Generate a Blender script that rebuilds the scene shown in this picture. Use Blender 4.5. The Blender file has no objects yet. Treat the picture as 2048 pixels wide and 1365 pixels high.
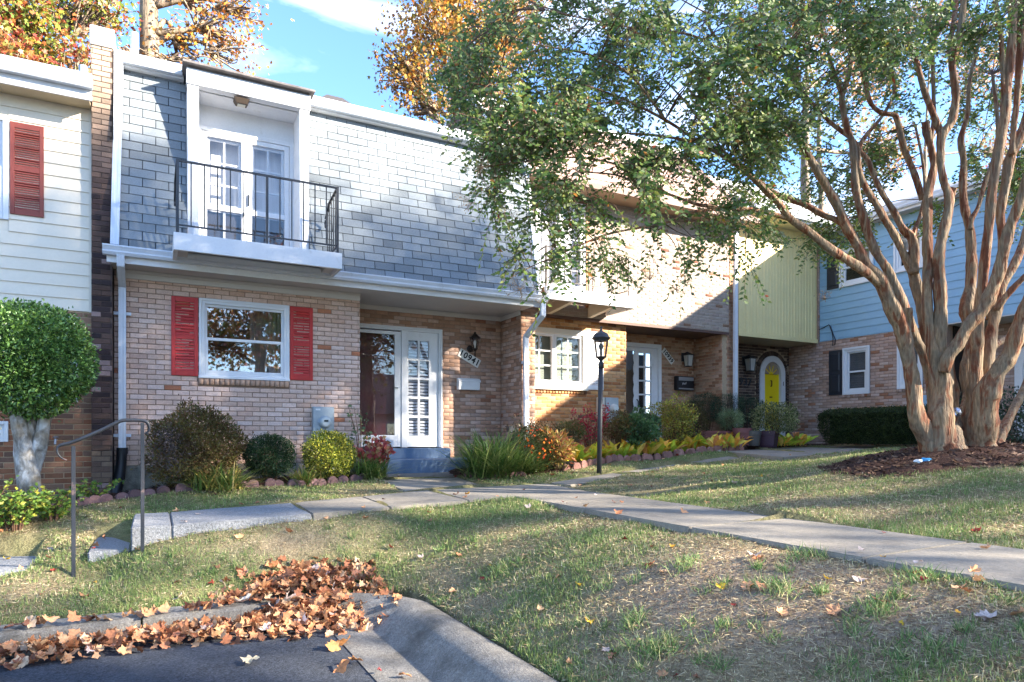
import bpy, bmesh, math, random
import numpy as np
from math import sin, cos, radians, pi, tan, atan2, sqrt
from mathutils import Vector, Matrix
random.seed(7); RNG = np.random.default_rng(11)
S = bpy.context.scene; COL = S.collection

# ---------------------------------------------------------------- camera
AZ = radians(28.0); FPX = 1340.0; U0 = 1024.0; HV = 876.0
cam = bpy.data.cameras.new('camera'); camo = bpy.data.objects.new('camera', cam); COL.objects.link(camo)
cam.sensor_width = 36.0; cam.lens = 36.0*FPX/2048.0; cam.shift_y = (HV-682.5)/2048.0
camo.location = (0, 0, 0); camo.rotation_euler = (pi/2, 0, -AZ)
cam.clip_start = 0.05; cam.clip_end = 900
S.camera = camo
# ---------------------------------------------------------------- sky and sun
SUN = Vector((1.1, -1.0, 0.68)).normalized()
w = bpy.data.worlds.new('World'); S.world = w; w.use_nodes = True
nt = w.node_tree; nt.nodes.clear()
def N(t, **k):
    n = nt.nodes.new(t)
    for a, b in k.items(): setattr(n, a, b)
    return n
out = N('ShaderNodeOutputWorld'); bg = N('ShaderNodeBackground'); sky = N('ShaderNodeTexSky')
sky.sky_type = 'NISHITA'; sky.sun_disc = False
sky.sun_elevation = math.asin(SUN.z); sky.sun_rotation = atan2(SUN.x, SUN.y)
sky.altitude = 100; sky.air_density = 1.0; sky.dust_density = 0.4; sky.ozone_density = 2.2
tc = N('ShaderNodeTexCoord'); mp = N('ShaderNodeMapping'); mp.inputs['Scale'].default_value = (1.1, 1.1, 6.5)
mp.inputs['Rotation'].default_value = (0.12, -0.08, 0.3)
nz = N('ShaderNodeTexNoise'); nz.inputs['Scale'].default_value = 1.6; nz.inputs['Detail'].default_value = 7; nz.inputs['Roughness'].default_value = 0.55; nz.inputs['Distortion'].default_value = 0.5
rp = N('ShaderNodeValToRGB'); rp.color_ramp.elements[0].position = 0.50; rp.color_ramp.elements[1].position = 0.80
mx = N('ShaderNodeMixRGB'); mx.inputs['Color2'].default_value = (3.2, 3.5, 4.0, 1)
mul = N('ShaderNodeMixRGB', blend_type='MULTIPLY'); mul.inputs['Fac'].default_value = 1; mul.inputs['Color2'].default_value = (0.47, 0.57, 0.70, 1)
L = nt.links.new
L(tc.outputs['Generated'], mp.inputs['Vector']); L(mp.outputs['Vector'], nz.inputs['Vector'])
L(nz.outputs['Fac'], rp.inputs['Fac']); L(rp.outputs['Color'], mx.inputs['Fac'])
L(sky.outputs['Color'], mul.inputs['Color1']); L(mul.outputs['Color'], mx.inputs['Color1'])
L(mx.outputs['Color'], bg.inputs['Color']); L(bg.outputs['Background'], out.inputs['Surface'])
bg.inputs['Strength'].default_value = 0.071
sl = bpy.data.lights.new('sun', 'SUN'); so = bpy.data.objects.new('sun', sl); COL.objects.link(so)
sl.energy = 2.55; sl.angle = radians(0.9); sl.color = (1.0, 0.90, 0.75)
so.rotation_euler = SUN.to_track_quat('Z', 'Y').to_euler(); so.location = (20, -20, 20)
S.view_settings.view_transform = 'Standard'; S.view_settings.look = 'None'
S.view_settings.gamma = 1.0; S.view_settings.exposure = 3.7; S.view_settings.use_curve_mapping = False
S.render.engine = 'CYCLES'
S.cycles.max_bounces = 8; S.cycles.diffuse_bounces = 6; S.cycles.glossy_bounces = 3; S.cycles.transparent_max_bounces = 8
S.cycles.sample_clamp_indirect = 6

# ---------------------------------------------------------------- photo geometry helpers (pixel of the 2048x1365 photo + a known plane -> a point)
def ray(u, v):
    s = (u-U0)/FPX
    return np.array((sin(AZ)+s*cos(AZ), cos(AZ)-s*sin(AZ), (HV-v)/FPX))
def PD(u, v, d): return ray(u, v)*d
def XY(u, Y): r = ray(u, 0); return r[0]*Y/r[1]             # X of a column on plane Y
def ZY(u, v, Y): r = ray(u, v); return r[2]*Y/r[1]
def YX(u, X): r = ray(u, 0); return r[1]*X/r[0]             # Y of a column on plane X
def ZX(u, v, X): r = ray(u, v); return r[2]*X/r[0]
def PZ(u, v, Z): r = ray(u, v); return r*(Z/r[2])
def c(r, g, b, k=1.0):
    f = lambda x: (x/255/12.92 if x/255 <= 0.04045 else ((x/255+0.055)/1.055)**2.4)*k
    return (f(r), f(g), f(b))

# ---------------------------------------------------------------- materials
MATS = {}
def mat(name, base=(0.5, 0.5, 0.5), src='const', rough=0.8, var=None, bump=None, metal=0.0, spec=0.35, trans=0.0, dirt=None, coat=0.0, bump2=None, stretch=None, sheen=0):
    if name in MATS: return MATS[name]
    m = bpy.data.materials.new(name); m.use_nodes = True; t = m.node_tree
    p = t.nodes['Principled BSDF']; lk = t.links.new
    p.inputs['Roughness'].default_value = rough; p.inputs['Metallic'].default_value = metal
    p.inputs['Specular IOR Level'].default_value = spec
    if coat: p.inputs['Coat Weight'].default_value = coat
    if src == 'obj': o = t.nodes.new('ShaderNodeObjectInfo').outputs['Color']
    elif src == 'attr':
        a = t.nodes.new('ShaderNodeAttribute'); a.attribute_name = 'Col'; o = a.outputs['Color']
    else:
        r = t.nodes.new('ShaderNodeRGB'); r.outputs[0].default_value = (*base, 1); o = r.outputs[0]
    g = t.nodes.new('ShaderNodeNewGeometry'); pos = g.outputs['Position']
    if stretch:
        mm = t.nodes.new('ShaderNodeMapping'); mm.inputs['Scale'].default_value = stretch; lk(pos, mm.inputs['Vector']); pos = mm.outputs['Vector']
    def noise(sc, det=4, ro=0.6):
        n = t.nodes.new('ShaderNodeTexNoise'); n.inputs['Scale'].default_value = sc; n.inputs['Detail'].default_value = det; n.inputs['Roughness'].default_value = ro
        lk(pos, n.inputs['Vector']); return n.outputs['Fac']
    def vary(o, sc, amt, tint=None, lo=0.3, hi=0.7, det=4):
        mr = t.nodes.new('ShaderNodeMapRange'); mr.inputs['From Min'].default_value = lo; mr.inputs['From Max'].default_value = hi
        mr.inputs['To Min'].default_value = 1-amt; mr.inputs['To Max'].default_value = 1+amt
        lk(noise(sc, det), mr.inputs['Value'])
        mu = t.nodes.new('ShaderNodeVectorMath'); mu.operation = 'SCALE'; lk(o, mu.inputs[0]); lk(mr.outputs[0], mu.inputs['Scale'])
        return mu.outputs[0]
    for vv in (var or []): o = vary(o, vv[0], vv[1])
    for dd in (dirt or []):      # (scale, color, from, to)
        mr = t.nodes.new('ShaderNodeMapRange'); mr.inputs['From Min'].default_value = dd[2]; mr.inputs['From Max'].default_value = dd[3]
        lk(noise(dd[0], 6, 0.65), mr.inputs['Value'])
        mi = t.nodes.new('ShaderNodeMixRGB'); lk(mr.outputs[0], mi.inputs['Fac']); lk(o, mi.inputs['Color1']); mi.inputs['Color2'].default_value = (*dd[1], 1); o = mi.outputs[0]
    lk(o, p.inputs['Base Color'])
    if bump:
        b = t.nodes.new('ShaderNodeBump'); b.inputs['Distance'].default_value = bump[2] if len(bump) > 2 else 0.01; b.inputs['Strength'].default_value = bump[1]
        lk(noise(bump[0], 5, 0.7), b.inputs['Height']); lk(b.outputs[0], p.inputs['Normal'])
    if trans > 0:
        tr = t.nodes.new('ShaderNodeBsdfTranslucent'); lk(o, tr.inputs['Color'])
        ms = t.nodes.new('ShaderNodeMixShader'); ms.inputs[0].default_value = trans
        om = t.nodes['Material Output']; lk(p.outputs[0], ms.inputs[1]); lk(tr.outputs[0], ms.inputs[2]); lk(ms.outputs[0], om.inputs['Surface'])
    MATS[name] = m; return m
def glass_mat(name, tint=(0.6, 0.65, 0.68), f0=0.12):
    if name in MATS: return MATS[name]
    m = bpy.data.materials.new(name); m.use_nodes = True; t = m.node_tree; t.nodes.clear(); lk = t.links.new
    o = t.nodes.new('ShaderNodeOutputMaterial'); g = t.nodes.new('ShaderNodeBsdfGlossy'); g.inputs['Roughness'].default_value = 0.015; g.inputs['Color'].default_value = (0.97, 0.98, 1, 1)
    tr = t.nodes.new('ShaderNodeBsdfTransparent'); tr.inputs['Color'].default_value = (*tint, 1)
    lw = t.nodes.new('ShaderNodeLayerWeight'); lw.inputs['Blend'].default_value = 0.5
    pw = t.nodes.new('ShaderNodeMath'); pw.operation = 'POWER'; pw.inputs[1].default_value = 5; lk(lw.outputs['Facing'], pw.inputs[0])
    ma = t.nodes.new('ShaderNodeMath'); ma.operation = 'MULTIPLY_ADD'; ma.inputs[1].default_value = 1-f0; ma.inputs[2].default_value = f0; lk(pw.outputs[0], ma.inputs[0])
    nzz = t.nodes.new('ShaderNodeTexNoise'); nzz.inputs['Scale'].default_value = 1.3; bb = t.nodes.new('ShaderNodeBump'); bb.inputs['Strength'].default_value = 0.05; bb.inputs['Distance'].default_value = 0.02
    gg = t.nodes.new('ShaderNodeNewGeometry'); lk(gg.outputs['Position'], nzz.inputs['Vector']); lk(nzz.outputs['Fac'], bb.inputs['Height']); lk(bb.outputs[0], g.inputs['Normal'])
    mi = t.nodes.new('ShaderNodeMixShader'); lk(ma.outputs[0], mi.inputs[0]); lk(tr.outputs[0], mi.inputs[1]); lk(g.outputs[0], mi.inputs[2]); lk(mi.outputs[0], o.inputs['Surface'])
    MATS[name] = m; return m

# ---------------------------------------------------------------- object helpers
def wloc(p): return p.get('_w', (0, 0, 0)) if p is not None else (0, 0, 0)
WT = {}
def attach(o, parent):
    """parent o (whose mesh is in world coordinates) under parent"""
    if parent is not None:
        o.parent = parent
        t = WT.get(parent.name, (0, 0, 0))
        o.matrix_parent_inverse = Matrix.Translation((-t[0], -t[1], -t[2]))
def tag(o, label=None, cat=None, group=None, kind=None):
    if label: o['label'] = label
    if cat: o['category'] = cat
    if group: o['group'] = group
    if kind: o['kind'] = kind
    return o
def thing(name, label, cat, loc, group=None, kind=None):
    o = bpy.data.objects.new(name, None); COL.objects.link(o); o.location = loc; o.empty_display_size = 0.2
    WT[o.name] = tuple(float(x) for x in loc)
    return tag(o, label, cat, group, kind)
class MB:
    def __init__(s): s.v = []; s.f = []; s.c = []
    def poly(s, pts, col=(1, 1, 1)):
        i = len(s.v); s.v += [tuple(float(x) for x in p) for p in pts]; s.f.append(tuple(range(i, i+len(pts)))); s.c.append(col)
    def mesh(s, pts, faces, col=(1, 1, 1)):
        i = len(s.v); s.v += [tuple(float(x) for x in p) for p in pts]
        for f in faces: s.f.append(tuple(i+k for k in f)); s.c.append(col)
    def hexa(s, p, col=(1, 1, 1)):   # p: 8 points, bottom 4 then top 4
        s.mesh(p, [(0, 3, 2, 1), (4, 5, 6, 7), (0, 1, 5, 4), (1, 2, 6, 5), (2, 3, 7, 6), (3, 0, 4, 7)], col)
    def box(s, x0, x1, y0, y1, z0, z1, col=(1, 1, 1)):
        s.hexa([(x0, y0, z0), (x1, y0, z0), (x1, y1, z0), (x0, y1, z0), (x0, y0, z1), (x1, y0, z1), (x1, y1, z1), (x0, y1, z1)], col)
    def bar(s, a, b, w, h, col=(1, 1, 1), up=(0, 0, 1)):
        a = Vector(a); b = Vector(b); d = (b-a).normalized(); x = d.cross(Vector(up))
        if x.length < 1e-4: x = d.cross(Vector((0, 1, 0)))
        x.normalize(); y = x.cross(d); x *= w/2; y *= h/2
        s.hexa([a-x-y, a+x-y, a+x+y, a-x+y, b-x-y, b+x-y, b+x+y, b-x+y], col)
    def tube(s, pts, rad, n=8, col=(1, 1, 1), caps=True):
        pts = [Vector([float(x) for x in p]) for p in pts]; k = len(pts)
        if not hasattr(rad, '__len__'): rad = [rad]*k
        i0 = len(s.v); prev = None
        for i, p in enumerate(pts):
            t = (pts[min(i+1, k-1)]-pts[max(i-1, 0)]).normalized()
            if prev is None:
                x = t.cross(Vector((0, 0, 1)));  x = x if x.length > 0.01 else t.cross(Vector((0, 1, 0)))
            else:
                x = prev-t*prev.dot(t)
            x.normalize(); prev = x; y = t.cross(x)
            for j in range(n):
                a = 2*pi*j/n; q = p+(x*cos(a)+y*sin(a))*rad[i]; s.v.append(tuple(q))
        for i in range(k-1):
            for j in range(n):
                a = i0+i*n+j; b = i0+i*n+(j+1) % n
                s.f.append((a, b, b+n, a+n)); s.c.append(col)
        if caps:
            s.f.append(tuple(i0+j for j in range(n))[::-1]); s.c.append(col)
            s.f.append(tuple(i0+(k-1)*n+j for j in range(n))); s.c.append(col)
    def lathe(s, prof, cen=(0, 0, 0), n=16, col=(1, 1, 1), sq=False):
        i0 = len(s.v); k = len(prof)
        for r, z in prof:
            for j in range(n):
                a = 2*pi*(j+0.5)/n
                s.v.append((cen[0]+r*cos(a), cen[1]+r*sin(a), cen[2]+z))
        for i in range(k-1):
            for j in range(n):
                a = i0+i*n+j; b = i0+i*n+(j+1) % n
                s.f.append((a, b, b+n, a+n)); s.c.append(col)
        s.f.append(tuple(i0+j for j in range(n))[::-1]); s.c.append(col)
        s.f.append(tuple(i0+(k-1)*n+j for j in range(n))); s.c.append(col)
    def build(s, name, m, parent=None, smooth=False, label=None, kind=None, bevel=0, seg=1):
        me = bpy.data.meshes.new(name); me.from_pydata(s.v, [], s.f)
        o = bpy.data.objects.new(name, me); COL.objects.link(o); attach(o, parent)
        if bevel:
            bm = bmesh.new(); bm.from_mesh(me)
            bmesh.ops.remove_doubles(bm, verts=bm.verts, dist=1e-5)
            bmesh.ops.bevel(bm, geom=[e for e in bm.edges if len(e.link_faces) == 2 and e.calc_face_angle(0) > 0.5], offset=bevel, segments=seg, affect='EDGES', clamp_overlap=True)
            bm.to_mesh(me); bm.free()
        elif any(cc != (1, 1, 1) for cc in s.c):
            a = me.color_attributes.new('Col', 'FLOAT_COLOR', 'CORNER')
            arr = np.ones((len(me.loops), 4), np.float32); k = 0
            for f, cc in zip(s.f, s.c):
                arr[k:k+len(f), :3] = cc; k += len(f)
            a.data.foreach_set('color', arr.ravel())
        if smooth:
            me.polygons.foreach_set('use_smooth', [True]*len(me.polygons)); 
        me.materials.append(m)
        if label: o['label'] = label
        if kind: o['kind'] = kind
        me.update(); return o
def auto_smooth(o, ang=40):
    me = o.data; me.set_sharp_from_angle(angle=radians(ang)); return o
def np_obj(name, V, F, C, m, parent=None, kind=None, smooth=True):
    """V (n,3); F (k,q) same-size faces; C (n,3) per vertex colours"""
    me = bpy.data.meshes.new(name); n = len(V); k, q = F.shape
    me.vertices.add(n); me.vertices.foreach_set('co', V.astype(np.float32).ravel())
    me.loops.add(k*q); me.loops.foreach_set('vertex_index', F.astype(np.int32).ravel())
    me.polygons.add(k); me.polygons.foreach_set('loop_start', np.arange(0, k*q, q, dtype=np.int32)); me.polygons.foreach_set('loop_total', np.full(k, q, np.int32))
    if smooth: me.polygons.foreach_set('use_smooth', np.ones(k, bool))
    me.update(calc_edges=True)
    if C is not None:
        a = me.color_attributes.new('Col', 'FLOAT_COLOR', 'POINT'); arr = np.ones((n, 4), np.float32); arr[:, :3] = C; a.data.foreach_set('color', arr.ravel())
    me.materials.append(m)
    o = bpy.data.objects.new(name, me); COL.objects.link(o); attach(o, parent)
    if kind: o['kind'] = kind
    return o
def frames(D, roll=None, rng=RNG):
    """rotation matrices whose y axis is D and z axis is random about it"""
    D = D/np.linalg.norm(D, axis=1, keepdims=True); n = len(D)
    r = rng.normal(size=(n, 3)) if roll is None else roll
    X = np.cross(D, r); X /= np.linalg.norm(X, axis=1, keepdims=True)+1e-9
    Z = np.cross(X, D)
    return np.stack([X, D, Z], axis=2)
def scatter(T, F, P, R, Sc, C):
    """T (k,3) template, P (n,3), R (n,3,3), Sc (n,) or (n,3), C (n,3)"""
    n, k = len(P), len(T)
    Sc = np.asarray(Sc);  Sc = Sc[:, None] if Sc.ndim == 1 else Sc
    V = (T[None]*Sc[:, None, :] if Sc.shape[1] == 3 else T[None]*Sc[:, None, :1])
    V = np.einsum('nij,nkj->nki', R, V)+P[:, None, :]
    FF = (F[None]+np.arange(n)[:, None, None]*k).reshape(-1, F.shape[1])
    return V.reshape(-1, 3), FF, np.repeat(C, k, axis=0)
OVAL = np.array([(0, 0, 0), (0.24, 0.42, 0.06), (0, 1, 0.0), (-0.24, 0.42, 0.06), (0, 0.5, -0.03)], float)
OVALF = np.array([(0, 1, 4), (1, 2, 4), (2, 3, 4), (3, 0, 4)])
BLADE = np.array([(-0.02, 0, 0), (0.02, 0, 0), (0.017, 0.55, 0.06), (-0.017, 0.55, 0.06), (0, 1, 0.25)], float)
BLADEF = np.array([(0, 1, 2), (0, 2, 3), (3, 2, 4)])
MAPLE = []
for a_, r_ in [(-90, .22), (-52, .46), (-40, .66), (-20, .56), (0, .74), (14, .95), (30, .70), (48, .78), (62, .86), (74, .74), (90, 1.05), (106, .74), (118, .86), (132, .78), (150, .70), (166, .95), (180, .74), (200, .56), (220, .66), (232, .46)]:
    MAPLE.append((cos(radians(a_))*r_*0.5, sin(radians(a_))*r_*0.5+0.42, 0.05*sin(a_*0.11)))
MAPLE = np.array([(0, 0.42, -0.04)]+MAPLE)
MAPLEF = np.array([(0, i, i+1 if i < 20 else 1) for i in range(1, 21)])
STAR5 = np.array([(0, 0, 0), (.5, .25, .05), (.22, .45, 0), (.3, .9, .06), (0, .62, -.03), (-.3, .9, .06), (-.22, .45, 0), (-.5, .25, .05)])
STAR5F = np.array([(0, 1, 2), (0, 2, 3), (0, 3, 4), (0, 4, 5), (0, 5, 6), (0, 6, 7)])
def pick(pal, n, rng=RNG, jit=0.15):
    pal = np.array([p[:3] for p in pal]); i = rng.integers(0, len(pal), n)
    return pal[i]*(1+rng.uniform(-jit, jit, (n, 1)))
FOL = mat('leaf_surface', src='attr', rough=0.45, spec=0.4, trans=0.25)
FOLD = mat('dry_leaf_surface', src='attr', rough=0.75, spec=0.2, trans=0.15)
# ================================================================ TERRAIN
CP = np.array([
 (-0.4,10.1,-.74),(-3,10,-.92),(-6,10,-1.0),(-8,12,-1.0),(.6,9.8,-.62),(2.0,9.8,-.58),(3.6,9.9,-.55),(5.5,9.9,-.5),(7,10.6,-.42),(9,11,-.3),(11,11.3,-.2),(14,11,-.17),(14,8,-.15),(14,5,-.12),(12,3,-.06),(14,0,-.1),(14,-3,-.2),
 (0,9.0,-.66),(1.3,9.1,-.6),(2.6,9.1,-.58),(-.5,8.9,-.72),(-1.3,8.5,-.82),(-3,8.3,-1.0),(-5,8,-1.1),(-8,8,-1.2),
 (.0,8.3,-.8),(1.0,8.3,-.77),(2,8.3,-.73),(2.8,8.2,-.66),(3.6,8.2,-.62),(3.2,9.2,-.57),(4.4,8.3,-.62),(-.7,8.0,-.92),(-1.2,7.4,-1.14),(-1.2,7.0,-1.14),(-3,7.2,-1.2),(-6,7,-1.25),
 (-.45,6.75,-1.10),(-.15,6.7,-1.0),(.3,6.7,-.93),(1,6.75,-.86),(2,6.75,-.8),(3,6.7,-.74),(3.45,6,-.73),(3.5,4.5,-.74),(3.5,3,-.75),(3.5,1.5,-.78),(3.5,0,-.85),(3.5,-2,-1.0),
 (2.7,5.6,-.93),(2.7,4,-.98),(2.7,2.5,-1.0),(2.7,1,-1.05),(2.7,-1,-1.15),
 (2.05,5.6,-1.27),(2.05,4,-1.31),(2.05,2.5,-1.33),(2.05,1,-1.34),(2.05,-2,-1.36),
 (1.6,6.15,-1.25),(.8,6.15,-1.29),(0,6.15,-1.31),(-1,6.15,-1.33),(-3,6.15,-1.35),(-6,6.15,-1.36),(1.2,6.5,-1.05),(.2,6.4,-1.16),(-1,6.5,-1.22),
 (4.95,6.9,-.7),(4.95,5,-.7),(4.95,3,-.71),(4.95,1,-.75),(4.95,-2,-.95),(5.44,3.84,-.57),(6,2,-.5),(6.2,6,-.53),(6.9,3.8,-.31),(7.5,3.4,-.26),(8,6.2,-.36),(8.9,5.5,-.2),(9.2,4.2,-.15),(8,2,-.25),(7,0,-.45),(10,2,-.15),(9.5,7.6,-.3),(11,8,-.24),(12,6,-.15),
 (5.2,8.2,-.6),(6.4,8.6,-.5),(7,9.3,-.42),(8.3,9.4,-.34),(10,9.6,-.22),(7.8,8.3,-.42),(9.2,8.8,-.3),(12,9.5,-.2),(6,7.3,-.55),(7.5,7.3,-.45)], float)
def _tps(r): return np.where(r > 1e-9, r*r*np.log(r+1e-12), 0)
_n = len(CP); _d = np.linalg.norm(CP[:, None, :2]-CP[None, :, :2], axis=2)
_A = np.zeros((_n+3, _n+3)); _A[:_n, :_n] = _tps(_d)+np.eye(_n)*0.12; _A[:_n, _n] = 1; _A[:_n, _n+1:] = CP[:, :2]; _A[_n, :_n] = 1; _A[_n+1:, :_n] = CP[:, :2].T
_W = np.linalg.solve(_A, np.concatenate([CP[:, 2], np.zeros(3)]))
def bumps(x, y):
    return .012*np.sin(x*3.1+1.3*y)+.010*np.sin(y*4.3-x*2.2+1)+.006*np.sin(x*9+y*7)
def paved(x, y):
    return (x < 1.98) & (y < 5.96) & ~((x > 1.30) & (y > 5.16) & (np.hypot(x-1.30, y-5.16) > .70))
def ground(x, y, fine=True):
    x = np.atleast_1d(np.asarray(x, float)); y = np.atleast_1d(np.asarray(y, float))
    xc = np.clip(x, -7, 14); yc = np.clip(y, -2.5, 11.5)
    z = np.empty(len(x))
    for i in range(0, len(x), 20000):
        s = slice(i, i+20000)
        r = np.hypot(xc[s, None]-CP[None, :, 0], yc[s, None]-CP[None, :, 1])
        z[s] = _tps(r)@_W[:_n]+_W[_n]+_W[_n+1]*xc[s]+_W[_n+2]*yc[s]
    # tree mound
    m = np.hypot((x-7.95)/1.5, (y-4.38)/1.25); z = z+np.where(m < 1, .13*(1-m*m)**1.2*1.0, 0)
    z = z+bumps(x, y)
    z = z-.13*np.exp(-((x+.42)/.26)**2-((y-6.72)/.24)**2)
    # parking bay and street cut below the asphalt
    z = np.where(paved(x, y), -1.66, z)
    z = np.where(y < -2.5, -1.66, z)
    # slabs and beds: keep soil under the concrete
    return np.where(z < -1.66, -1.66, z)
def g1(x, y): return float(ground([x], [y])[0])

def in_quad(x, y, q):
    r = np.ones(len(x), bool); s = None
    for i in range(len(q)):
        a = q[i]; b = q[(i+1) % len(q)]
        cr = (b[0]-a[0])*(y-a[1])-(b[1]-a[1])*(x-a[0])
        r &= (cr > 0)
    return r
# slabs: name, 4 corners (x,y,z top) counter-clockwise seen from above
SLABS = []
def sl4(p, kind='c'): SLABS.append((p, kind))
for ya, yb in [(-2.4, -1.2), (-1.2, 0.05), (0.05, 1.25), (1.25, 2.5), (2.5, 3.95), (3.95, 5.4), (5.4, 6.86)]:
    za = -.70-.02*(3-ya)/5 if ya < 3 else -.70+.006*(ya-3); zb = -.70-.02*(3-yb)/5 if yb < 3 else -.70+.006*(yb-3)
    sl4([(3.66, ya, za), (4.78, ya, za+.01), (4.78, yb, zb+.01), (3.66, yb, zb)])
sl4([(3.1, 6.86, -.70), (4.78, 6.86, -.672), (4.85, 8.05, -.64), (3.1, 8.05, -.665)])
sl4([(2.2, 6.88, -.735), (3.1, 6.86, -.70), (3.1, 8.05, -.665), (2.2, 8.03, -.71)])
sl4([(1.39, 6.90, -.765), (2.2, 6.88, -.735), (2.2, 8.03, -.71), (1.39, 8.0, -.745)])
sl4([(.13, 6.90, -.80), (1.39, 6.90, -.765), (1.39, 8.0, -.745), (.13, 8.0, -.79)], 'g')
sl4([(-.2, 6.88, -.80), (.13, 6.90, -.80), (.13, 8.0, -.79), (-.2, 8.0, -.79)], 'g')
sl4([(-.53, 6.92, -1.0), (-.2, 6.92, -1.0), (-.2, 8.0, -1.0), (-.53, 8.0, -1.0)], 'g')
sl4([(-2.4, 6.9, -1.14), (-.95, 6.92, -1.12), (-.95, 8.0, -1.12), (-2.4, 8.0, -1.14)], 'g')
sl4([(-4, 6.9, -1.16), (-2.4, 6.9, -1.14), (-2.4, 8.0, -1.14), (-4, 8.0, -1.16)])
sl4([(2.75, 8.05, -.665), (3.9, 8.05, -.655), (3.95, 9.15, -.585), (2.75, 9.15, -.59)])
sl4([(2.75, 9.15, -.59), (3.95, 9.15, -.585), (4.2, 10.0, -.55), (2.75, 10.0, -.555)])
sl4([(4.9, 7.55, -.63), (6.4, 7.95, -.555), (6.3, 8.5, -.55), (4.87, 8.05, -.63)])
sl4([(6.4, 7.95, -.555), (8.0, 8.3, -.46), (7.9, 8.85, -.45), (6.3, 8.5, -.55)])
sl4([(8.0, 8.3, -.46), (9.3, 8.4, -.38), (9.3, 9.0, -.33), (7.9, 8.85, -.45)])
sl4([(8.6, 7.2, -.30), (10.2, 7.6, -.27), (11.0, 9.9, -.24), (9.6, 9.6, -.25)])
sl4([(10.2, 7.6, -.27), (11.9, 7.7, -.235), (12.6, 10.0, -.2), (11.0, 9.9, -.24)])
sl4([(11.9, 7.7, -.235), (14.0, 7.6, -.2), (14.0, 10.0, -.18), (12.6, 10.0, -.2)])
def mask_slab(x, y, grow=0.0):
    r = np.zeros(len(x), bool)
    for p, k in SLABS:
        cx = sum(q[0] for q in p)/4; cy = sum(q[1] for q in p)/4
        q = [(cx+(a[0]-cx)*(1+grow), cy+(a[1]-cy)*(1+grow)) for a in p]
        r |= in_quad(x, y, q)
    return r
def bed_edge(x):   # y of the bed edge along the houses
    return np.interp(x, [-7, -3, -1.3, -.5, 0, 1.3, 2.6, 2.75, 2.76, 3.9, 3.95, 4.3, 5.2, 6.4, 7.2, 8.3, 9.4, 10.4, 11.2, 14], [7.9, 8.15, 8.5, 8.85, 9.0, 9.05, 9.1, 9.2, 20, 20, 9.3, 8.75, 8.75, 9.15, 9.3, 9.35, 9.4, 9.6, 9.9, 10.2])
def mask_bed(x, y): return (y > bed_edge(x)) | (np.hypot((x-7.95)/1.5, (y-4.38)/1.2) < 1)
def grass_amount(x, y):
    """0..1 how green, and a bare soil mask"""
    n = .5+.22*np.sin(x*1.7+2.1*np.sin(y*1.1))+.25*np.sin(y*2.3+1.7*np.sin(x*1.3+.6))+.26*np.sin(x*5.1+y*3.7)*np.sin(y*4.4-x*1.9)+.28*np.sin(x*13+2*np.sin(y*9))*np.sin(y*15+2*np.sin(x*11))
    bare = np.exp(-((x-2.95)**2/.35+(y-3.0)**2/.9))*1.1+np.exp(-((x-3.2)**2/.2+(y-2.0)**2/1.0))*1.0+np.exp(-((x-1.0)**2/.6+(y-6.55)**2/.04))*.6+np.exp(-((x+.9)**2/.3+(y-6.6)**2/.1))*.5+np.exp(-((x-5.4)**2/.3+(y-3.6)**2/2))*.45+np.exp(-((x-2.2)**2/.03+(y-4.5)**2/3))*.5
    green = n-bare*.6+np.exp(-((x-3.0)**2/1.2+(y-6.2)**2/.5))*.5+np.exp(-((x-.6)**2/1.5+(y-6.5)**2/.1))*.4
    return np.clip(green, 0, 1), np.clip(bare, 0, 1)

# the one ground sheet
def axis(fine0, fine1, step, far):
    a = list(np.arange(fine0, fine1+1e-6, step)); s = step
    lo = []; x = fine0
    while x > -far: s *= 1.5; x -= s; lo.append(x)
    s = step; hi = []; x = fine1
    while x < far: s *= 1.5; x += s; hi.append(x)
    return np.array(lo[::-1]+a+hi)
gx = axis(-5, 14, 0.085, 320); gy = axis(-2.4, 10.4, 0.085, 320)
GX, GY = np.meshgrid(gx, gy); xs = GX.ravel(); ys = GY.ravel(); zs = ground(xs, ys)
ms = mask_slab(xs, ys, -.06)
zs = np.where(ms, zs-.10, zs)
m0 = mask_bed(xs, ys); zs = zs+np.where(m0, .03*RNG.random(len(xs)), 0)
gr, ba = grass_amount(xs, ys)
soil = np.array(c(172, 150, 132, .85)); dry = np.array(c(150, 138, 104, .85)); grn = np.array(c(108, 120, 74, .85)); mulch = np.array(c(84, 62, 54, .8)); asph = np.array(c(70, 72, 78, .8))
cc = dry[None]*(1-gr[:, None]*.8)+grn[None]*gr[:, None]*.8; cc = cc*(1-.75*ba[:, None])+soil[None]*.75*ba[:, None]
cc = np.where(m0[:, None], mulch[None], cc)
cc = np.where(((ys < -2.5) | paved(xs, ys))[:, None], asph[None], cc)
nx, ny = len(gx), len(gy)
ii = (np.arange(ny-1)[:, None]*nx+np.arange(nx-1)[None]).ravel()
GF = np.stack([ii, ii+1, ii+nx+1, ii+nx], axis=1)
ground_m = mat('soil_and_turf', src='attr', rough=0.95, spec=0.1, var=[(5, .15), (22, .22), (70, .3), (150, .3)], bump=(45, 1.0, 0.03))
o = np_obj('ground', np.stack([xs, ys, zs], 1), GF, cc, ground_m, kind='structure')

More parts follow.
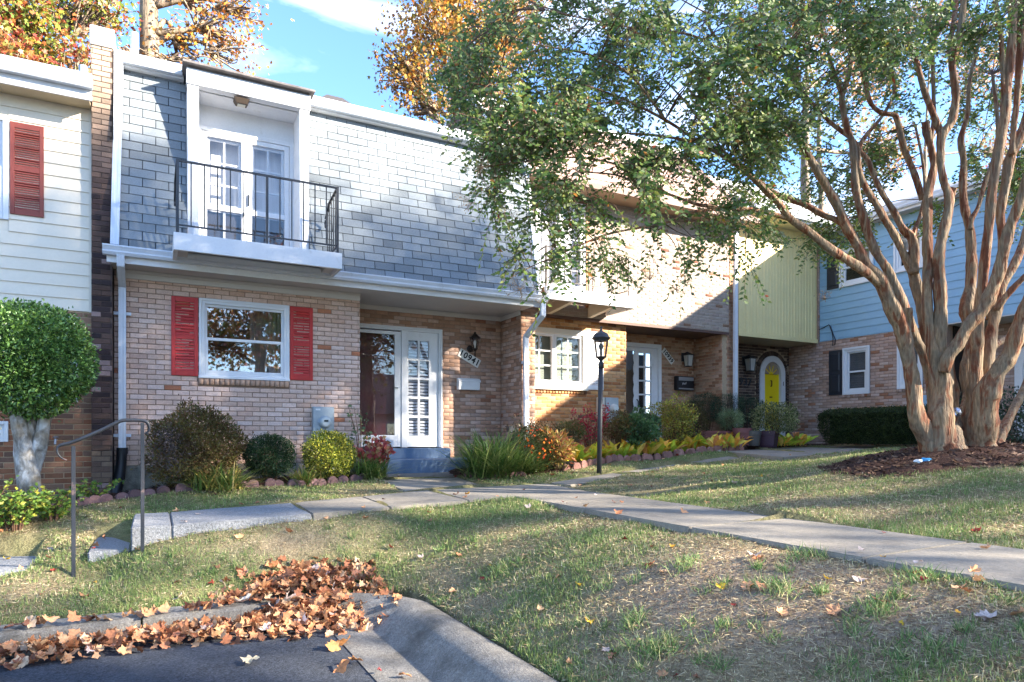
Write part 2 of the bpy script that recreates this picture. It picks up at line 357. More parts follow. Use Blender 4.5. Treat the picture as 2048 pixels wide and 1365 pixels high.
# parking asphalt and street
asph_m = mat('asphalt', c(84, 88, 96, .70), rough=0.95, spec=0.15, var=[(1.1, .15), (9, .14), (34, .28), (80, .55)], bump=(110, 1.0, 0.008), dirt=[(.9, c(104, 106, 110, .6), .5, .8)])
m = MB()
m.poly([(-6, -2.5, -1.504), (1.24, -2.5, -1.504), (1.24, 5.2, -1.504), (1.24, 5.71, -1.52), (-6, 5.71, -1.504)])
m.poly([(-60, -10.5, -1.55), (60, -10.5, -1.55), (60, -2.5, -1.504), (-60, -2.5, -1.504)])
o = m.build('parking_asphalt', asph_m); o['kind'] = 'structure'

# left curb stones
conc_m = mat('concrete', c(172, 164, 152, .60), rough=0.92, spec=0.2, var=[(2.2, .10), (14, .10), (55, .14), (120, .18)], bump=(80, .7, 0.006), dirt=[(3.2, c(120, 112, 104, .8), .56, .8)])
conc_cool = mat('concrete_kerb', c(148, 144, 138, .68), rough=0.95, spec=0.2, var=[(3, .16), (18, .14), (60, .30), (130, .35)], bump=(70, 1.0, 0.010), dirt=[(2.6, c(92, 88, 82, .8), .47, .72)])
gran_m = mat('granite', c(166, 168, 172, .68), rough=0.85, spec=0.3, var=[(4, .08), (45, .30), (120, .35)], bump=(38, 1.0, 0.02))
curb = bpy.data.objects.new('kerb', None); COL.objects.link(curb); curb['kind'] = 'structure'; WT[curb.name] = (0, 0, 0)
def kerb_seg(x0, x1):
    m = MB(); f = [(5.70, -1.6), (5.72, -1.37), (5.745, -1.345), (5.93, -1.335), (5.96, -1.35), (5.97, -1.6)]; n = 7
    for i in range(n):
        a = x0+(x1-x0)*i/n; b = x0+(x1-x0)*(i+1)/n
        for (ya, za), (yb, zb) in zip(f, f[1:]): m.poly([(a, ya, za), (b, ya, za), (b, yb, zb), (a, yb, zb)])
    m.poly([(x0, y, z) for y, z in f]); m.poly([(x1, y, z) for y, z in f[::-1]])
    m.build('kerb_stone', conc_cool, curb)
for a, b in [(-5.4, -3.9), (-3.89, -2.4), (-2.39, -1.25), (-1.235, -.10), (-.085, .95), (.965, 1.42)]: kerb_seg(a, b)
# rolled corner kerb and gutter : section swept round the corner and along X
sec = [(0.0, -1.498), (0.05, -1.492), (.28, -1.515), (.36, -1.50), (.44, -1.44), (.53, -1.37), (.60, -1.338), (.68, -1.33), (.76, -1.345), (.78, -1.62)]
path = []
for k in range(0, 13): # corner arc, centre (1.2-?,..)
    a = radians(90-90*k/12); path.append((1.30, 5.16, cos(a), sin(a)))
m = MB(); rows = []
def secpt(cx, cy, nxx, nyy, s, z, base): return (cx+nxx*(base+s), cy+nyy*(base+s), z)
# arc base radius: asphalt edge at x=1.18 -> along the far edge it hugs the kerb face
for cx, cy, ax, ay in path:
    rr = []
    for s, z in sec:
        # radius shrinks towards the kerb end of the arc, so the gutter pan narrows against the straight kerb
        t = ay; b = -.10+.0*t
        s2 = s*(1-.16*t)
        rr.append((cx+ax*(b+s2)+.0, cy+ay*(b+.14*t+s2), z))
    rows.append(rr)
yy = np.linspace(5.1, -2.5, 20)
for y in yy[1:]: rows.append([(1.20+s, float(y), z-.0) for s, z in sec])
for r0, r1 in zip(rows, rows[1:]):
    for i in range(len(sec)-1): m.poly([r0[i], r1[i], r1[i+1], r0[i+1]])
kg = m.build('kerb_and_gutter', conc_cool, curb)
bm = bmesh.new(); bm.from_mesh(kg.data); bmesh.ops.remove_doubles(bm, verts=bm.verts, dist=1e-4); bmesh.ops.recalc_face_normals(bm, faces=bm.faces)
for f in bm.faces: f.smooth = True
bm.to_mesh(kg.data); bm.free(); auto_smooth(kg, 60)

# footpath slabs
fp = bpy.data.objects.new('footpath', None); COL.objects.link(fp); fp['kind'] = 'structure'; WT[fp.name] = (0, 0, 0)
for p, k in SLABS:
    cx = sum(q[0] for q in p)/4; cy = sum(q[1] for q in p)/4
    g = .006 if k == 'c' else .003
    q = [(a[0]+(g if a[0] < cx else -g), a[1]+(g if a[1] < cy else -g), a[2]) for a in p]
    th = .14 if k == 'c' else .26
    m = MB(); m.hexa([(a[0], a[1], a[2]-th) for a in q]+q)
    m.build('slab', conc_m if k == 'c' else gran_m, fp, bevel=.010 if k == 'c' else .012, seg=2, label='grey granite slab' if k == 'g' else None)
# ================================================================ WALL TOOLS
class Plane:
    def __init__(s, O, A, Nn, Up=(0, 0, 1)):
        s.O = np.array(O, float); s.A = np.array(A, float); s.N = np.array(Nn, float); s.U = np.array(Up, float)
    def pt(s, a, n, z): return s.O+s.A*a+s.N*n+s.U*z
    def box(s, mb, a0, a1, n0, n1, z0, z1, col=(1, 1, 1)):
        P = s.pt; mb.hexa([P(a0, n0, z0), P(a1, n0, z0), P(a1, n1, z0), P(a0, n1, z0), P(a0, n0, z1), P(a1, n0, z1), P(a1, n1, z1), P(a0, n1, z1)], col)
    def basis(s):
        A = s.A
        if np.dot(np.cross(A, s.N), s.U) < 0: A = -A
        return np.stack([A, s.N, s.U], axis=1)
def FY(Y): return Plane((0, Y, 0), (1, 0, 0), (0, -1, 0))
def FX(X): return Plane((X, 0, 0), (0, 1, 0), (-1, 0, 0))
def rects_minus(a0, a1, z0, z1, holes):
    A = sorted({a0, a1, *[min(max(h[i], a0), a1) for h in holes for i in (0, 1)]}); Z = sorted({z0, z1, *[min(max(h[i], z0), z1) for h in holes for i in (2, 3)]})
    R = []
    for zl, zh in zip(Z, Z[1:]):
        run = None
        for al, ah in zip(A, A[1:]):
            ca, cz = (al+ah)/2, (zl+zh)/2
            inside = any(h[0] < ca < h[1] and h[2] < cz < h[3] for h in holes)
            if not inside:
                if run and abs(run[1]-al) < 1e-9: run[1] = ah
                else:
                    run = [al, ah, zl, zh]; R.append(run)
            else: run = None
    return R
def backing(pl, a0, a1, z0, z1, holes, m, parent, thick=.2, name='wall', n1=0.0):
    mb = MB()
    for r in rects_minus(a0, a1, z0, z1, holes): pl.box(mb, r[0], r[1], n1-thick, n1, r[2], r[3])
    return mb.build(name, m, parent)
_x, _z = .485, .44
BRICK_T = np.array([(-_x, 1, -_z), (_x, 1, -_z), (_x, 1, _z), (-_x, 1, _z), (-.5, .6, -.5), (.5, .6, -.5), (.5, .6, .5), (-.5, .6, .5), (-.5, -.3, -.5), (.5, -.3, -.5), (.5, -.3, .5), (-.5, -.3, .5)], float)
BRICK_F = np.array([(0, 3, 2, 1), (0, 1, 5, 4), (1, 2, 6, 5), (2, 3, 7, 6), (3, 0, 4, 7), (4, 5, 9, 8), (5, 6, 10, 9), (6, 7, 11, 10), (7, 4, 8, 11)])
SHIN_T = np.array([(-.5, 1, -.5), (.5, 1, -.5), (.5, .35, .52), (-.5, .35, .52), (-.5, 0, -.5), (.5, 0, -.5), (.5, 0, .52), (-.5, 0, .52)], float)
SHIN_F = np.array([(0, 3, 2, 1), (4, 5, 1, 0), (0, 4, 7, 3), (1, 2, 6, 5), (3, 7, 6, 2)])
class Pieces:
    """collects alike pieces of one thing; the 300 that show largest become parts, the rest one stuff part"""
    def __init__(s): s.P = []; s.R = []; s.S = []; s.C = []
    def add(s, p, R, sc, col): s.P.append(p); s.R.append(R); s.S.append(sc); s.C.append(col)
    def emit(s, parent, name, T, F, m_obj, m_attr, rest='brickwork', limit=300):
        if not s.P: return
        P = np.array(s.P); R = np.array(s.R); Sc = np.array(s.S); C = np.array(s.C)
        d = P[:, 0]*sin(AZ)+P[:, 1]*cos(AZ); sx = (P[:, 0]*cos(AZ)-P[:, 1]*sin(AZ))
        u = U0+FPX*sx/d; v = HV-FPX*P[:, 2]/d
        vis = (u > 0) & (u < 2048) & (v > 0) & (v < 1365)
        face = np.abs((R[:, :, 1]*P).sum(1))/np.linalg.norm(P, axis=1)
        size = FPX**2*Sc[:, 0]*Sc[:, 2]*face/d**2*vis
        od = np.argsort(-size); k = min(limit, int((size > 0).sum())); A = od[:k]; B = od[k:]
        key = m_obj.name+name
        me = bpy.data.meshes.new(name); me.from_pydata([tuple(x) for x in T], [], [tuple(x) for x in F.tolist()]); me.materials.append(m_obj)
        for i in A:
            o = bpy.data.objects.new(name, me); COL.objects.link(o)
            M4 = np.eye(4); M4[:3, :3] = R[i]*Sc[i][None, :]; M4[:3, 3] = P[i]
            o.parent = parent; t = WT.get(parent.name, (0, 0, 0))
            M4[:3, 3] -= np.array(t); o.matrix_local = Matrix(M4.tolist()); o.color = (*[float(x) for x in C[i]], 1)
        if len(B):
            V, FF, CC = scatter(T, F, P[B], R[B], Sc[B], C[B])
            np_obj(rest, V, FF, CC, m_attr, parent, kind='stuff', smooth=False)
def brick_field(pc, pl, a0, a1, z0, z1, holes, colf, BW=.2032, BH=.0677, J=.0095, zoff=0.0, prot=.007, seed=1):
    rng = random.Random(seed); R = pl.basis(); A = pl.A
    k0 = int(math.floor((z0-zoff)/BH)); k1 = int(math.ceil((z1-zoff)/BH))
    for k in range(k0, k1+1):
        zl = max(zoff+k*BH+J/2, z0); zh = min(zoff+(k+1)*BH-J/2, z1)
        if zh-zl < .02: continue
        off = (k % 2)*BW/2
        i = int(math.floor((a0-off)/BW))-1
        while i*BW+off < a1:
            al = max(i*BW+off+J/2, a0); ah = min((i+1)*BW+off-J/2, a1); i += 1
            if ah-al < .02: continue
            segs = [(al, ah)]
            zz = [(zl, zh)]; zc0, zc1 = zl, zh
            for h in holes:
                if h[2]+.004 < zc1 and h[3]-.004 > zc0:
                    if h[2] > zc0+.03 and h[2] < zc1 and any(s_[0] < h[1] and s_[1] > h[0] for s_ in segs): pass
                    ns = []
                    for s0, s1 in segs:
                        if h[1] <= s0 or h[0] >= s1: ns.append((s0, s1)); continue
                        ov_z = (min(zc1, h[3])-max(zc0, h[2]))/(zc1-zc0)
                        if ov_z < .45: ns.append((s0, s1)); continue
                        if h[0]-s0 > .03: ns.append((s0, h[0]-.003))
                        if s1-h[1] > .03: ns.append((h[1]+.003, s1))
                    segs = ns
            for s0, s1 in segs:
                a = (s0+s1)/2; z = (zc0+zc1)/2
                pp = prot+rng.uniform(-.0022, .0022)
                pc.add(pl.pt(a+rng.uniform(-.0012, .0012), 0, z+rng.uniform(-.001, .001)), R, (s1-s0, pp, zc1-zc0), colf(a, z, rng))
def soldier(pc, pl, a0, a1, z0, z1, n0, n1, colf, w=.0677, seed=3):
    rng = random.Random(seed); n = max(1, round((a1-a0)/w)); ww = (a1-a0)/n; R = pl.basis()
    for i in range(n):
        a = a0+(i+.5)*ww; pc.add(pl.pt(a, n0, (z0+z1)/2), R, (ww-.009, n1-n0+rng.uniform(-.003, .003), z1-z0), colf(a, (z0+z1)/2, rng))
def siding(parent, pl, a0, a1, z0, z1, holes, m, expo=.155, name='siding_board', vertical=False, proud=.016):
    n = max(1, round(((a1-a0) if vertical else (z1-z0))/expo)); e = ((a1-a0) if vertical else (z1-z0))/n
    for i in range(n):
        if vertical:
            a = a0+i*e
            mb = MB(); P = pl.pt
            # flat board with a raised batten ridge
            pts = [(0, .002), (.012, .016), (.03, .016), (.042, .004), (e*.55, .006), (e*.58, .012), (e*.62, .006), (e-.001, .004)]
            for (p0, n0), (p1, n1) in zip(pts, pts[1:]): mb.poly([P(a+p0, n0, z0), P(a+p1, n1, z0), P(a+p1, n1, z1), P(a+p0, n0, z1)])
            mb.poly([P(a+p0, n0, z0) for p0, n0 in pts]+[P(a+pts[-1][0], -.01, z0), P(a, -.01, z0)])
            mb.build(name, m, parent)
        else:
            zl = z0+i*e; zh = zl+e; segs = [(a0, a1)]
            for h in holes:
                if h[2] < zh-.01 and h[3] > zl+.01:
                    ns = []
                    for s0, s1 in segs:
                        if h[1] <= s0 or h[0] >= s1: ns.append((s0, s1)); continue
                        if h[0]-s0 > .02: ns.append((s0, h[0]))
                        if s1-h[1] > .02: ns.append((h[1], s1))
                    segs = ns
            for s0, s1 in segs:
                mb = MB(); P = pl.pt
                for (n0, q0), (n1, q1) in [((.0, zl), (proud, zl)), ((proud, zl), (proud*.93, zl+.012)), ((proud*.93, zl+.012), (.002, zh+.001))]:
                    mb.poly([P(s0, n0, q0), P(s1, n0, q0), P(s1, n1, q1), P(s0, n1, q1)])
                mb.poly([P(s0, 0, zl), P(s0, proud, zl), P(s0, .002, zh)]); mb.poly([P(s1, 0, zl), P(s1, proud, zl), P(s1, .002, zh)])
                mb.build(name, m, parent)
def frame_part(parent, pl, a0, a1, z0, z1, w, n0, n1, m, name='frame', bottom=True, wb=None, bevel=.004):
    mb = MB(); wb = wb or w
    pl.box(mb, a0, a0+w, n0, n1, z0, z1); pl.box(mb, a1-w, a1, n0, n1, z0, z1)
    pl.box(mb, a0+w, a1-w, n0, n1-.002, z1-w, z1)
    if bottom: pl.box(mb, a0+w, a1-w, n0, n1-.002, z0, z0+wb)
    return mb.build(name, m, parent, bevel=bevel)
def muntins(parent, pl, a0, a1, z0, z1, nc, nr, w, n0, n1, m):
    for i in range(1, nc):
        mb = MB(); a = a0+(a1-a0)*i/nc; pl.box(mb, a-w/2, a+w/2, n0, n1, z0, z1); mb.build('muntin', m, parent)
    for j in range(1, nr):
        mb = MB(); z = z0+(z1-z0)*j/nr; pl.box(mb, a0, a1, n0, n1-.003, z-w/2, z+w/2); mb.build('muntin', m, parent)
def pane(parent, pl, a0, a1, z0, z1, n, m, name='pane'):
    mb = MB(); pl.box(mb, a0, a1, n-.004, n, z0, z1); return mb.build(name, m, parent)
def shutter(parent, pl, a0, a1, z0, z1, m, split=(.5,), n=28, depth=.03, sw=.05, rw=.07, label=None, rt=None):
    sh = MB(); rt = rt or rw
    pl.box(sh, a0, a0+sw, 0.008, depth, z0, z1); pl.box(sh, a1-sw, a1, 0.008, depth, z0, z1)
    pl.box(sh, a0+sw, a1-sw, 0.008, depth-.002, z0, z0+rw); pl.box(sh, a0+sw, a1-sw, 0.008, depth-.002, z1-rt, z1)
    zs_ = [z0+rw]+[z0+(z1-z0)*q for q in split]+[z1-rt]
    for q in split: zq = z0+(z1-z0)*q; pl.box(sh, a0+sw, a1-sw, 0.008, depth-.002, zq-.03, zq+.03)
    pl.box(sh, a0+sw, a1-sw, .001, .006, z0+.01, z1-.01)
    o = sh.build('shutter', m, parent, bevel=.003, label=label)
    k = len(zs_)-1
    T = np.array([(-.5, .2, -.5), (.5, .2, -.5), (.5, 1, -.5), (-.5, 1, -.5), (-.5, .2, .1), (.5, .2, .1), (.5, .75, .05), (-.5, .75, .05)], float)
    me = bpy.data.meshes.new('slat')
    me.from_pydata([tuple(x) for x in T], [], [(0, 3, 2, 1), (2, 3, 7, 6), (4, 5, 6, 7), (0, 4, 7, 3), (1, 2, 6, 5)]); me.materials.append(m)
    R = pl.basis()
    for i in range(k):
        lo = zs_[i]+(.03 if i > 0 else 0); hi = zs_[i+1]-(.03 if i < k-1 else 0)
        nn = max(3, int(round(n*(hi-lo)/(z1-z0)))); e = (hi-lo)/nn
        for j in range(nn):
            s = bpy.data.objects.new('slat', me); COL.objects.link(s); s.parent = o
            M4 = np.eye(4); M4[:3, :3] = R*np.array([a1-a0-2*sw, depth*.85, e*1.1])[None]; M4[:3, 3] = pl.pt((a0+a1)/2, .002, lo+e*(j+.6)); s.matrix_local = Matrix(M4.tolist())
    return o

# ---------------------------------------------------------------- common materials
white = mat('white_paint', c(228, 229, 232, .86), rough=0.5, spec=0.35, var=[(5, .04), (40, .03)], dirt=[(5, c(186, 182, 172, .8), .60, .85)], bump=(50, .15, .003))
white_v = mat('white_vinyl', c(222, 226, 232, .88), rough=0.4, spec=0.4, var=[(3, .03)])
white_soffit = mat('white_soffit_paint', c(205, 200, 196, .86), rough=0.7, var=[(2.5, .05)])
metal_white = mat('gutter_white', c(214, 221, 232, .86), rough=0.38, spec=0.5, var=[(6, .05), (60, .03)], dirt=[(7, c(150, 150, 150), .62, .85)])
black_iron = mat('black_iron', c(38, 42, 48, 1), rough=0.45, spec=0.5, var=[(40, .15)], bump=(90, .2, .002))
mortar_a = mat('mortar_buff', c(164, 138, 120, .68), rough=0.98, var=[(30, .12), (200, .15)], bump=(220, .5, .004))
mortar_d = mat('mortar_tan', c(188, 165, 136, .8), rough=0.98, var=[(30, .12)], bump=(220, .5, .004))
mortar_w = mat('mortar_pale', c(190, 178, 165, .85), rough=0.98, var=[(30, .12)], bump=(220, .5, .004))
mortar_k = mat('mortar_sooty', c(92, 78, 72, .8), rough=0.98, var=[(4, .35), (30, .2)], bump=(220, .5, .004))
bo = mat('brick_face', src='obj', rough=0.93, spec=0.2, var=[(16, .10), (90, .14)], bump=(150, .6, .004))
ba_ = mat('brick_face_field', src='attr', rough=0.93, spec=0.2, var=[(16, .10), (90, .14)], bump=(150, .6, .004))
so_ = mat('shingle_face', src='obj', rough=0.95, spec=0.15, var=[(260, .28), (30, .06)], bump=(300, .7, .004))
sa_ = mat('shingle_face_field', src='attr', rough=0.95, spec=0.15, var=[(260, .28), (30, .06)], bump=(300, .7, .004))
glass_w = glass_mat('window_glass', (0.75, 0.77, 0.79), .16)
glass_dark = glass_mat('storm_glass', (0.85, 0.82, 0.82), .06)
glass_s = glass_mat('clear_glass', (0.9, 0.9, 0.9), .035)
glass_c = glass_mat('lamp_glass', (0.9, 0.9, 0.9), .04)
curtain_m = mat('curtain_cloth', c(205, 195, 180, .7), rough=0.9, stretch=(14, 14, .6), var=[(2.5, .25)])
curtain_w = mat('white_curtain', c(235, 235, 238, .85), rough=0.9, stretch=(16, 16, .6), var=[(2.5, .12)])
room_m = mat('dark_room', c(58, 52, 50, .7), rough=0.95, var=[(2, .3)])
screen_m = mat('insect_screen', c(66, 66, 74, .8), rough=0.6)
blind_d = mat('grey_blind_slats', c(128, 132, 138, .7), rough=.6)
blind_m = mat('blind_slats', c(215, 222, 235, .85), rough=0.5)

def frac(x): return x-math.floor(x)
def nz2(a, z): return .5+.25*sin(a*2.3+1.7*sin(z*3.1))+.25*sin(z*4.1+1.3*sin(a*3.7+1))
def pal_a(a, z, r):
    n = nz2(a, z); base = [(206, 178, 164), (201, 172, 157), (210, 186, 176), (198, 166, 150), (203, 175, 161), (208, 181, 169)][r.randrange(6)]
    k = r.uniform(.96, 1.04)
    if r.random() < .02: base = (176, 116, 88)
    warm = max(0, (z-1.4)/1.2)*.5+(.35 if z < -.1 else 0)
    base = tuple(b*(1-warm*.7)+w_*warm*.7 for b, w_ in zip(base, (188, 146, 112)))
    return c(*[min(255, b*k*(.97+.05*n)) for b in base], .97)
def pal_porch(a, z, r):
    base = [(192, 160, 142), (186, 150, 130), (196, 168, 154), (182, 144, 122), (178, 140, 118)][r.randrange(5)]; k = r.uniform(.9, 1.08)
    if r.random() < .03: base = (164, 116, 94)
    return c(*[b*k for b in base], .80)
def pal_b(a, z, r):   # orange ground floor of the second house
    base = [(200, 150, 100), (190, 136, 90), (206, 164, 120), (176, 120, 80), (196, 150, 110)][r.randrange(5)]; k = r.uniform(.9, 1.08)
    if r.random() < .05: base = (120, 88, 70)
    return c(*[b*k for b in base], .80)
def pal_bu(a, z, r):  # pale upper wall with a few brown bricks
    base = [(206, 190, 176), (201, 184, 170), (208, 192, 176), (198, 178, 166)][r.randrange(4)]; k = r.uniform(.96, 1.04)
    q = r.random()+.04*nz2(a*1.3, z*1.2)
    k *= .84
    if q < .035: base = (128, 88, 72)
    elif q < .06: base = (170, 134, 110)
    elif q > 1.03: base = (186, 140, 104)
    return c(*[b*k for b in base], .80)
def pal_side(a, z, r):
    base = [(184, 148, 122), (176, 136, 110), (190, 156, 134), (166, 122, 96)][r.randrange(4)]; k = r.uniform(.9, 1.08)
    return c(*[b*k for b in base], .80)
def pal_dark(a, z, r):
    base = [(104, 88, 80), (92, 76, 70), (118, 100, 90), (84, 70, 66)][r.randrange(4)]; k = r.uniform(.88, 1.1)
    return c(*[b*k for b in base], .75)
def pal_blue(a, z, r):
    base = [(196, 170, 158), (190, 162, 150), (202, 178, 168), (186, 156, 142), (182, 152, 136)][r.randrange(5)]; k = r.uniform(.92, 1.07)
    if r.random() < .05: base = (172, 124, 100)
    return c(*[b*k for b in base], .80)
def pal_red(a, z, r):
    base = [(156, 108, 82), (146, 98, 74), (164, 120, 94), (138, 92, 72), (146, 114, 94), (124, 96, 82)][r.randrange(6)]; k = r.uniform(.9, 1.08)
    if z > 0.9: base = tuple(x*1.1 for x in base)
    return c(*[min(255, b*k) for b in base], .80)
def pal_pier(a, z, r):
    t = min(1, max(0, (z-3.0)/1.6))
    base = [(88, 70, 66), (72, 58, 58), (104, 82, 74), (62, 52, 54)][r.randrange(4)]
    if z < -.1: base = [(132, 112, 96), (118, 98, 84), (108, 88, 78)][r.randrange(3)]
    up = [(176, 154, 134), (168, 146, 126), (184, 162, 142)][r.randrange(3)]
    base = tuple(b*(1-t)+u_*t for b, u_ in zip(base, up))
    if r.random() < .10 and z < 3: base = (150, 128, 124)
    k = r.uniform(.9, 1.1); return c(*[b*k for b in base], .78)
def text_obj(parent, txt, pl, a, z, size, tilt, m, n=.006, shear=0, ext=.002, off=0.0):
    cu = bpy.data.curves.new('house_number_digits', 'FONT'); cu.body = txt; cu.size = size; cu.extrude = ext; cu.align_x = 'CENTER'; cu.align_y = 'CENTER'; cu.offset = off; cu.space_character = 1.12; cu.shear = shear
    cu.resolution_u = 3
    tmp = bpy.data.objects.new('tmp', cu); COL.objects.link(tmp); bpy.context.view_layer.update(); me = bpy.data.meshes.new_from_object(tmp.evaluated_get(bpy.context.evaluated_depsgraph_get())); me.name = 'digits'; me.materials.clear(); me.materials.append(m); bpy.data.objects.remove(tmp)
    o = bpy.data.objects.new('digits', me); COL.objects.link(o)
    p = pl.pt(a, n, z); A = Vector(pl.A); U = Vector(pl.U)
    x = A*cos(tilt)+U*sin(tilt); y = -A*sin(tilt)+U*cos(tilt); nn = x.cross(y)
    t = WT.get(parent.name, (0, 0, 0))
    M4 = Matrix(((x.x, y.x, nn.x, p[0]-t[0]), (x.y, y.y, nn.y, p[1]-t[1]), (x.z, y.z, nn.z, p[2]-t[2]), (0, 0, 0, 1)))
    o.parent = parent; o.matrix_local = M4; return o
# ================================================================ HOUSE A (grey shingle front, red shutters)
YA, YP = 10.2, 10.95
XL, XC, XR = -.48, 2.77, 5.88
hA = thing('townhouse', 'brick townhouse with grey shingle upper storey, white balcony and red shutters', 'house', (XL, YA, -.8))
pA = FY(YA); pP = FY(YP); pRet = FX(5.60)
pcA = Pieces()
winA = (.53, 1.72, .83, 1.925)
foundation = mat('foundation_render', c(150, 146, 134, .75), rough=0.95, var=[(5, .25), (60, .2)], bump=(60, .8, .01), dirt=[(3, c(90, 84, 72, .8), .5, .7)])
mb = MB(); mb.box(XL, XC, YA-.015, YA+.2, -1.4, -.37); mb.build('foundation', foundation, hA)
backing(pA, XL, XC, -.37, 2.22, [winA], mortar_a, hA, name='front_wall')
backing(pP, XC, 5.60, -1.0, 2.22, [(XC, 4.43, -.4, 1.89)], mortar_a, hA, name='porch_wall')
mb = MB(); mb.box(5.60, XR, YA, 11.2, -1.0, 2.3); mb.build('porch_side_wall', mortar_a, hA)
mb = MB(); mb.box(XC-.2, XC, YA+.2, 11.2, -1.0, 2.22); mb.build('porch_side_wall', mortar_a, hA)
brick_field(pcA, pA, XL, XC, -.37, 2.2, [winA, (winA[0]-.01, winA[1]+.01, .735, .835)], pal_a, zoff=-.37, seed=2)
soldier(pcA, pA, winA[0]-.01, winA[1]+.0, .737, .822, .0, .035, lambda a, z, r: c(192, 158, 136, r.uniform(.76, .92)))
brick_field(pcA, pP, XC, 5.60, -.36, 2.2, [(XC-.1, 4.43, -.5, 1.89)], pal_porch, zoff=-.37, seed=3)
brick_field(pcA, pRet, YA, YP, -.55, 2.2, [], pal_porch, zoff=-.37, seed=4)
brick_field(pcA, FY(YA), 5.60, XR, -.6, 2.25, [], lambda a, z, r: pal_side(a, z, r) if z > 1.2 else pal_porch(a, z, r), zoff=-.37, seed=5)
pcA.emit(hA, 'brick', BRICK_T, BRICK_F, bo, ba_)
# soffit, fascia, gutter
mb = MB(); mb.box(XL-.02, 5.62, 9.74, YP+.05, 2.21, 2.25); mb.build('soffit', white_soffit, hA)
mb = MB()
mb.box(XC+.01, 5.59, YP-.035, YP-.008, 2.13, 2.209); mb.box(5.565, 5.592, YA, YP-.036, 2.13, 2.209); mb.box(XL+.02, XC, YA-.04, YA-.010, 2.10, 2.209); mb.box(XL+.02, XC-.002, YA-.065, YA-.041, 2.17, 2.209)
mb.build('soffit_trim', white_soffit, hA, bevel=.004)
mb = MB(); mb.box(XL-.06, XR-.08, 9.715, 9.74, 2.19, 2.395); mb.build('fascia', white, hA, bevel=.003)
def gutter(parent, x0, x1, y0, z0, m, h=.115, d=.115, along='x'):
    """K-style gutter; y0 is the back, it projects to -y (or -x)"""
    prof = [(0, 0), (-d*.62, 0), (-d*.80, h*.28), (-d*.80, h*.45), (-d*.96, h*.80), (-d, h*.84), (-d, h), (-d*.93, h), (-d*.93, h*.9), (-d*.7, h*.42), (-d*.55, .012), (-.006, .012), (-.006, h), (0, h)]
    mb = MB(); n = len(prof)
    def P(a, q): return (a, y0+q[0], z0+q[1]) if along == 'x' else (y0+q[0], a, z0+q[1])
    for i in range(n): p, q = prof[i], prof[(i+1) % n]; mb.poly([P(x0, p), P(x1, p), P(x1, q), P(x0, q)])
    # end caps (outer outline only)
    for a in (x0, x1): mb.poly([P(a, q) for q in prof[:7]]+[P(a, (0, h))])
    return mb.build('gutter', m, parent)
gutter(hA, XL-.10, 5.80, 9.713, 2.27, metal_white)
# mansard plane
bY, bZ, tY, tZ = 9.80, 2.40, 10.31, 4.93
sl = np.array([0, tY-bY, tZ-bZ]); slen = float(np.linalg.norm(sl)); sU = sl/slen
pM = Plane((0, bY, bZ), (1, 0, 0), np.cross(sU, (1, 0, 0))*1.0, sU)
if pM.N[1] > 0: pM.N = -pM.N
MX0, MX1 = XL+.03, 5.70
dX0, dX1 = .37, 1.95
mb = MB()
for r in rects_minus(MX0, MX1, 0, slen, [(dX0, dX1, 0, slen)]): pM.box(mb, r[0], r[1], -.12, 0, r[2], r[3])
shin_back = mat('dark_shingle_felt', c(40, 46, 54, .8), rough=0.95)  # dark felt seen through the joints between shingles
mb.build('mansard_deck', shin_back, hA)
pcS = Pieces(); rr = random.Random(9); ex = slen/20.5; R = pM.basis()
for k in range(21):
    off = (k % 2)*.1525; z = (k+.5)*ex
    if z > slen: break
    i = -3
    while i*.305+off < MX1:
        al = max(i*.305+off+.005, MX0); ah = min((i+1)*.305+off-.005, MX1); i += 1
        segs = [(al, ah)] if ah-al > .02 else []
        ns = []
        for s0, s1 in segs:
            if s1 <= dX0 or s0 >= dX1: ns.append((s0, s1))
            else:
                if dX0-s0 > .02: ns.append((s0, dX0-.002))
                if s1-dX1 > .02: ns.append((dX1+.002, s1))
        for s0, s1 in ns:
            q = rr.random(); g = rr.uniform(.95, 1.04)*(0.88 if q < .12 else 1)
            col = c(158*g, 167*g, 174*g, .62)
            pcS.add(pM.pt((s0+s1)/2, 0.001, z+.002+rr.uniform(-.002, .002)), R, (s1-s0, .015+rr.uniform(-.002, .003), ex*.965), col)
pcS.emit(hA, 'shingle', SHIN_T, SHIN_F, so_, sa_, rest='shingles')
# rake trims and top gutter
mb = MB()
pM.box(mb, MX1, MX1+.075, -.12, .03, -.02, slen); mb.build('corner_board', white, hA, bevel=.003)
mb = MB(); mb.box(XL+.02, dX0-.03, 10.2, 10.36, 4.90, 5.03); mb.box(dX1+.03, 5.78, 10.2, 10.36, 4.90, 5.03); mb.build('upper_fascia', white, hA)
gutter(hA, XL+.01, dX0-.05, 10.198, 4.925, metal_white, h=.12, d=.11); gutter(hA, dX1+.03, 5.80, 10.198, 4.925, metal_white, h=.12, d=.11)
mb = MB(); mb.box(XL, 5.78, 10.36, 17, 4.8, 5.0); mb.box(XL, 5.78, 16.9, 17, -1, 4.8); mb.build('roof', mat('flat_roof', c(120, 115, 110, .7), rough=.95), hA)
mb = MB(); mb.box(XL+.05, XC-.3, YA+.75, YA+2.8, -.4, 2.2); mb.build('room', room_m, hA)
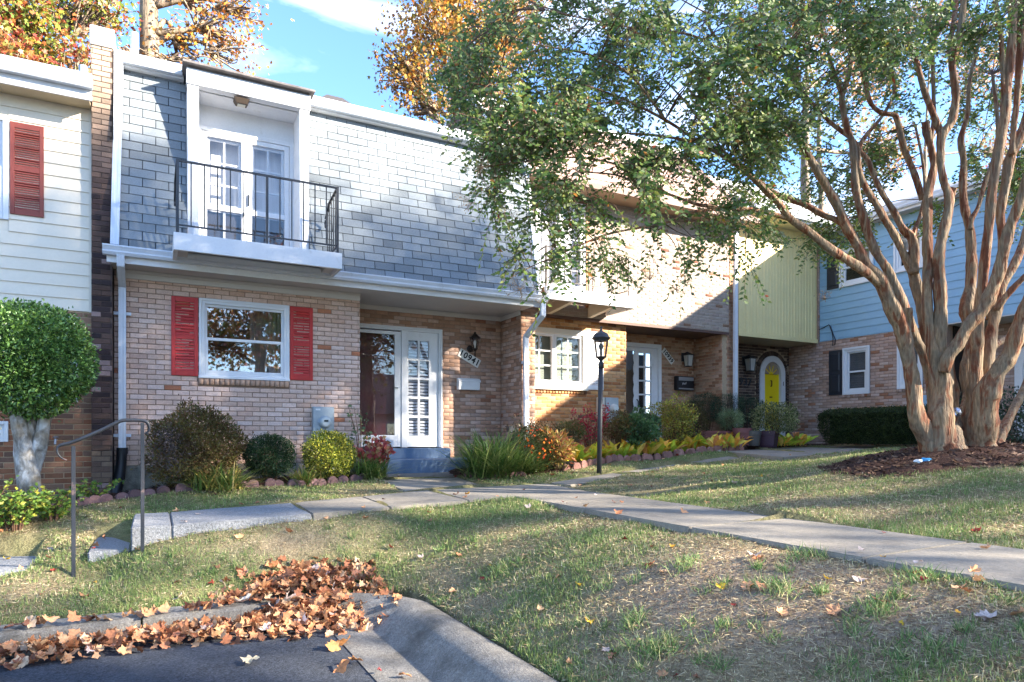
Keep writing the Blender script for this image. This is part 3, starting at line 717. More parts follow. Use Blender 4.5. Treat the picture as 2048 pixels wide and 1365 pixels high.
# dormer
dm = MB(); dm.box(dX0, dX0+.14, 9.90, 10.5, 2.5, 4.72); dm.build('dormer_post', white, hA, bevel=.004)
dm = MB(); dm.box(dX1-.13, dX1, 9.90, 10.5, 2.5, 4.72)
dm.build('dormer_post', white, hA, bevel=.004)
mb = MB(); mb.box(dX0-.01, dX1+.02, 9.88, 10.02, 4.715, 4.925); mb.build('dormer_header', white, hA, bevel=.005)
mb = MB(); mb.box(dX0, dX1, 9.88, 11.6, 4.927, 4.95); mb.box(dX0-.06, dX1+.07, 9.80, 11.6, 4.952, 4.985); mb.build('dormer_roof', mat('weathered_roof_edge', c(128, 122, 120, .7), rough=.9, var=[(8, .3)]), hA, bevel=.004)
mb = MB(); mb.box(dX0+.14, dX1-.13, 10.40, 10.44, 4.38, 4.72); mb.box(dX0+.14, dX1-.13, 10.021, 10.44, 4.70, 4.714); mb.build('dormer_panel', white, hA)
DY = 10.40; pD = FY(DY)
mb = MB(); mb.box(dX0, dX1, 10.62, 10.66, 2.5, 4.7); mb.build('inner_curtain', curtain_w, hA)
def french_leaf(a0, a1, z0, z1, side):
    leaf = frame_part(hA, pD, a0, a1, z0, z1, .065, -.03, .02, white, 'french_door', wb=.16)
    zc = z0+(z1-z0)*.38
    mb = MB(); pD.box(mb, a0+.065, a1-.065, -.03, .024, zc-.035, zc+.035); mb.build('lock_rail', white, leaf, bevel=.003)
    pane(leaf, pD, a0+.065, a1-.065, zc+.035, z1-.065, .004, glass_s); pane(leaf, pD, a0+.065, a1-.065, z0+.16, zc-.035, .006, glass_s)
    mb = MB(); pD.box(mb, a0+.075, a1-.075, -.05, -.045, z0+.17, zc-.045); mb.build('screen', screen_m, leaf)
    muntins(leaf, pD, a0+.1, a1-.1, zc+.035, z1-.1, 2, 3, .028, -.06, -.03, white)
    frame_part(leaf, pD, a0+.066, a1-.066, zc+.036, z1-.066, .035, -.06, -.03, white, 'inner_sash')
    mb = MB(); pD.box(mb, (a0+a1)/2-.016, (a0+a1)/2+.016, -.04, -.012, z0+.16, zc-.035); mb.build('muntin', white, leaf)
    return leaf
ca = (dX0+.14+dX1-.13)/2
frame_part(hA, pD, dX0+.14, dX1-.13, 2.5, 4.40, .06, -.05, .03, white, 'door_frame', bottom=False)
lf = french_leaf(dX0+.205, ca-.005, 2.62, 4.335, -1); rt = french_leaf(ca+.005, dX1-.195, 2.62, 4.335, 1)
mb = MB(); pD.box(mb, ca+.015, ca+.035, .02, .05, 3.36, 3.52); mb.build('door_handle', black_iron, rt, bevel=.004)
mb = MB(); pD.box(mb, ca-.05, ca-.03, .02, .05, 3.20, 3.25); mb.build('door_handle', black_iron, lf, bevel=.004)
mb = MB(); pD.box(mb, dX0+.14, dX1-.13, -.05, .0, 2.49, 2.62); mb.build('threshold', white, hA)
# light under the dormer header
fl = thing('floodlight', 'small metal flood light tucked under the white dormer header', 'light', (1.06, 10.0, 4.7))
mb = MB(); mb.mesh([(.98, 9.93, 4.62), (1.12, 9.93, 4.62), (1.12, 10.05, 4.62), (.98, 10.05, 4.62), (.95, 9.90, 4.69), (1.15, 9.90, 4.69), (1.15, 10.08, 4.69), (.95, 10.08, 4.69)], [(0, 3, 2, 1), (4, 5, 6, 7), (0, 1, 5, 4), (1, 2, 6, 5), (2, 3, 7, 6), (3, 0, 4, 7)]); mb.build('housing', mat('bronze_metal', c(80, 68, 58), rough=.5, metal=.4), fl, bevel=.004)
mb = MB(); mb.box(1.0, 1.10, 9.95, 10.03, 4.612, 4.618); mb.build('lens', mat('frosted_lens', c(200, 195, 180), rough=.4), fl)
# balcony
BX0, BX1, BY = .19, 2.23, 9.10
mb = MB()
mb.box(BX0, BX1, BY, BY+.045, 2.285, 2.50)
mb.box(BX0, BX0+.05, BY+.045, 9.80, 2.285, 2.499); mb.box(BX1-.05, BX1, BY+.045, 9.80, 2.285, 2.499)
mb.build('balcony_fascia', white, hA, bevel=.004)
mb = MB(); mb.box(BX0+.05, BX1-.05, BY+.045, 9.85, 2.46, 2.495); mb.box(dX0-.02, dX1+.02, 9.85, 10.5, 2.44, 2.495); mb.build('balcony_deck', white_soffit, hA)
mb = MB()
for x in (BX0+.051, BX1-.17): mb.box(x, x+.12, BY+.05, 9.72, 2.33, 2.458)
mb.box(BX0+.18, BX1-.18, 9.36, 9.44, 2.38, 2.458)
mb.build('balcony_joists', white_soffit, hA, bevel=.004)
rail = bpy.data.objects.new('balcony_railing', None); COL.objects.link(rail); attach(rail, hA); WT[rail.name] = (0, 0, 0)
RX0, RX1 = .235, 2.175; RY = BY+.03
def bars(name, segs, wd=.022, hh=None, parent=rail, m=black_iron):
    for a, b in segs:
        mb = MB(); mb.bar(a, b, wd, hh or wd); mb.build(name, m, parent)
bars('top_rail', [((RX0, RY, 3.385), (RX1, RY, 3.385)), ((RX0, RY, 3.385), (RX0-.01, 9.60, 3.30)), ((RX0-.01, 9.60, 3.30), (RX0-.01, 9.83, 3.12)), ((RX1, RY, 3.385), (RX1, 9.60, 3.33)), ((RX1, 9.60, 3.33), (RX1, 9.83, 3.17))], .034, .02)
bars('bottom_rail', [((RX0, RY, 2.60), (RX1, RY, 2.60)), ((RX0, RY, 2.60), (RX0, 9.83, 2.60)), ((RX1, RY, 2.60), (RX1, 9.83, 2.60))], .026, .016)
bars('post', [((RX0, RY, 2.5), (RX0, RY, 3.40)), ((RX1, RY, 2.5), (RX1, RY, 3.40)), ((1.27, RY, 2.5), (1.27, RY, 3.38))], .03)
n = 13
bars('baluster', [((RX0+(RX1-RX0)*i/n, RY, 2.6), (RX0+(RX1-RX0)*i/n, RY, 3.38)) for i in range(1, n)], .014)
bars('baluster', [((x, RY+.7*i/6, 2.6), (x, RY+.7*i/6, 3.36-.0*i)) for x in (RX0, RX1) for i in range(1, 6)], .014)
for x in (RX0-.01, RX1):
    mb = MB(); mb.tube([(x, 9.83, 3.15), (x, 9.86, 3.10), (x, 9.84, 3.05), (x, 9.80, 3.07)], [.016]*4, 6); mb.build('scroll', black_iron, rail)
# ground floor window
def window_unit(parent, pl, a0, a1, z0, z1, fw=.055, meet=.5, glass=None, curtain=None, sash=.04, name='window', muntin=None, dep=.05, blinds=False):
    f = frame_part(parent, pl, a0, a1, z0, z1, fw, -.04, dep*.45, white_v, name)
    mb = MB(); pl.box(mb, a0+fw, a1-fw, -.06, .004, z0+fw*.5, z0+fw); mb.build('sill', white_v, f)
    A0, A1, Z0, Z1 = a0+fw, a1-fw, z0+fw, z1-fw; zm = Z0+(Z1-Z0)*meet
    if meet:
        frame_part(f, pl, A0, A1, zm-.012, Z1, sash*.8, -.045, -.012, white_v, 'sash'); frame_part(f, pl, A0+.001, A1-.001, Z0, zm+.018, sash, -.03, .006, white_v, 'sash')
        pane(f, pl, A0+sash*.8, A1-sash*.8, zm, Z1-sash*.8, -.03, glass or glass_w); pane(f, pl, A0+sash, A1-sash, Z0+sash, zm-.02, -.014, glass or glass_w)
    if blinds:
        mb = MB(); nb = int((Z1-Z0)/.05)
        for i in range(nb): z = Z0+(i+.5)*(Z1-Z0)/nb; pl.box(mb, A0+.02, A1-.02, -.085, -.06, z-.004, z+.042)
        mb.build('blinds', blind_d, f)
    return f
wA = window_unit(hA, pA, *winA[:2], winA[2], winA[3], fw=.07)
frame_part(wA, pA, winA[0]-.005, winA[1]+.005, winA[2]-.0, winA[3]+.005, .035, .02, .035, white_v, 'outer_trim')
mb = MB(); mb.box(winA[0]-.01, winA[1]+.01, YA-.045, YA-.008, winA[2]-.006, winA[2]+.03); mb.build('outer_sill', white_v, wA, bevel=.004)
mb = MB()
for i in range(14):
    a = 1.22+.03*i; mb.mesh([(a, YA+.30+.03*(i % 2), .8), (a+.03, YA+.30+.03*((i+1) % 2), .8), (a+.03, YA+.30+.03*((i+1) % 2), 1.95), (a, YA+.30+.03*(i % 2), 1.95)], [(0, 1, 2, 3)])
mb.build('curtain', curtain_m, wA)
red = mat('red_shutter_paint', c(178, 46, 44, .95), rough=0.5, spec=.4, var=[(6, .08), (60, .05)])
shutter(hA, pA, .185, .515, .85, 1.925, red, n=27, split=(.49,)); shutter(hA, pA, 1.735, 2.06, .85, 1.925, red, n=27, split=(.49,))
# entrance door
ZF = -.165
d0, d1 = XC+.0, 4.43
dfr = frame_part(hA, pP, d0, d1, ZF, 1.89, .07, -.06, .035, white, 'door_casing', bottom=False)
frame_part(dfr, pP, d0+.02, d1-.02, ZF, 1.87, .025, .035, .055, white, 'casing_moulding', bottom=False)
xm0, xm1 = XY(802, YP), XY(814, YP)
mb = MB(); pP.box(mb, xm0, xm1, -.06, .03, ZF, 1.82); mb.build('mullion', white, dfr, bevel=.004)
ga0, ga1 = d0+.07, XY(789, YP)
sd = frame_part(hA, pP, ga0, xm0-.005, ZF+.01, 1.80, .055, -.03, .012, white, 'storm_door', wb=.20)
mb = MB(); pP.box(mb, ga1, xm0-.055, -.03, .012, ZF+.2, 1.80); mb.build('stile', white, sd)
pane(sd, pP, ga0+.055, ga1, ZF+.2, 1.745, 0.0, glass_dark)
mb = MB(); pP.box(mb, ga0, xm0-.05, -.14, -.10, ZF, 1.82); mb.build('inner_door', mat('burgundy_door', c(92, 30, 42, .95), rough=.4, spec=.5), hA)
mb = MB(); mb.tube([pP.pt(xm0-.07, .012, .84), pP.pt(xm0-.07, .045, .84), pP.pt(xm0-.15, .05, .845)], .008, 6); mb.build('handle', mat('chrome', (.7, .7, .7), rough=.2, metal=1), sd)
sa0, sa1 = xm1+.004, d1-.075; g0, g1_, gz0, gz1 = XY(817, YP), XY(858, YP), .035, 1.67
mb = MB()
for r in rects_minus(sa0, sa1, ZF+.01, 1.82, [(g0, g1_, gz0, gz1)]): pP.box(mb, r[0], r[1], -.04, .0, r[2], r[3])
sdl = mb.build('sidelight', white, hA)
muntins(sdl, pP, g0, g1_, gz0, gz1, 2, 5, .035, -.03, .004, white)
pane(sdl, pP, g0, g1_, gz0, gz1, -.024, glass_s)
nb = 30
for i in range(nb):
    z = gz0+(i+.5)*(gz1-gz0)/nb; mb = MB(); P = pP.pt
    mb.hexa([P(g0, -.085, z-.010), P(g1_, -.085, z-.010), P(g1_, -.055, z-.024), P(g0, -.055, z-.024), P(g0, -.085, z+.02), P(g1_, -.085, z+.02), P(g1_, -.055, z+.004), P(g0, -.055, z+.004)]); mb.build('slat', blind_m, sdl)
mb = MB(); mb.box(XC, 4.45, YP+.2, YP+1.5, -.4, 2.1); mb.build('room', room_m, hA)
# porch steps
step_m = mat('blue_grey_step_paint', c(96, 120, 150, .82), rough=0.55, spec=.3, var=[(5, .08), (50, .05)], dirt=[(8, c(120, 130, 142, .8), .6, .8)])
mb = MB(); mb.box(XC+.005, 4.45, 10.60, YP+.05, -.5, -.175); mb.build('upper_step', step_m, hA, bevel=.012, seg=2)
mb = MB(); mb.box(XC+.005, 5.58, 9.98, YP-.011, -.85, -.345); mb.build('porch_slab', step_m, hA, bevel=.015, seg=2)
# downspouts
def downspout(parent, pts, wd=.075, dp=.055, m=metal_white, name='downspout', up=(0, -1, 0)):
    mb = MB()
    for a, b in zip(pts, pts[1:]):
        a = Vector(a); b = Vector(b); d = (b-a).normalized()
        y = Vector(up); y = (y-d*y.dot(d)).normalized(); x = d.cross(y)
        a2 = a-d*dp*.12; b2 = b+d*dp*.12
        # ribbed box section
        sec = [(-wd/2, -dp/2), (-wd/6, -dp/2), (-wd/6+.004, -dp/2+.003), (wd/6-.004, -dp/2+.003), (wd/6, -dp/2), (wd/2, -dp/2), (wd/2, dp/2), (wd/6, dp/2), (wd/6-.004, dp/2-.003), (-wd/6+.004, dp/2-.003), (-wd/6, dp/2), (-wd/2, dp/2)]
        A_ = [a2+x*p+y*q for p, q in sec]; B_ = [b2+x*p+y*q for p, q in sec]; k = len(sec)
        mb.mesh(A_+B_, [(i, (i+1) % k, k+(i+1) % k, k+i) for i in range(k)]+[tuple(range(k))[::-1], tuple(range(k, 2*k))])
    return mb.build(name, m, parent)
xd = XY(244.5, 10.12)
ds = downspout(hA, [(xd, 9.66, 2.27), (xd, 9.69, 2.16), (xd, 10.12, 1.98), (xd, 10.13, 1.8), (xd, 10.13, -.22)], .085, .06)
for z in (1.63, .03):
    mb = MB(); mb.box(xd-.10, xd+.10, 10.155, 10.192, z-.02, z+.02); mb.build('strap', metal_white, ds)
xu0 = XY(229, 9.72); xu1 = XY(238, 10.2)
downspout(hA, [(xu1, 10.15, 4.93), (xu1, 10.20, 4.72), (xu0, 9.74, 2.42)], .095, .06)
bk = mat('black_corrugated_plastic', c(28, 30, 34), rough=.5, spec=.5)
crp = thing('drain_pipe', 'black corrugated drain hose on the end of the white downspout', 'drain pipe', (xd, 10.1, -.8))
pts = []; rad = []
for i in range(61):
    t = i/60; pts.append((xd-.005-.075*t*t, 10.10-.22*t*t, -.17-.60*t)); rad.append(.06+(.006 if i % 2 else -.004))
mb = MB(); mb.tube(pts, rad, 12); mb.build('corrugated_hose', bk, crp, smooth=True)
mb = MB(); mb.tube([(xd, 10.1, -.13), (xd, 10.1, -.21)], .066, 12); mb.build('hose_collar', bk, crp)
dr = downspout(hA, [(5.72, 9.655, 2.28), (5.72, 9.66, 2.05), (5.60+.03, 10.08, 1.74), (5.64, 10.10, 1.6), (5.66, 10.11, -.45)], .085, .06)
mb = MB(); mb.box(5.60, 5.75, 10.15, 10.19, 1.28, 1.33); mb.build('strap', metal_white, dr)
# roof vent and pipes
rv = thing('roof_vent', 'dark metal box vent standing on the flat roof', 'roof vent', (XY(667, 11.4), 11.4, 5.0))
vx = XY(667, 11.4)
mb = MB(); mb.box(vx-.17, vx+.17, 11.25, 11.6, 5.0, 5.55); mb.build('vent_body', mat('dark_galvanised', c(90, 84, 80), rough=.5, metal=.5), rv)
for i in range(4):
    mb = MB(); mb.box(vx-.155, vx+.155, 11.235, 11.249, 5.32+.05*i, 5.35+.05*i); mb.build('louvre', mat('vent_louvre', c(150, 146, 140), rough=.5, metal=.3), rv)
mb = MB(); mb.mesh([(vx-.28, 11.12, 5.55), (vx+.28, 11.12, 5.55), (vx+.28, 11.7, 5.55), (vx-.28, 11.7, 5.55), (vx-.13, 11.3, 5.72), (vx+.13, 11.3, 5.72), (vx+.13, 11.55, 5.72), (vx-.13, 11.55, 5.72)], [(0, 3, 2, 1), (4, 5, 6, 7), (0, 1, 5, 4), (1, 2, 6, 5), (2, 3, 7, 6), (3, 0, 4, 7)]); mb.build('vent_cap', mat('dark_galvanised'), rv)
px = XY(269, 11.0)
pp = MB(); pp.tube([(px, 11.0, 4.95), (px, 11.0, ZY(269, 67, 11.0))], .052, 12); tag(pp.build('vent_pipe', mat('white_pvc', c(232, 232, 235, .9), rough=.4), None, smooth=False), 'short white vent pipe standing above the grey shingle roof', 'vent pipe')

# wall things on house A
def wallthing(name, label, cat, pl, a, z): return thing(name, label, cat, tuple(pl.pt(a, 0, z)))
mt = wallthing('electric_meter', 'grey electric meter box with round glass dial beside the red shuttered window', 'electric meter', pA, 2.2, .3)
gal = mat('galvanised_meter_box', c(160, 172, 182, .85), rough=.45, metal=.35, var=[(5, .06), (70, .05)])
mb = MB(); pA.box(mb, 2.045, 2.355, .008, .12, -.02, .46); mb.build('meter_box', gal, mt, bevel=.008)
def round_on(pl, a, z, prof, m, name, parent, n=24):
    mb = MB(); i0 = 0; vs = []; fs = []
    for r, nn in prof:
        for j in range(n): q = 2*pi*j/n; vs.append(pl.pt(a+r*cos(q), nn, z+r*sin(q)))
    for i in range(len(prof)-1):
        for j in range(n): fs.append((i*n+j, i*n+(j+1) % n, (i+1)*n+(j+1) % n, (i+1)*n+j))
    fs.append(tuple((len(prof)-1)*n+j for j in range(n)))
    mb.mesh(vs, fs); return mb.build(name, m, parent)
round_on(pA, 2.215, .23, [(.095, .12), (.095, .14), (.082, .15), (.082, .17)], gal, 'meter_ring', mt)
round_on(pA, 2.215, .23, [(.078, .17), (.074, .20), (.055, .215)], mat('meter_face', c(198, 205, 205, .85), rough=.2, spec=.6), 'meter_dial', mt)
mb = MB(); pA.box(mb, 2.185, 2.245, .212, .218, .235, .262); mb.build('display', mat('meter_display', c(60, 66, 62)), mt)
mb = MB(); pA.box(mb, 2.08, 2.15, .1205, .1225, .405, .43); mb.build('sticker', white, mt)
bronze = mat('dark_bronze', c(52, 42, 38), rough=.45, metal=.5, spec=.5)
bulb_m = mat('bulb_glass', c(235, 235, 225, .9), rough=.2)
def coach_lamp(parent, pl, a, z, s=1.0, m=bronze, tail=True):
    P = pl.pt
    round_on(pl, a-.03*s, z-.07*s, [(.055*s, .0), (.055*s, .015), (.03*s, .03)], m, 'wall_plate', parent, 14)
    mb = MB(); mb.tube([P(a-.03*s, .02, z-.07*s), P(a-.02*s, .09*s, z-.12*s), P(a, .13*s, z-.10*s)], .008*s, 6); mb.build('arm', m, parent)
    ce = P(a, .13*s, z)
    def ring(r, zz, n=6): return [(ce[0]+r*s*cos(2*pi*(j+.5)/n), ce[1]+r*s*sin(2*pi*(j+.5)/n), ce[2]+zz*s) for j in range(n)]
    mb = MB()
    a_, b_ = ring(.038, -.08), ring(.068, .08)
    for p, q in zip(a_, b_): mb.bar(p, q, .008*s, .008*s)
    for i in range(6): mb.bar(a_[i], a_[(i+1) % 6], .01*s, .01*s); mb.bar(b_[i], b_[(i+1) % 6], .012*s, .012*s)
    mb.build('cage', m, parent)
    mb = MB(); mb.mesh(a_+b_, [(i, (i+1) % 6, 6+(i+1) % 6, 6+i) for i in range(6)]); mb.build('glass', glass_c, parent)
    mb = MB(); mb.lathe([(.085*s, .08*s), (.088*s, .09*s), (.06*s, .115*s), (.035*s, .14*s), (.02*s, .15*s), (.022*s, .165*s), (.004*s, .185*s)], ce, 8); mb.build('lamp_cap', m, parent, smooth=False)
    mb = MB(); mb.lathe([(.01*s, -.08*s), (.014*s, -.04*s), (.026*s, .0), (.024*s, .03*s), (.006*s, .05*s)], ce, 8); mb.build('bulb', bulb_m, parent, smooth=True)
    mb = MB(); mb.lathe([(.004*s, -.21*s if tail else -.12*s), (.012*s, -.18*s if tail else -.115*s), (.008*s, -.12*s if tail else -.11*s), (.03*s, -.10*s), (.042*s, -.08*s)], ce, 8); mb.build('tail', m, parent, smooth=True)
la = XY(943, YP); lz = ZY(943, 688, YP-.1)
lt = wallthing('wall_lamp', 'dark bronze coach lamp on the brick beside the white sidelight', 'wall lamp', pP, la, lz); coach_lamp(lt, pP, la, lz, 1.15)
ink = mat('black_number_paint', c(30, 30, 34), rough=.6)
def plate(label, pl, a, z, wd, hh, tilt, txt, size, name='house_number_plate'):
    t = wallthing(name, label, 'house number', pl, a, z)
    A = pl.A; U = pl.U; x = A*cos(tilt)+U*sin(tilt); y = -A*sin(tilt)+U*cos(tilt)
    q = Plane(pl.pt(a, 0, z), x, pl.N, y); mb = MB(); q.box(mb, -wd/2, wd/2, .010, .022, -hh/2, hh/2); mb.build('plate', mat('number_plate_white', c(228, 226, 220, .85), rough=.5), t, bevel=.003)
    text_obj(t, txt, pl, a, z, size, tilt, ink, n=.024, off=.004)
plate('white plate with black number 10941 hanging tilted under the lamp', pP, XY(938, YP), ZY(938, 717, YP), .44, .155, radians(-27), '10941', .155)
m0, m1 = XY(913, YP), XY(955, YP)
mbx = wallthing('mailbox', 'white metal mailbox with scalloped lid below the tilted number plate', 'mailbox', pP, m0, .9)
mb = MB(); P = pP.pt; mz0, mz1 = ZY(913, 780, YP), ZY(913, 757, YP)
prof = [(.008, mz0), (.10, mz0), (.115, mz0+.13), (.06, mz1), (.008, mz1)]
mb.mesh([P(m0, n_, z) for n_, z in prof]+[P(m1, n_, z) for n_, z in prof], [(0, 1, 2, 3, 4), (9, 8, 7, 6, 5)]+[(i, i+5, (i+1) % 5+5, (i+1) % 5) for i in range(5)]); mb.build('box_body', white, mbx, bevel=.004)
mb = MB(); k = 24
top = [P(m0-.008+(m1-m0+.016)*i/k, .064, mz1+.002) for i in range(k+1)]; bot = [P(m0-.008+(m1-m0+.016)*i/k, .122, mz0+.135+.018*abs(sin(3*pi*i/k))) for i in range(k+1)]
midl = [P(m0-.008+(m1-m0+.016)*i/k, .119, mz0+.165) for i in range(k+1)]
mb.mesh(top+midl+bot, [(i, i+1, k+2+i, k+1+i) for i in range(k)]+[(k+1+i, k+2+i, 2*k+3+i, 2*k+2+i) for i in range(k)]); mb.build('scalloped_lid', white, mbx)

# ================================================================ PARTY WALL PIER between the first two houses
pw = thing('party_wall', 'soot stained brick party wall rising above both roofs with white cap', 'wall', (-.6, 10, -1))
PX0, PX1, PYF = -.715, -.49, 9.93
mb = MB(); mb.box(PX0, PX1, PYF, 17, -1.4, 4.95); mb.build('wall_core', mortar_k, pw)
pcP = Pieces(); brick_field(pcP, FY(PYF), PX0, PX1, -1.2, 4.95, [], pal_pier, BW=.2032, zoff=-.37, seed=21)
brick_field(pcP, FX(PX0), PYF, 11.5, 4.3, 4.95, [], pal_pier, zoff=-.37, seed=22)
pcP.emit(pw, 'brick', BRICK_T, BRICK_F, bo, ba_)
mb = MB(); mb.box(PX0-.02, PX1+.025, PYF-.03, 17, 4.952, 5.19); mb.build('cap', mat('cap_white', c(235, 232, 226, .85), rough=.6, var=[(8, .08)]), pw, bevel=.01)
mb = MB(); mb.mesh([(-.482, 9.97, 4.95), (-.482, 10.24, 4.95), (-.482, 10.1, 3.85), (-.482, 9.86, 3.80)], [(0, 1, 2, 3)])
mb.mesh([(-.476, 9.97, 4.95), (-.476, 10.24, 4.95), (-.476, 10.1, 3.85), (-.476, 9.86, 3.80)], [(3, 2, 1, 0)]); mb.build('flashing', mat('grey_flashing', c(140, 138, 142, .8), rough=.5, metal=.3), pw)

# ================================================================ HOUSE L (cream siding)
hL = thing('townhouse', 'cream siding townhouse with brown red shutter above red brick ground floor', 'house', (-3, 10.05, -.9))
pL = FY(10.05); LX0 = -7.0
lw = (XY(130, 10.05)-.75, XY(157, 10.05), .45, 1.52)
lw2 = (XY(-80, 10.05), XY(18, 10.05), ZY(9, 440, 10.05), ZY(9, 232, 10.05))
lw3 = (XY(-60, 10.05), XY(17, 10.05), -.05, .20)
backing(pL, LX0, PX0, -1.4, 1.60, [lw, lw3], mortar_d, hL, name='lower_wall')
backing(pL, LX0, PX0, 1.60, 4.2, [lw2], mat('cream_siding', c(238, 228, 210, .84), rough=.55, spec=.3, var=[(2, .04), (30, .03)]), hL, name='upper_wall', n1=-.004)
cream = mat('cream_siding')
pcL = Pieces(); brick_field(pcL, pL, LX0, PX0-.004, -1.1, 1.58, [lw, lw3], pal_red, zoff=-.37, seed=31); pcL.emit(hL, 'brick', BRICK_T, BRICK_F, bo, ba_)
siding(hL, pL, -4.5, PX0-.035, 1.60, 4.17, [lw2], cream, .155)
mb = MB(); mb.box(PX0-.034, PX0-.003, 10.015, 10.05, 1.59, 4.17); mb.build('corner_trim', cream, hL)
mb = MB(); mb.box(LX0, PX0-.01, 9.74, 10.06, 4.17, 4.2); mb.build('soffit', mat('tan_soffit', c(205, 190, 160, .8), rough=.7), hL)
mb = MB(); mb.box(LX0, PX0+.02, 9.71, 9.74, 4.15, 4.40); mb.build('fascia', white, hL)
gutter(hL, LX0, PX0+.03, 9.708, 4.27, metal_white, h=.15, d=.13)
mb = MB(); mb.box(LX0, PX0-.001, 9.75, 17, 4.3, 4.42); mb.box(LX0, PX0, 16.9, 17, -1, 4.3); mb.build('roof', mat('flat_roof'), hL)
window_unit(hL, pL, *lw, fw=.05, meet=.5); window_unit(hL, pL, *lw3, fw=.04, meet=.5)
w2 = window_unit(hL, pL, *lw2, fw=.06)
mb = MB(); mb.box(LX0+.2, PX0-.3, 10.9, 12, -1, 4.1); mb.build('room', room_m, hL)
shutter(hL, pL, XY(19, 10.0), XY(87, 10.0), ZY(50, 430, 10.0), ZY(50, 246, 10.0), mat('brown_red_shutter_paint', c(134, 66, 56, .95), rough=.5, var=[(4, .08)]), n=40, split=(.5,), sw=.045)
fa = thing('garden_tap', 'metal outdoor tap on the red brick wall behind the handrail', 'tap', (XY(112, 10.0), 10.0, ZY(112, 880, 10)))
fx, fz = XY(112, 10.0), ZY(112, 880, 10)
stl = mat('dull_steel', c(150, 150, 150), rough=.4, metal=.8)
mb = MB(); mb.tube([(fx, 10.04, fz), (fx, 9.95, fz), (fx, 9.92, fz-.06)], .014, 8); mb.build('spout', stl, fa)
mb = MB(); mb.lathe([(.03, .02), (.036, .03), (.03, .04)], (fx, 9.97, fz), 8); mb.build('tap_handle', stl, fa)
gp = MB(); gx_ = XY(166, 11.5); gp.tube([(gx_, 11.5, 4.4), (gx_, 11.5, ZY(166, 133, 11.5))], .055, 12); tag(gp.build('vent_pipe', mat('grey_pipe', c(150, 160, 170), rough=.5, metal=.3), None), 'short grey vent pipe on the roof of the cream house', 'vent pipe')
# ================================================================ HOUSE B (pale brick overhang, white balcony)
YB, YU, YQ = 10.85, 10.70, 11.65
hB = thing('townhouse', 'tan brick townhouse with overhanging pale brick upper floor and small white balcony', 'house', (8.5, 10.8, -.5))
pB = FY(YB); pU = FY(YU); pQ = FY(YQ); pSB = FX(10.93)
BL, BC, BR = XR, 8.37, 10.93
winB = (XY(1040, YB), 7.40, .94, 2.07)
pcB = Pieces()
backing(pB, BL, BC, -1.0, 2.30, [winB], mortar_d, hB, name='lower_wall', thick=.12)
doorB = (XY(1250, YQ)-.35, 9.95, -.1, 2.07)
backing(pQ, BC-.1, BR, -1.0, 2.3, [doorB], mortar_d, hB, name='porch_wall', thick=.1)
mb = MB(); mb.box(BR, 11.42, 10.77, YQ+.3, -1.0, 4.7); mb.build('side_pier', mortar_d, hB)
wU = (6.17, 7.28, 2.55, 4.47)
backing(pU, BL, 11.05, 2.30, 4.75, [wU], mortar_w, hB, name='upper_wall', thick=.16)
brick_field(pcB, pB, BL, BC, -.8, 2.28, [winB, (winB[0], winB[1], .84, .95)], pal_b, zoff=-.37, seed=41)
soldier(pcB, pB, winB[0], winB[1]+.01, .845, .93, 0, .03, pal_b)
brick_field(pcB, pQ, BC, BR, -.6, 2.28, [doorB], pal_side, zoff=-.37, seed=42)
brick_field(pcB, pSB, 10.77, YQ, -.6, 2.28, [], pal_side, zoff=-.37, seed=43)
brick_field(pcB, FY(10.77), BR+.12, 11.40, -.6, 4.68, [], pal_side, zoff=-.37, seed=44)
pcB.emit(hB, 'brick', BRICK_T, BRICK_F, bo, ba_, limit=80)
pcU = Pieces(); brick_field(pcU, pU, BL, 11.05, 2.31, 4.72, [wU], pal_bu, BH=.0677, zoff=-.37, seed=45)
pcU.emit(hB, 'brick', BRICK_T, BRICK_F, bo, ba_, rest='pale_brickwork', limit=220)
wood_s = mat('brown_soffit_boards', c(120, 92, 76, .8), rough=.7, var=[(4, .15)])
for i in range(9):
    mb = MB(); y0 = YU+.002+i*.105; mb.box(BL+.01, 10.93, y0, min(y0+.098, YQ), 2.262, 2.288 if i else 2.30); mb.build('soffit_board', wood_s, hB)
mb = MB(); mb.box(BL, 11.05, YU-.012, YU+.0, 2.245, 2.30); mb.build('steel_lintel', mat('lintel_steel', c(88, 66, 58), rough=.7), hB)
# lower window: two casements with 2x3 panes
trimw = mat('cream_window_trim', c(225, 220, 208, .85), rough=.5)
fB = frame_part(hB, pB, winB[0], winB[1], winB[2], winB[3], .10, -.06, .05, trimw, 'window')
mb = MB(); pB.box(mb, winB[0], winB[1]+.01, .0, .075, winB[2]-.03, winB[2]+.02); mb.build('sill', trimw, fB, bevel=.003)
q0, q1 = winB[0]+.10, winB[1]-.10; qm = (q0+q1)/2
for a0, a1 in ((q0, qm), (qm, q1)):
    s_ = frame_part(fB, pB, a0, a1, winB[2]+.1, winB[3]-.1, .05, -.05, .02, white_v, 'sash')
    pane(fB, pB, a0+.05, a1-.05, winB[2]+.15, winB[3]-.15, -.02, glass_s)
    muntins(fB, pB, a0+.05, a1-.05, winB[2]+.15, winB[3]-.15, 2, 3, .022, -.016, -.008, white_v)
mb = MB(); n = 26
for i in range(n):
    z = winB[2]+.12+i*.038; pB.box(mb, q0, q1, -.115, -.09, z, z+.037)
mb.build('blind', mat('grey_green_blind', c(128, 138, 128, .8), rough=.6), fB)
shutter(hB, pB, 7.42, 7.80, winB[2], winB[3]+.01, white, n=36, split=(.5,), sw=.05)
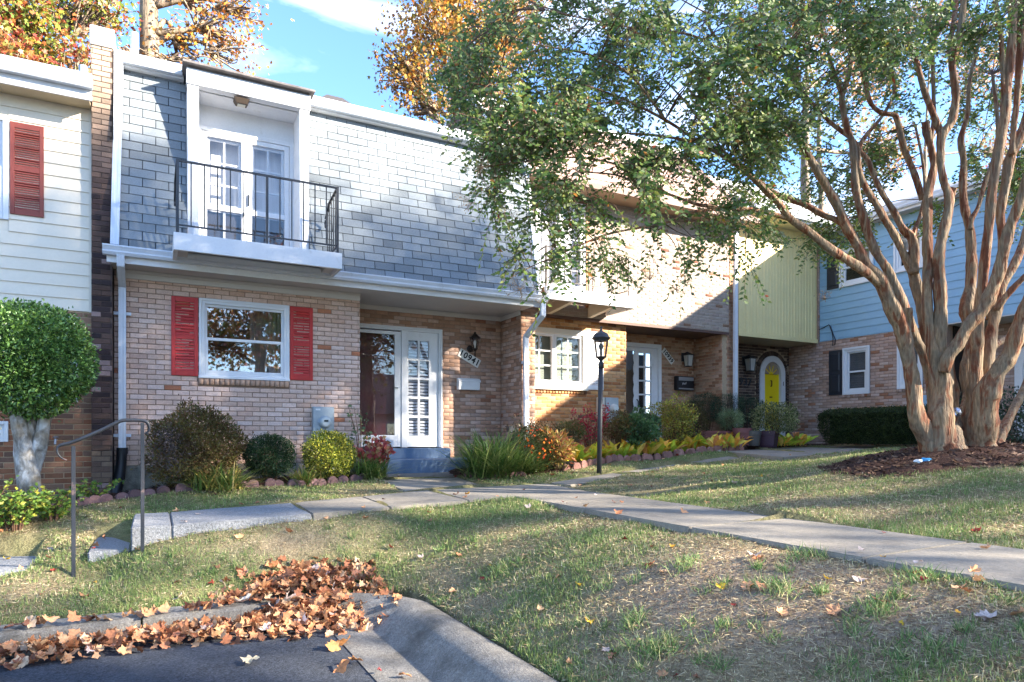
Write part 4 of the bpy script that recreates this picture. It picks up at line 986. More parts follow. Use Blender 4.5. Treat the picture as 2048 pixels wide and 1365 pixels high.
# upper french doors with lace curtains
brw = mat('brown_trim', c(104, 70, 58, .9), rough=.6)
mb = MB(); pU.box(mb, wU[0]-.15, wU[1]+.10, .001, .05, wU[3], wU[3]+.10); mb.build('door_header', brw, hB)
mb = MB(); pU.box(mb, wU[1], wU[1]+.09, .001, .045, 2.5, wU[3]-.001); mb.build('door_post', mat('orange_wood', c(176, 118, 78, .8), rough=.6), hB)
fU = frame_part(hB, pU, wU[0], wU[1], wU[2], wU[3], .055, -.05, .03, white, 'door_frame')
um = (wU[0]+wU[1])/2
for a0, a1 in ((wU[0]+.055, um), (um, wU[1]-.055)):
    lf_ = frame_part(fU, pU, a0, a1, wU[2]+.06, wU[3]-.055, .06, -.04, .01, white, 'door_leaf', wb=.28)
    pane(fU, pU, a0+.06, a1-.06, wU[2]+.34, wU[3]-.115, -.015, glass_s)
    muntins(fU, pU, a0+.06, a1-.06, wU[2]+.34, wU[3]-.115, 2, 5, .018, -.035, -.022, white)
mb = MB(); pU.box(mb, wU[0]+.05, wU[1]-.05, -.14, -.12, wU[2], wU[3]); mb.build('lace_curtain', curtain_w, hB)
# balcony B
b0, b1, byf = 5.86, 7.80, 9.80
mb = MB(); mb.box(b0, b1, byf, byf+.05, 2.375, 2.585); mb.box(b1-.05, b1, byf+.05, YU-.03, 2.375, 2.584); mb.build('balcony_fascia', white, hB, bevel=.004)
mb = MB(); mb.box(b0, b0+.05, byf+.05, YU-.03, 2.375, 2.584); mb.build('balcony_end_board', mat('orange_wood'), hB)
for i in range(8):
    mb = MB(); y0 = byf+.052+i*.1; mb.box(b0+.05, b1-.05, y0, y0+.085, 2.54, 2.57); mb.build('deck_board', wood_s, hB)
cbm = mat('cream_beam', c(205, 190, 165, .8), rough=.6, var=[(5, .06)])
for x in (6.42, 7.33):
    mb = MB(); mb.mesh([(x, byf+.05, 2.39), (x+.09, byf+.05, 2.39), (x+.09, byf+.05, 2.535), (x, byf+.05, 2.535), (x, YU+.1, 2.29), (x+.09, YU+.1, 2.29), (x+.09, YU+.1, 2.535), (x, YU+.1, 2.535)], [(0, 1, 2, 3), (5, 4, 7, 6), (1, 5, 6, 2), (4, 0, 3, 7), (4, 5, 1, 0), (3, 2, 6, 7)]); mb.build('beam', cbm, hB, bevel=.003)
railB = bpy.data.objects.new('balcony_railing', None); COL.objects.link(railB); attach(railB, hB); WT[railB.name] = (0, 0, 0)
bi = mat('brown_iron', c(72, 56, 50), rough=.5, spec=.5)
ry = byf+.04; r0, r1 = b0+.03, b1-.14
bars('top_rail', [((r0, ry, 3.28), (r1, ry, 3.28)), ((r1, ry, 3.28), (r1, YU-.1, 3.2)), ((r0, ry, 3.28), (r0, YU-.1, 3.2))], .028, .016, railB, bi)
bars('bottom_rail', [((r0, ry, 2.70), (r1, ry, 2.70)), ((r1, ry, 2.70), (r1, YU-.1, 2.70))], .022, .014, railB, bi)
bars('post', [((r0, ry, 2.585), (r0, ry, 3.29)), ((r1, ry, 2.585), (r1, ry, 3.29)), (((r0+r1)/2, ry, 2.585), ((r0+r1)/2, ry, 3.29))], .028, None, railB, bi)
bars('baluster', [((r0+(r1-r0)*i/14, ry, 2.7), (r0+(r1-r0)*i/14, ry, 3.28)) for i in range(1, 14)], .013, None, railB, bi)
bars('baluster', [((r1, ry+.8*i/6, 2.7), (r1, ry+.8*i/6, 3.24)) for i in range(1, 6)], .013, None, railB, bi)
# entrance B
dB = frame_part(hB, pQ, doorB[0], doorB[1], doorB[2], doorB[3], .09, -.06, .04, white, 'door_casing', bottom=False)
u1, u2 = XY(1266, YQ), XY(1275, YQ)
st = frame_part(hB, pQ, doorB[0]+.09, u2, doorB[2], 1.97, .075, -.03, .012, white, 'storm_door', wb=.55)
pane(st, pQ, doorB[0]+.165, u2-.07, doorB[2]+.55, 1.90, 0, glass_s)
mb = MB(); k = 30   # scalloped frame edge of the storm glass
e0 = u2-.075
pts = [pQ.pt(e0-.035-.022*abs(sin(i*pi/5)), .013, .45+1.42*i/k) for i in range(k+1)]; pt2 = [pQ.pt(e0, .013, .45+1.42*i/k) for i in range(k+1)]
mb.mesh(pts+pt2, [(i, k+1+i, k+2+i, i+1) for i in range(k)]); mb.build('scalloped_edge', white, st)
mb = MB(); pQ.box(mb, doorB[0], u2, -.2, -.16, -.1, 2.0); mb.build('inner_door', mat('tan_door', c(150, 130, 110, .8), rough=.6), hB)
mb = MB(); mb.tube([pQ.pt(u2-.035, .02, .62), pQ.pt(u2-.03, .06, .66), pQ.pt(u2-.03, .06, .80), pQ.pt(u2-.035, .02, .84)], .012, 6); mb.build('handle', black_iron, st)
gl0, gl1 = XY(1277, YQ), XY(1302, YQ); zb, zt = ZY(1290, 845, YQ), ZY(1290, 707, YQ)
mb = MB()
for r in rects_minus(u2+.004, doorB[1]-.092, doorB[2], 1.97, [(gl0, gl1, zb, zt)]): pQ.box(mb, r[0], r[1], -.04, 0.01, r[2], r[3])
sdb = mb.build('sidelight', white, hB)
muntins(sdb, pQ, gl0, gl1, zb, zt, 2, 5, .035, -.03, .014, white); pane(sdb, pQ, gl0, gl1, zb, zt, -.02, glass_s)
mb = MB(); pQ.box(mb, gl0-.05, gl1+.05, -.3, -.28, zb, zt); mb.build('room', room_m, hB)
mb = MB(); mb.box(BC, BR, 10.9, YQ, -.9, -.12); mb.build('porch_slab', conc_m, hB, bevel=.01)
# roof B: 45 degree slope with large panels
rX0, rX1 = 5.78, 11.42; eY, eZ, ryY, ryZ = 10.18, 4.62, 12.6, 7.0
su = np.array([0, ryY-eY, ryZ-eZ]); rl = float(np.linalg.norm(su)); su = su/rl
pR = Plane((0, eY, eZ), (1, 0, 0), (0, -su[2], su[1]), su)
pk = mat('brown_felt', c(92, 66, 58, .8), rough=.9)
mb = MB(); mb.mesh([(rX0, eY, eZ), (rX0, ryY, ryZ), (rX0, 14.6, 6.95), (rX0, 14.6, 4.6), (rX1, eY, eZ), (rX1, ryY, ryZ), (rX1, 14.6, 6.95), (rX1, 14.6, 4.6)], [(0, 1, 2, 3), (7, 6, 5, 4), (0, 4, 5, 1), (1, 5, 6, 2), (2, 6, 7, 3), (3, 7, 4, 0)]); mb.build('roof_core', pk, hB)
mb = MB(); mb.box(rX0, rX1, YU-.2, 14.6, -1, -.9); mb.box(BL, BL+.1, 11.2, 14.6, -1, 4.6); mb.build('footing', mortar_d, hB)
pcR = Pieces(); rr = random.Random(4); R = pR.basis(); ey = .34; pw_ = .30
for k in range(int(rl/ey)+1):
    i = 0
    while rX0+i*pw_ < rX1:
        a0 = rX0+i*pw_+.006; a1 = min(rX0+(i+1)*pw_-.006, rX1); i += 1
        g = rr.uniform(.93, 1.05); z = (k+.5)*ey
        if a1-a0 > .05 and z < rl: pcR.add(pR.pt((a0+a1)/2, .002, z), R, (a1-a0, .022, ey*.97), c(198*g, 168*g, 154*g, .6))
pcR.emit(hB, 'roof_panel', SHIN_T, SHIN_F, so_, sa_, rest='roof_panels', limit=150)
pSd = FX(rX0-.003); pcG = Pieces(); Rg = pSd.basis()     # brown shingles on the gable side facing the first house
for k in range(20):
    z = 4.7+k*.125
    for i in range(24):
        y = 10.3+i*.2+(k % 2)*.1
        if z < min(ryZ, eZ+(y-eY)*(ryZ-eZ)/(ryY-eY))-.12 and y < 14.5: g = rr.uniform(.88, 1.08); pcG.add(pSd.pt(y, .001, z), Rg, (.19, .012, .12), c(150*g, 120*g, 108*g, .75))
pcG.emit(hB, 'shingle', SHIN_T, SHIN_F, so_, sa_, rest='side_shingles', limit=100)
mb = MB(); mb.bar((rX0-.03, eY-.02, eZ+.03), (rX0-.03, ryY, ryZ+.05), .06, .10); mb.bar((rX0-.03, ryY, ryZ+.05), (rX0-.03, 14.6, 7.0), .06, .10); mb.build('rake_trim', white, hB)
mb = MB(); mb.box(rX0, rX1, ryY-.03, ryY+.08, ryZ-.01, ryZ+.09); mb.build('ridge_trim', white, hB)
mb = MB(); mb.box(rX0, rX1, eY, YU, 4.60, 4.63); mb.build('eave_soffit', mat('tan_eave', c(170, 145, 120, .8), rough=.7), hB)
mb = MB(); mb.box(rX0, rX1, eY-.03, eY-.001, 4.58, 4.68); mb.build('eave_fascia', brw, hB)
# things on house B
pB_x, pB_z = XY(1335, YQ), ZY(1335, 713, YQ)
plate('white plate reading 10939 tilted steeply beside the lit style black lamp', pQ, pB_x, pB_z, .40, .135, radians(-44), '10939', .13)
bx0, bx1 = XY(1347, YQ), XY(1381, YQ); bz0, bz1 = ZY(1347, 781, YQ), ZY(1347, 753, YQ)
mbk = wallthing('mailbox', 'black metal mailbox with silver band on the tan brick porch wall', 'mailbox', pQ, bx0, bz0)
mb = MB(); pQ.box(mb, bx0, bx1, .01, .12, bz0, bz1); mb.build('box_body', mat('black_enamel', c(30, 33, 38), rough=.35, spec=.5), mbk, bevel=.012, seg=2)
mb = MB(); pQ.box(mb, bx0+.05, bx1-.02, .11, .128, bz1-.10, bz1-.02); pQ.box(mb, bx0+.05, bx1-.02, .115, .124, bz0+.02, bz0+.05); mb.build('lid_band', mat('brushed_band', c(170, 175, 180), rough=.35, metal=.7), mbk, bevel=.003)
text_obj(mbk, 'Mail', pQ, (bx0+bx1)/2-.05, (bz0+bz1)/2-.01, .07, .2, mat('silver_script', c(200, 200, 205), rough=.4), n=.122, shear=.3)
lx, lzz = XY(1369, YQ), ZY(1369, 722, YQ)
sc = wallthing('wall_lamp', 'black square lantern with bright glass above the black mailbox', 'wall lamp', pQ, lx, lzz)
def box_lantern(parent, pl, a, z, s=1.0):
    mb = MB(); pl.box(mb, a-.09*s, a-.01*s, .0, .02, z-.02*s, z+.15*s); mb.build('wall_plate', black_iron, parent)
    mb = MB(); mb.tube([pl.pt(a-.05*s, .02, z+.12*s), pl.pt(a-.02*s, .1*s, z+.16*s), pl.pt(a, .12*s, z+.13*s)], .01*s, 6); mb.build('arm', black_iron, parent)
    P = pl.pt; n0, n1 = .045*s, .175*s
    mb = MB()
    t0 = [P(a-.07*s, n0, z+.1*s), P(a+.07*s, n0, z+.1*s), P(a+.07*s, n1, z+.1*s), P(a-.07*s, n1, z+.1*s)]; b_0 = [P(a-.05*s, n0+.02*s, z-.12*s), P(a+.05*s, n0+.02*s, z-.12*s), P(a+.05*s, n1-.02*s, z-.12*s), P(a-.05*s, n1-.02*s, z-.12*s)]
    for i in range(4): mb.bar(t0[i], b_0[i], .01*s, .01*s); mb.bar(t0[i], t0[(i+1) % 4], .014*s, .014*s); mb.bar(b_0[i], b_0[(i+1) % 4], .012*s, .012*s)
    mb.build('cage', black_iron, parent)
    mb = MB(); mb.mesh(b_0+t0, [(0, 1, 5, 4), (1, 2, 6, 5), (2, 3, 7, 6), (3, 0, 4, 7)]); mb.build('glass', mat('frosted_glass', c(225, 225, 220, .9), rough=.3, trans=.4), parent)
    mb = MB(); ap = P(a, .11*s, z+.16*s); mb.mesh([P(a-.085*s, n0-.012*s, z+.1*s), P(a+.085*s, n0-.012*s, z+.1*s), P(a+.085*s, n1+.015*s, z+.1*s), P(a-.085*s, n1+.015*s, z+.1*s), ap], [(0, 1, 4), (1, 2, 4), (2, 3, 4), (3, 0, 4), (3, 2, 1, 0)]); mb.build('lamp_cap', black_iron, parent)
box_lantern(sc, pQ, lx, lzz, 1.15)
mtb = wallthing('electric_meter', 'grey electric meter box behind the black lamp post', 'electric meter', pB, 8.0, .3)
a0, a1 = XY(1192, YB), XY(1230, YB); z0, z1 = ZY(1210, 845, YB), ZY(1210, 796, YB)
mb = MB(); pB.box(mb, a0, a1-.32, .008, .10, z0+.06, z1); mb.build('pale_box', mat('pale_box', c(214, 208, 196, .85), rough=.5), mtb, bevel=.006)
mb = MB(); pB.box(mb, a1-.31, a1, .008, .12, z0, z1); mb.build('meter_box', gal, mtb, bevel=.006)
ac, zc_ = a1-.12, (z0+z1)/2+.03
round_on(pB, ac, zc_, [(.09, .12), (.09, .14), (.075, .16), (.075, .19), (.055, .21)], mat('meter_face'), 'meter_dial', mtb)
# downspout between B and C
dx = XY(1473, 10.62)
downspout(hB, [(XY(1496, 10.25), 10.26, 4.92), (dx+.05, 10.55, 4.75), (dx, 10.64, 4.55), (dx, 10.66, -.3)], .085, .06, name='downspout')

# ================================================================ HOUSE C (green boards, yellow arched door)
YG, XD = 10.80, 14.10
hC = thing('townhouse', 'townhouse with pale green vertical boards above a yellow arched door', 'house', (12.7, 10.8, -.3))
pG = FY(YG); pK = FY(YQ)
green = mat('green_boards', c(240, 222, 162, .86), rough=.55, spec=.3, var=[(2, .05), (25, .04)])
mb = MB(); mb.box(11.43, XD-.04, YG, YG+.2, 2.32, 4.9); mb.build('upper_wall', green, hC)
siding(hC, pG, 11.44, XD-.06, 2.325, 4.86, [], green, .20, name='board', vertical=True)
mb = MB(); mb.box(11.43, XD-.04, YG-.02, YQ, 2.27, 2.31); mb.build('porch_ceiling', mat('tan_soffit'), hC)
mb = MB(); mb.box(11.43, XD-.04, YG-.03, YG-.018, 2.27, 2.36); mb.build('lower_trim', green, hC)
acx, aw, az_s = 13.47, .44, 1.585   # arch centre, outer half width, spring height
Rin = .31
backing(pK, 11.42, XD, -1, 2.28, [(acx-aw, acx+aw, -1, az_s)], mat('mortar_grey_tan', c(176, 158, 138, .8), rough=.98), hC, name='porch_wall', thick=.1)
pcC = Pieces()
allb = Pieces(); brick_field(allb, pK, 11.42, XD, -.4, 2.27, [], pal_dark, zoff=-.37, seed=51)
for p, R_, s_, cc_ in zip(allb.P, allb.R, allb.S, allb.C):
    a, z = p[0], p[2]
    if z < az_s+.02:
        if abs(a-acx) < aw+.02+s_[0]/2-.02: 
            if abs(a-acx) < aw+.1: continue
            if abs(a-acx)-s_[0]/2 < aw+.09:
                e = aw+.10; 
                if a > acx: hi = a+s_[0]/2; lo = acx+e
                else: lo = a-s_[0]/2; hi = acx-e
                if hi-lo < .03: continue
                p = p.copy(); p[0] = (lo+hi)/2; s_ = (hi-lo, s_[1], s_[2])
    elif math.hypot(a-acx, z-az_s) < aw+.17: continue
    pcC.add(p, R_, s_, cc_)
Rb = pK.basis()
for i in range(19):    # arch ring bricks
    t = pi*(i+.5)/19; q = np.array(pK.pt(acx+(aw+.06)*cos(t), .012, az_s+(aw+.06)*sin(t)))
    A = np.array((-sin(t), 0, cos(t))); U = np.array((cos(t), 0, sin(t)))
    R_ = np.stack([A, pK.N, U], 1)
    if np.linalg.det(R_) < 0: R_[:, 0] *= -1
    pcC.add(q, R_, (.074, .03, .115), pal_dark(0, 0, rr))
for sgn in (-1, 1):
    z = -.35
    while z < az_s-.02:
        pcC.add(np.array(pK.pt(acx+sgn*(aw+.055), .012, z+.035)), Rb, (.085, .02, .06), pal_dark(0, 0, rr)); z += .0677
pcC.emit(hC, 'brick', BRICK_T, BRICK_F, bo, ba_, limit=300)
# arched frame and door
def arch_ring(pl, cx, r0, r1, zs, zb, n0, n1, m, name, parent, n=20):
    mb = MB(); P = pl.pt
    o_ = [(cx+r1, zb)]+[(cx+r1*cos(pi*i/n), zs+r1*sin(pi*i/n)) for i in range(n+1)]+[(cx-r1, zb)]
    i_ = [(cx+r0, zb)]+[(cx+r0*cos(pi*i/n), zs+r0*sin(pi*i/n)) for i in range(n+1)]+[(cx-r0, zb)]
    k = len(o_); V = [P(a, n1, z) for a, z in o_]+[P(a, n1, z) for a, z in i_]+[P(a, n0, z) for a, z in o_]+[P(a, n0, z) for a, z in i_]
    F = []
    for i in range(k-1): F += [(i, i+1, k+i+1, k+i), (i, 2*k+i, 2*k+i+1, i+1), (k+i, k+i+1, 3*k+i+1, 3*k+i)]
    mb.mesh(V, F); return mb.build(name, m, parent)
fr = arch_ring(pK, acx, Rin-.02, aw, az_s, -.2, -.02, .06, white, 'arched_frame', hC)
yel = mat('yellow_door_paint', c(242, 214, 20, .92), rough=.4, spec=.4)
P = pK.pt; mb = MB(); n = 20; zf = 1.56
mb.poly([P(acx-Rin, -.01, -.2), P(acx+Rin, -.01, -.2), P(acx+Rin, -.01, zf), P(acx-Rin, -.01, zf)])
ring_o = [(acx+Rin*cos(pi*i/n), az_s+Rin*sin(pi*i/n)) for i in range(n+1)]
Rf = .235
ring_i = [(acx+Rf*cos(pi*i/n), zf+Rf*sin(pi*i/n)) for i in range(n+1)]
mb.mesh([P(a, -.01, z) for a, z in ring_o+ring_i], [(i, i+1, n+2+i, n+1+i) for i in range(n)]+[])
mb.poly([P(acx+Rin, -.01, zf), P(acx+Rin, -.01, az_s), P(acx+Rf, -.01, zf)]); mb.poly([P(acx-Rin, -.01, zf), P(acx-Rf, -.01, zf), P(acx-Rin, -.01, az_s)])
dC = mb.build('yellow_door', yel, hC)
mb = MB(); mb.poly([P(acx, -.02, zf)]+[P(a, -.02, z) for a, z in ring_i]); mb.build('fanlight', glass_w, dC)
mb = MB(); pK.box(mb, acx-.5, acx+.5, -.2, -.15, -.2, 2.0); mb.build('hall', room_m, hC)
mb = MB()
for t in (pi/5, 2*pi/5, 3*pi/5, 4*pi/5): mb.bar(P(acx, -.008, zf), P(acx+Rf*cos(t), -.008, zf+Rf*sin(t)), .02, .035, up=(0, 1, 0))
mb.bar(P(acx-Rf, -.008, zf), P(acx+Rf, -.008, zf), .02, .02, up=(0, 1, 0)); mb.poly([P(acx+.07*cos(2*pi*j/12), .002, zf+.07*sin(2*pi*j/12)) for j in range(12)]); mb.build('sunburst_bars', yel, dC)
mb = MB(); mb.tube([P(acx, -.005, 1.42), P(acx, .02, 1.40), P(acx, .02, 1.30), P(acx, -.005, 1.27)], .016, 6); pK.box(mb, acx-.045, acx+.03, -.005, .012, .99, 1.02); mb.build('knocker', mat('brass_knocker', c(120, 100, 50), rough=.4, metal=.7), dC)
mb = MB(); mb.bar(P(acx-.37, .065, .62), P(acx-.37, .065, .90), .03, .03); mb.build('door_handle', black_iron, fr)
mb = MB(); 
for z in (.65, 1.30): pK.box(mb, acx+.36, acx+.375, .06, .066, z, z+.10)
mb.build('hinge', black_iron, fr)
lc = wallthing('wall_lamp', 'dark lantern on brown brick to the side of the yellow door', 'wall lamp', pK, XY(1491, YQ), ZY(1491, 728, YQ)); box_lantern(lc, pK, XY(1491, YQ), ZY(1491, 730, YQ), 1.35)
nn = wallthing('house_number', 'black metal digits 10937 on brown brick beside the yellow door', 'house number', pK, XY(1486, YQ), ZY(1486, 764, YQ))
text_obj(nn, '10937', pK, XY(1481, YQ), ZY(1486, 764, YQ), .26, -.03, black_iron, n=.02, ext=.008, off=.006)
# roof C
mb = MB(); mb.box(11.40, 14.4, 10.28, YG+.01, 4.86, 4.89); mb.build('soffit', mat('green_soffit', c(214, 210, 170, .8), rough=.6), hC)
mb = MB(); mb.box(11.40, 14.4, 10.255, 10.279, 4.84, 5.02); mb.build('fascia', white, hC)
gutter(hC, 11.3, 14.4, 10.253, 4.89, metal_white, h=.13, d=.12)
lgs = mat('light_grey_roof', c(186, 184, 180, .6), rough=.9, var=[(3, .1), (40, .12)])
mb = MB(); mb.mesh([(11.43, 10.2, 4.99), (14.6, 10.2, 4.99), (14.6, 12.6, 6.5), (11.43, 12.6, 6.5), (11.43, 14.5, 6.5), (14.6, 14.5, 6.5), (11.43, 14.5, 4.9), (14.6, 14.5, 4.9), (11.43, 10.8, 4.9), (14.6, 10.8, 4.9)], [(0, 1, 2, 3), (3, 2, 5, 4), (4, 5, 7, 6), (0, 3, 4, 6, 8), (1, 9, 7, 5, 2)]); mb.build('roof', lgs, hC)
mb = MB(); mb.box(11.44, 14.6, 12.55, 12.66, 6.5, 6.6); mb.build('ridge_trim', white, hC)
mb = MB(); mb.box(XD-.05, XD, 10.76, 11.6, 2.33, 4.85); mb.build('brick_return', mortar_a, hC)
pcr = Pieces(); brick_field(pcr, FY(10.76), XD-.05, XD+.05, 2.33, 4.8, [], pal_blue, zoff=-.37, seed=57); pcr.emit(hC, 'return_brick', BRICK_T, BRICK_F, bo, ba_, limit=40)

# ================================================================ HOUSE D (blue siding, facing the lawn)
hD = thing('townhouse', 'blue siding townhouse with brick ground floor standing behind the crepe myrtle', 'house', (XD, 8, -.3))
pD2 = FX(XD); YE = 7.82
def yz(u, v): return YX(u, XD), ZX(u, v, XD)
wd1 = (yz(1740, 790)[0], yz(1688, 700)[0], 1.0, 2.06)
wd2 = (yz(1846, 780)[0], yz(1797, 700)[0], 1.05, 2.06)
wu1 = (yz(1748, 560)[0], yz(1681, 515)[0], 3.50, 4.38)
wu2 = (yz(1850, 540)[0], yz(1790, 470)[0], 3.55, 4.42)
dD = 4.2
backing(pD2, YE, 11.65, -1, 2.33, [wd1, wd2], mortar_a, hD, name='lower_wall', thick=.2)
blue_m = mat('blue_siding', c(140, 180, 208, .84), rough=.5, spec=.35, var=[(2, .05), (30, .03)])
backing(pD2, 2, 10.76, 2.33, 4.78, [wu1, wu2], blue_m, hD, name='upper_wall', n1=-.003)
pcD = Pieces(); brick_field(pcD, pD2, YE, 11.64, -.4, 2.32, [wd1, wd2, (wd1[0], wd1[1], .93, 1.0), (wd2[0], wd2[1], .97, 1.05)], pal_blue, zoff=-.37, seed=61)
soldier(pcD, pD2, wd1[0]-.02, wd1[1]+.04, .925, .995, 0, .035, pal_blue); soldier(pcD, pD2, wd2[0]-.02, wd2[1]+.04, .97, 1.045, 0, .035, pal_blue)
XE = 15.0; pE = FX(XE)
backing(pE, 2, YE, -1, 2.4, [], mortar_a, hD, name='entry_wall'); brick_field(pcD, pE, 3.5, YE, -.4, 2.36, [(5.75, 6.95, -.4, 1.2)], pal_blue, zoff=-.37, seed=62)
pcD.emit(hD, 'brick', BRICK_T, BRICK_F, bo, ba_)
siding(hD, pD2, 2.0, 10.74, 2.34, 4.74, [wu1, wu2], blue_m, .155)
mb = MB(); mb.box(XD-.02, XE, 2, YE, 2.28, 2.32); mb.build('entry_soffit', white_soffit, hD)
mb = MB(); mb.box(XD-.022, XD-.0, 2, 10.74, 2.30, 2.338); mb.build('siding_starter', blue_m, hD)
for nm, wv in (('d1', wd1), ('d2', wd2), ('u1', wu1), ('u2', wu2)):
    f_ = window_unit(hD, pD2, *wv, fw=.09, meet=.48, blinds=nm[0] == 'd', glass=glass_s)
    frame_part(f_, pD2, wv[0]-.01, wv[1]+.01, wv[2]-.01, wv[3]+.01, .045, .024, .05, white_v, 'outer_trim')
    if nm[0] == 'u':
        mb = MB(); pD2.box(mb, wv[0]+.05, wv[1]-.05, -.14, -.12, wv[2]+(wv[3]-wv[2])*.5, wv[3]); mb.build('shade', curtain_m, f_)
mb = MB(); mb.box(14.5, 17, 7.9, 11, -.5, 4.6); mb.build('room', room_m, hD)
blk = mat('black_shutter_paint', c(40, 44, 52), rough=.45, spec=.4)
def panel_shutter(parent, pl, a0, a1, z0, z1):
    mb = MB(); pl.box(mb, a0, a1, .008, .03, z0, z1); o = mb.build('shutter', blk, parent, bevel=.003)
    zm = (z0+z1)/2
    for lo, hi in ((z0+.06, zm-.03), (zm+.03, z1-.06)):
        mb = MB(); w_ = .05
        q = [(a0+w_, lo), (a1-w_, lo), (a1-w_, hi), (a0+w_, hi)]; qi = [(a0+w_+.03, lo+.03), (a1-w_-.03, lo+.03), (a1-w_-.03, hi-.03), (a0+w_+.03, hi-.03)]
        V = [pl.pt(a, .030, z) for a, z in q]+[pl.pt(a, .044, z) for a, z in qi]
        mb.mesh(V, [(i, (i+1) % 4, 4+(i+1) % 4, 4+i) for i in range(4)]+[(4, 5, 6, 7)]); mb.build('raised_panel', blk, o)
panel_shutter(hD, pD2, yz(1686, 0)[0]+.015, yz(1659, 0)[0], 1.0, 2.05)
panel_shutter(hD, pD2, wu1[1]+.02, yz(1655, 0)[0], 3.50, 4.38)
# arched white entry door with oval glass
for cy in (6.35,):
    arch_ring(pE, cy, .52, .66, 1.35, -.3, 0, .06, white, 'arched_frame', hD)
    P = pE.pt; mb = MB(); mb.poly([P(cy-.52, .02, -.3), P(cy+.52, .02, -.3)]+[P(cy+.52*cos(pi*i/20), .02, 1.35+.52*sin(pi*i/20)) for i in range(21)]); dd = mb.build('arched_door', white, hD)
    mb = MB(); mb.poly([P(cy+.16*cos(2*pi*i/24), .035, 1.0+.48*sin(2*pi*i/24)) for i in range(24)]); mb.build('oval_glass', glass_w, dd)
    mb = MB(); mb.tube([P(cy+.17*cos(2*pi*i/24), .03, 1.0+.49*sin(2*pi*i/24)) for i in range(25)], .018, 6); mb.build('oval_trim', white, dd)
    mb = MB(); mb.poly([P(cy+.16*cos(2*pi*i/24), .025, 1.0+.48*sin(2*pi*i/24)) for i in range(24)]); mb.build('oval_backing', room_m, dd)
# meter and wire
md = wallthing('electric_meter', 'pale blue electric meter box half hidden behind the crepe myrtle trunks', 'electric meter', pD2, yz(1843, 0)[0], .5)
ya = yz(1845, 0)[0]
mb = MB(); pD2.box(mb, ya-.16, ya+.16, .008, .12, .30, .88); mb.build('meter_box', mat('blue_meter_box', c(150, 186, 212, .85), rough=.45), md, bevel=.006)
round_on(pD2, ya, .48, [(.09, .12), (.085, .16), (.06, .19)], mat('meter_face'), 'meter_dial', md)
wy = YX(1665, XD)
mb = MB(); wpts = [(1640, 660), (1650, 656), (1660, 650), (1664, 655), (1668, 668), (1673, 680), (1672, 690), (1667, 692), (1668, 678), (1666, 664), (1661, 652)]
mb.tube([(XD-.04, YX(u, XD), ZX(u, v, XD)) for u, v in wpts], .010, 5); tag(mb.build('loose_cable', mat('black_cable', c(30, 34, 44), rough=.5), None), 'loose dark cable hanging from the bottom of the blue siding', 'cable')
tp = wallthing('garden_tap', 'small outdoor tap on the pinkish brick beside the trimmed hedge', 'tap', pD2, YX(1651, XD), ZX(1651, 833, XD))
mb = MB(); ty, tz = YX(1651, XD), ZX(1651, 833, XD); mb.tube([(XD, ty, tz), (XD-.10, ty, tz), (XD-.13, ty, tz-.07)], .018, 8); mb.build('spout', stl, tp)
mb = MB(); mb.lathe([(.03, .03), (.045, .04), (.03, .06)], (XD-.07, ty, tz), 8); mb.build('tap_handle', stl, tp)
# eave, gutter, roof of D
mb = MB(); mb.box(13.80, XD, 2, 10.74, 4.76, 4.79); mb.build('soffit', white_soffit, hD)
mb = MB(); mb.box(13.775, 13.799, 2, 10.74, 4.74, 4.92); mb.build('fascia', white, hD)
gutter(hD, 2, 10.74, 13.773, 4.79, metal_white, h=.12, d=.11, along='y')
mb = MB(); mb.mesh([(13.72, 1.8, 4.90), (13.72, 10.9, 4.90), (17.5, 10.9, 6.35), (17.5, 1.8, 6.35), (21, 1.8, 4.9), (21, 10.9, 4.9)], [(0, 3, 2, 1), (3, 4, 5, 2)]); mb.mesh([(14.1, 2, -1), (20.8, 2, -1), (20.8, 2, 4.9), (17.5, 2, 6.3), (14.1, 2, 4.9)], [(0, 1, 2, 3, 4)]); mb.mesh([(20.8, 2, -1), (20.8, 10.9, -1), (20.8, 10.9, 4.9), (20.8, 2, 4.9)], [(0, 1, 2, 3)])
mb.build('roof', lgs, hD)
# ================================================================ CREPE MYRTLE
def img_path(pts, d0, d1, ease=1.0):
    """limb centre line: photo pixels plus a distance that runs from d0 to d1 -> points and radii in metres"""
    n = len(pts); P = []; Rr = []
    Ls = [0]
    for a, b in zip(pts, pts[1:]): Ls.append(Ls[-1]+math.hypot(b[0]-a[0], b[1]-a[1]))
    for (u, v, wd), l in zip(pts, Ls):
        d = d0+(d1-d0)*(l/Ls[-1])**ease; P.append(PD(u, v, d)); Rr.append(wd*d/FPX/2*.94)
    return P, Rr
def smooth_path(P, Rr, sub=4):
    P = [np.array(p) for p in P]; out = []; ro = []
    for i in range(len(P)-1):
        p0 = P[max(i-1, 0)]; p1 = P[i]; p2 = P[i+1]; p3 = P[min(i+2, len(P)-1)]
        for k in range(sub):
            t = k/sub; out.append(.5*((2*p1)+(-p0+p2)*t+(2*p0-5*p1+4*p2-p3)*t*t+(-p0+3*p1-3*p2+p3)*t**3)); ro.append(Rr[i]*(1-t)+Rr[i+1]*t)
    out.append(P[-1]); ro.append(Rr[-1]); return out, ro
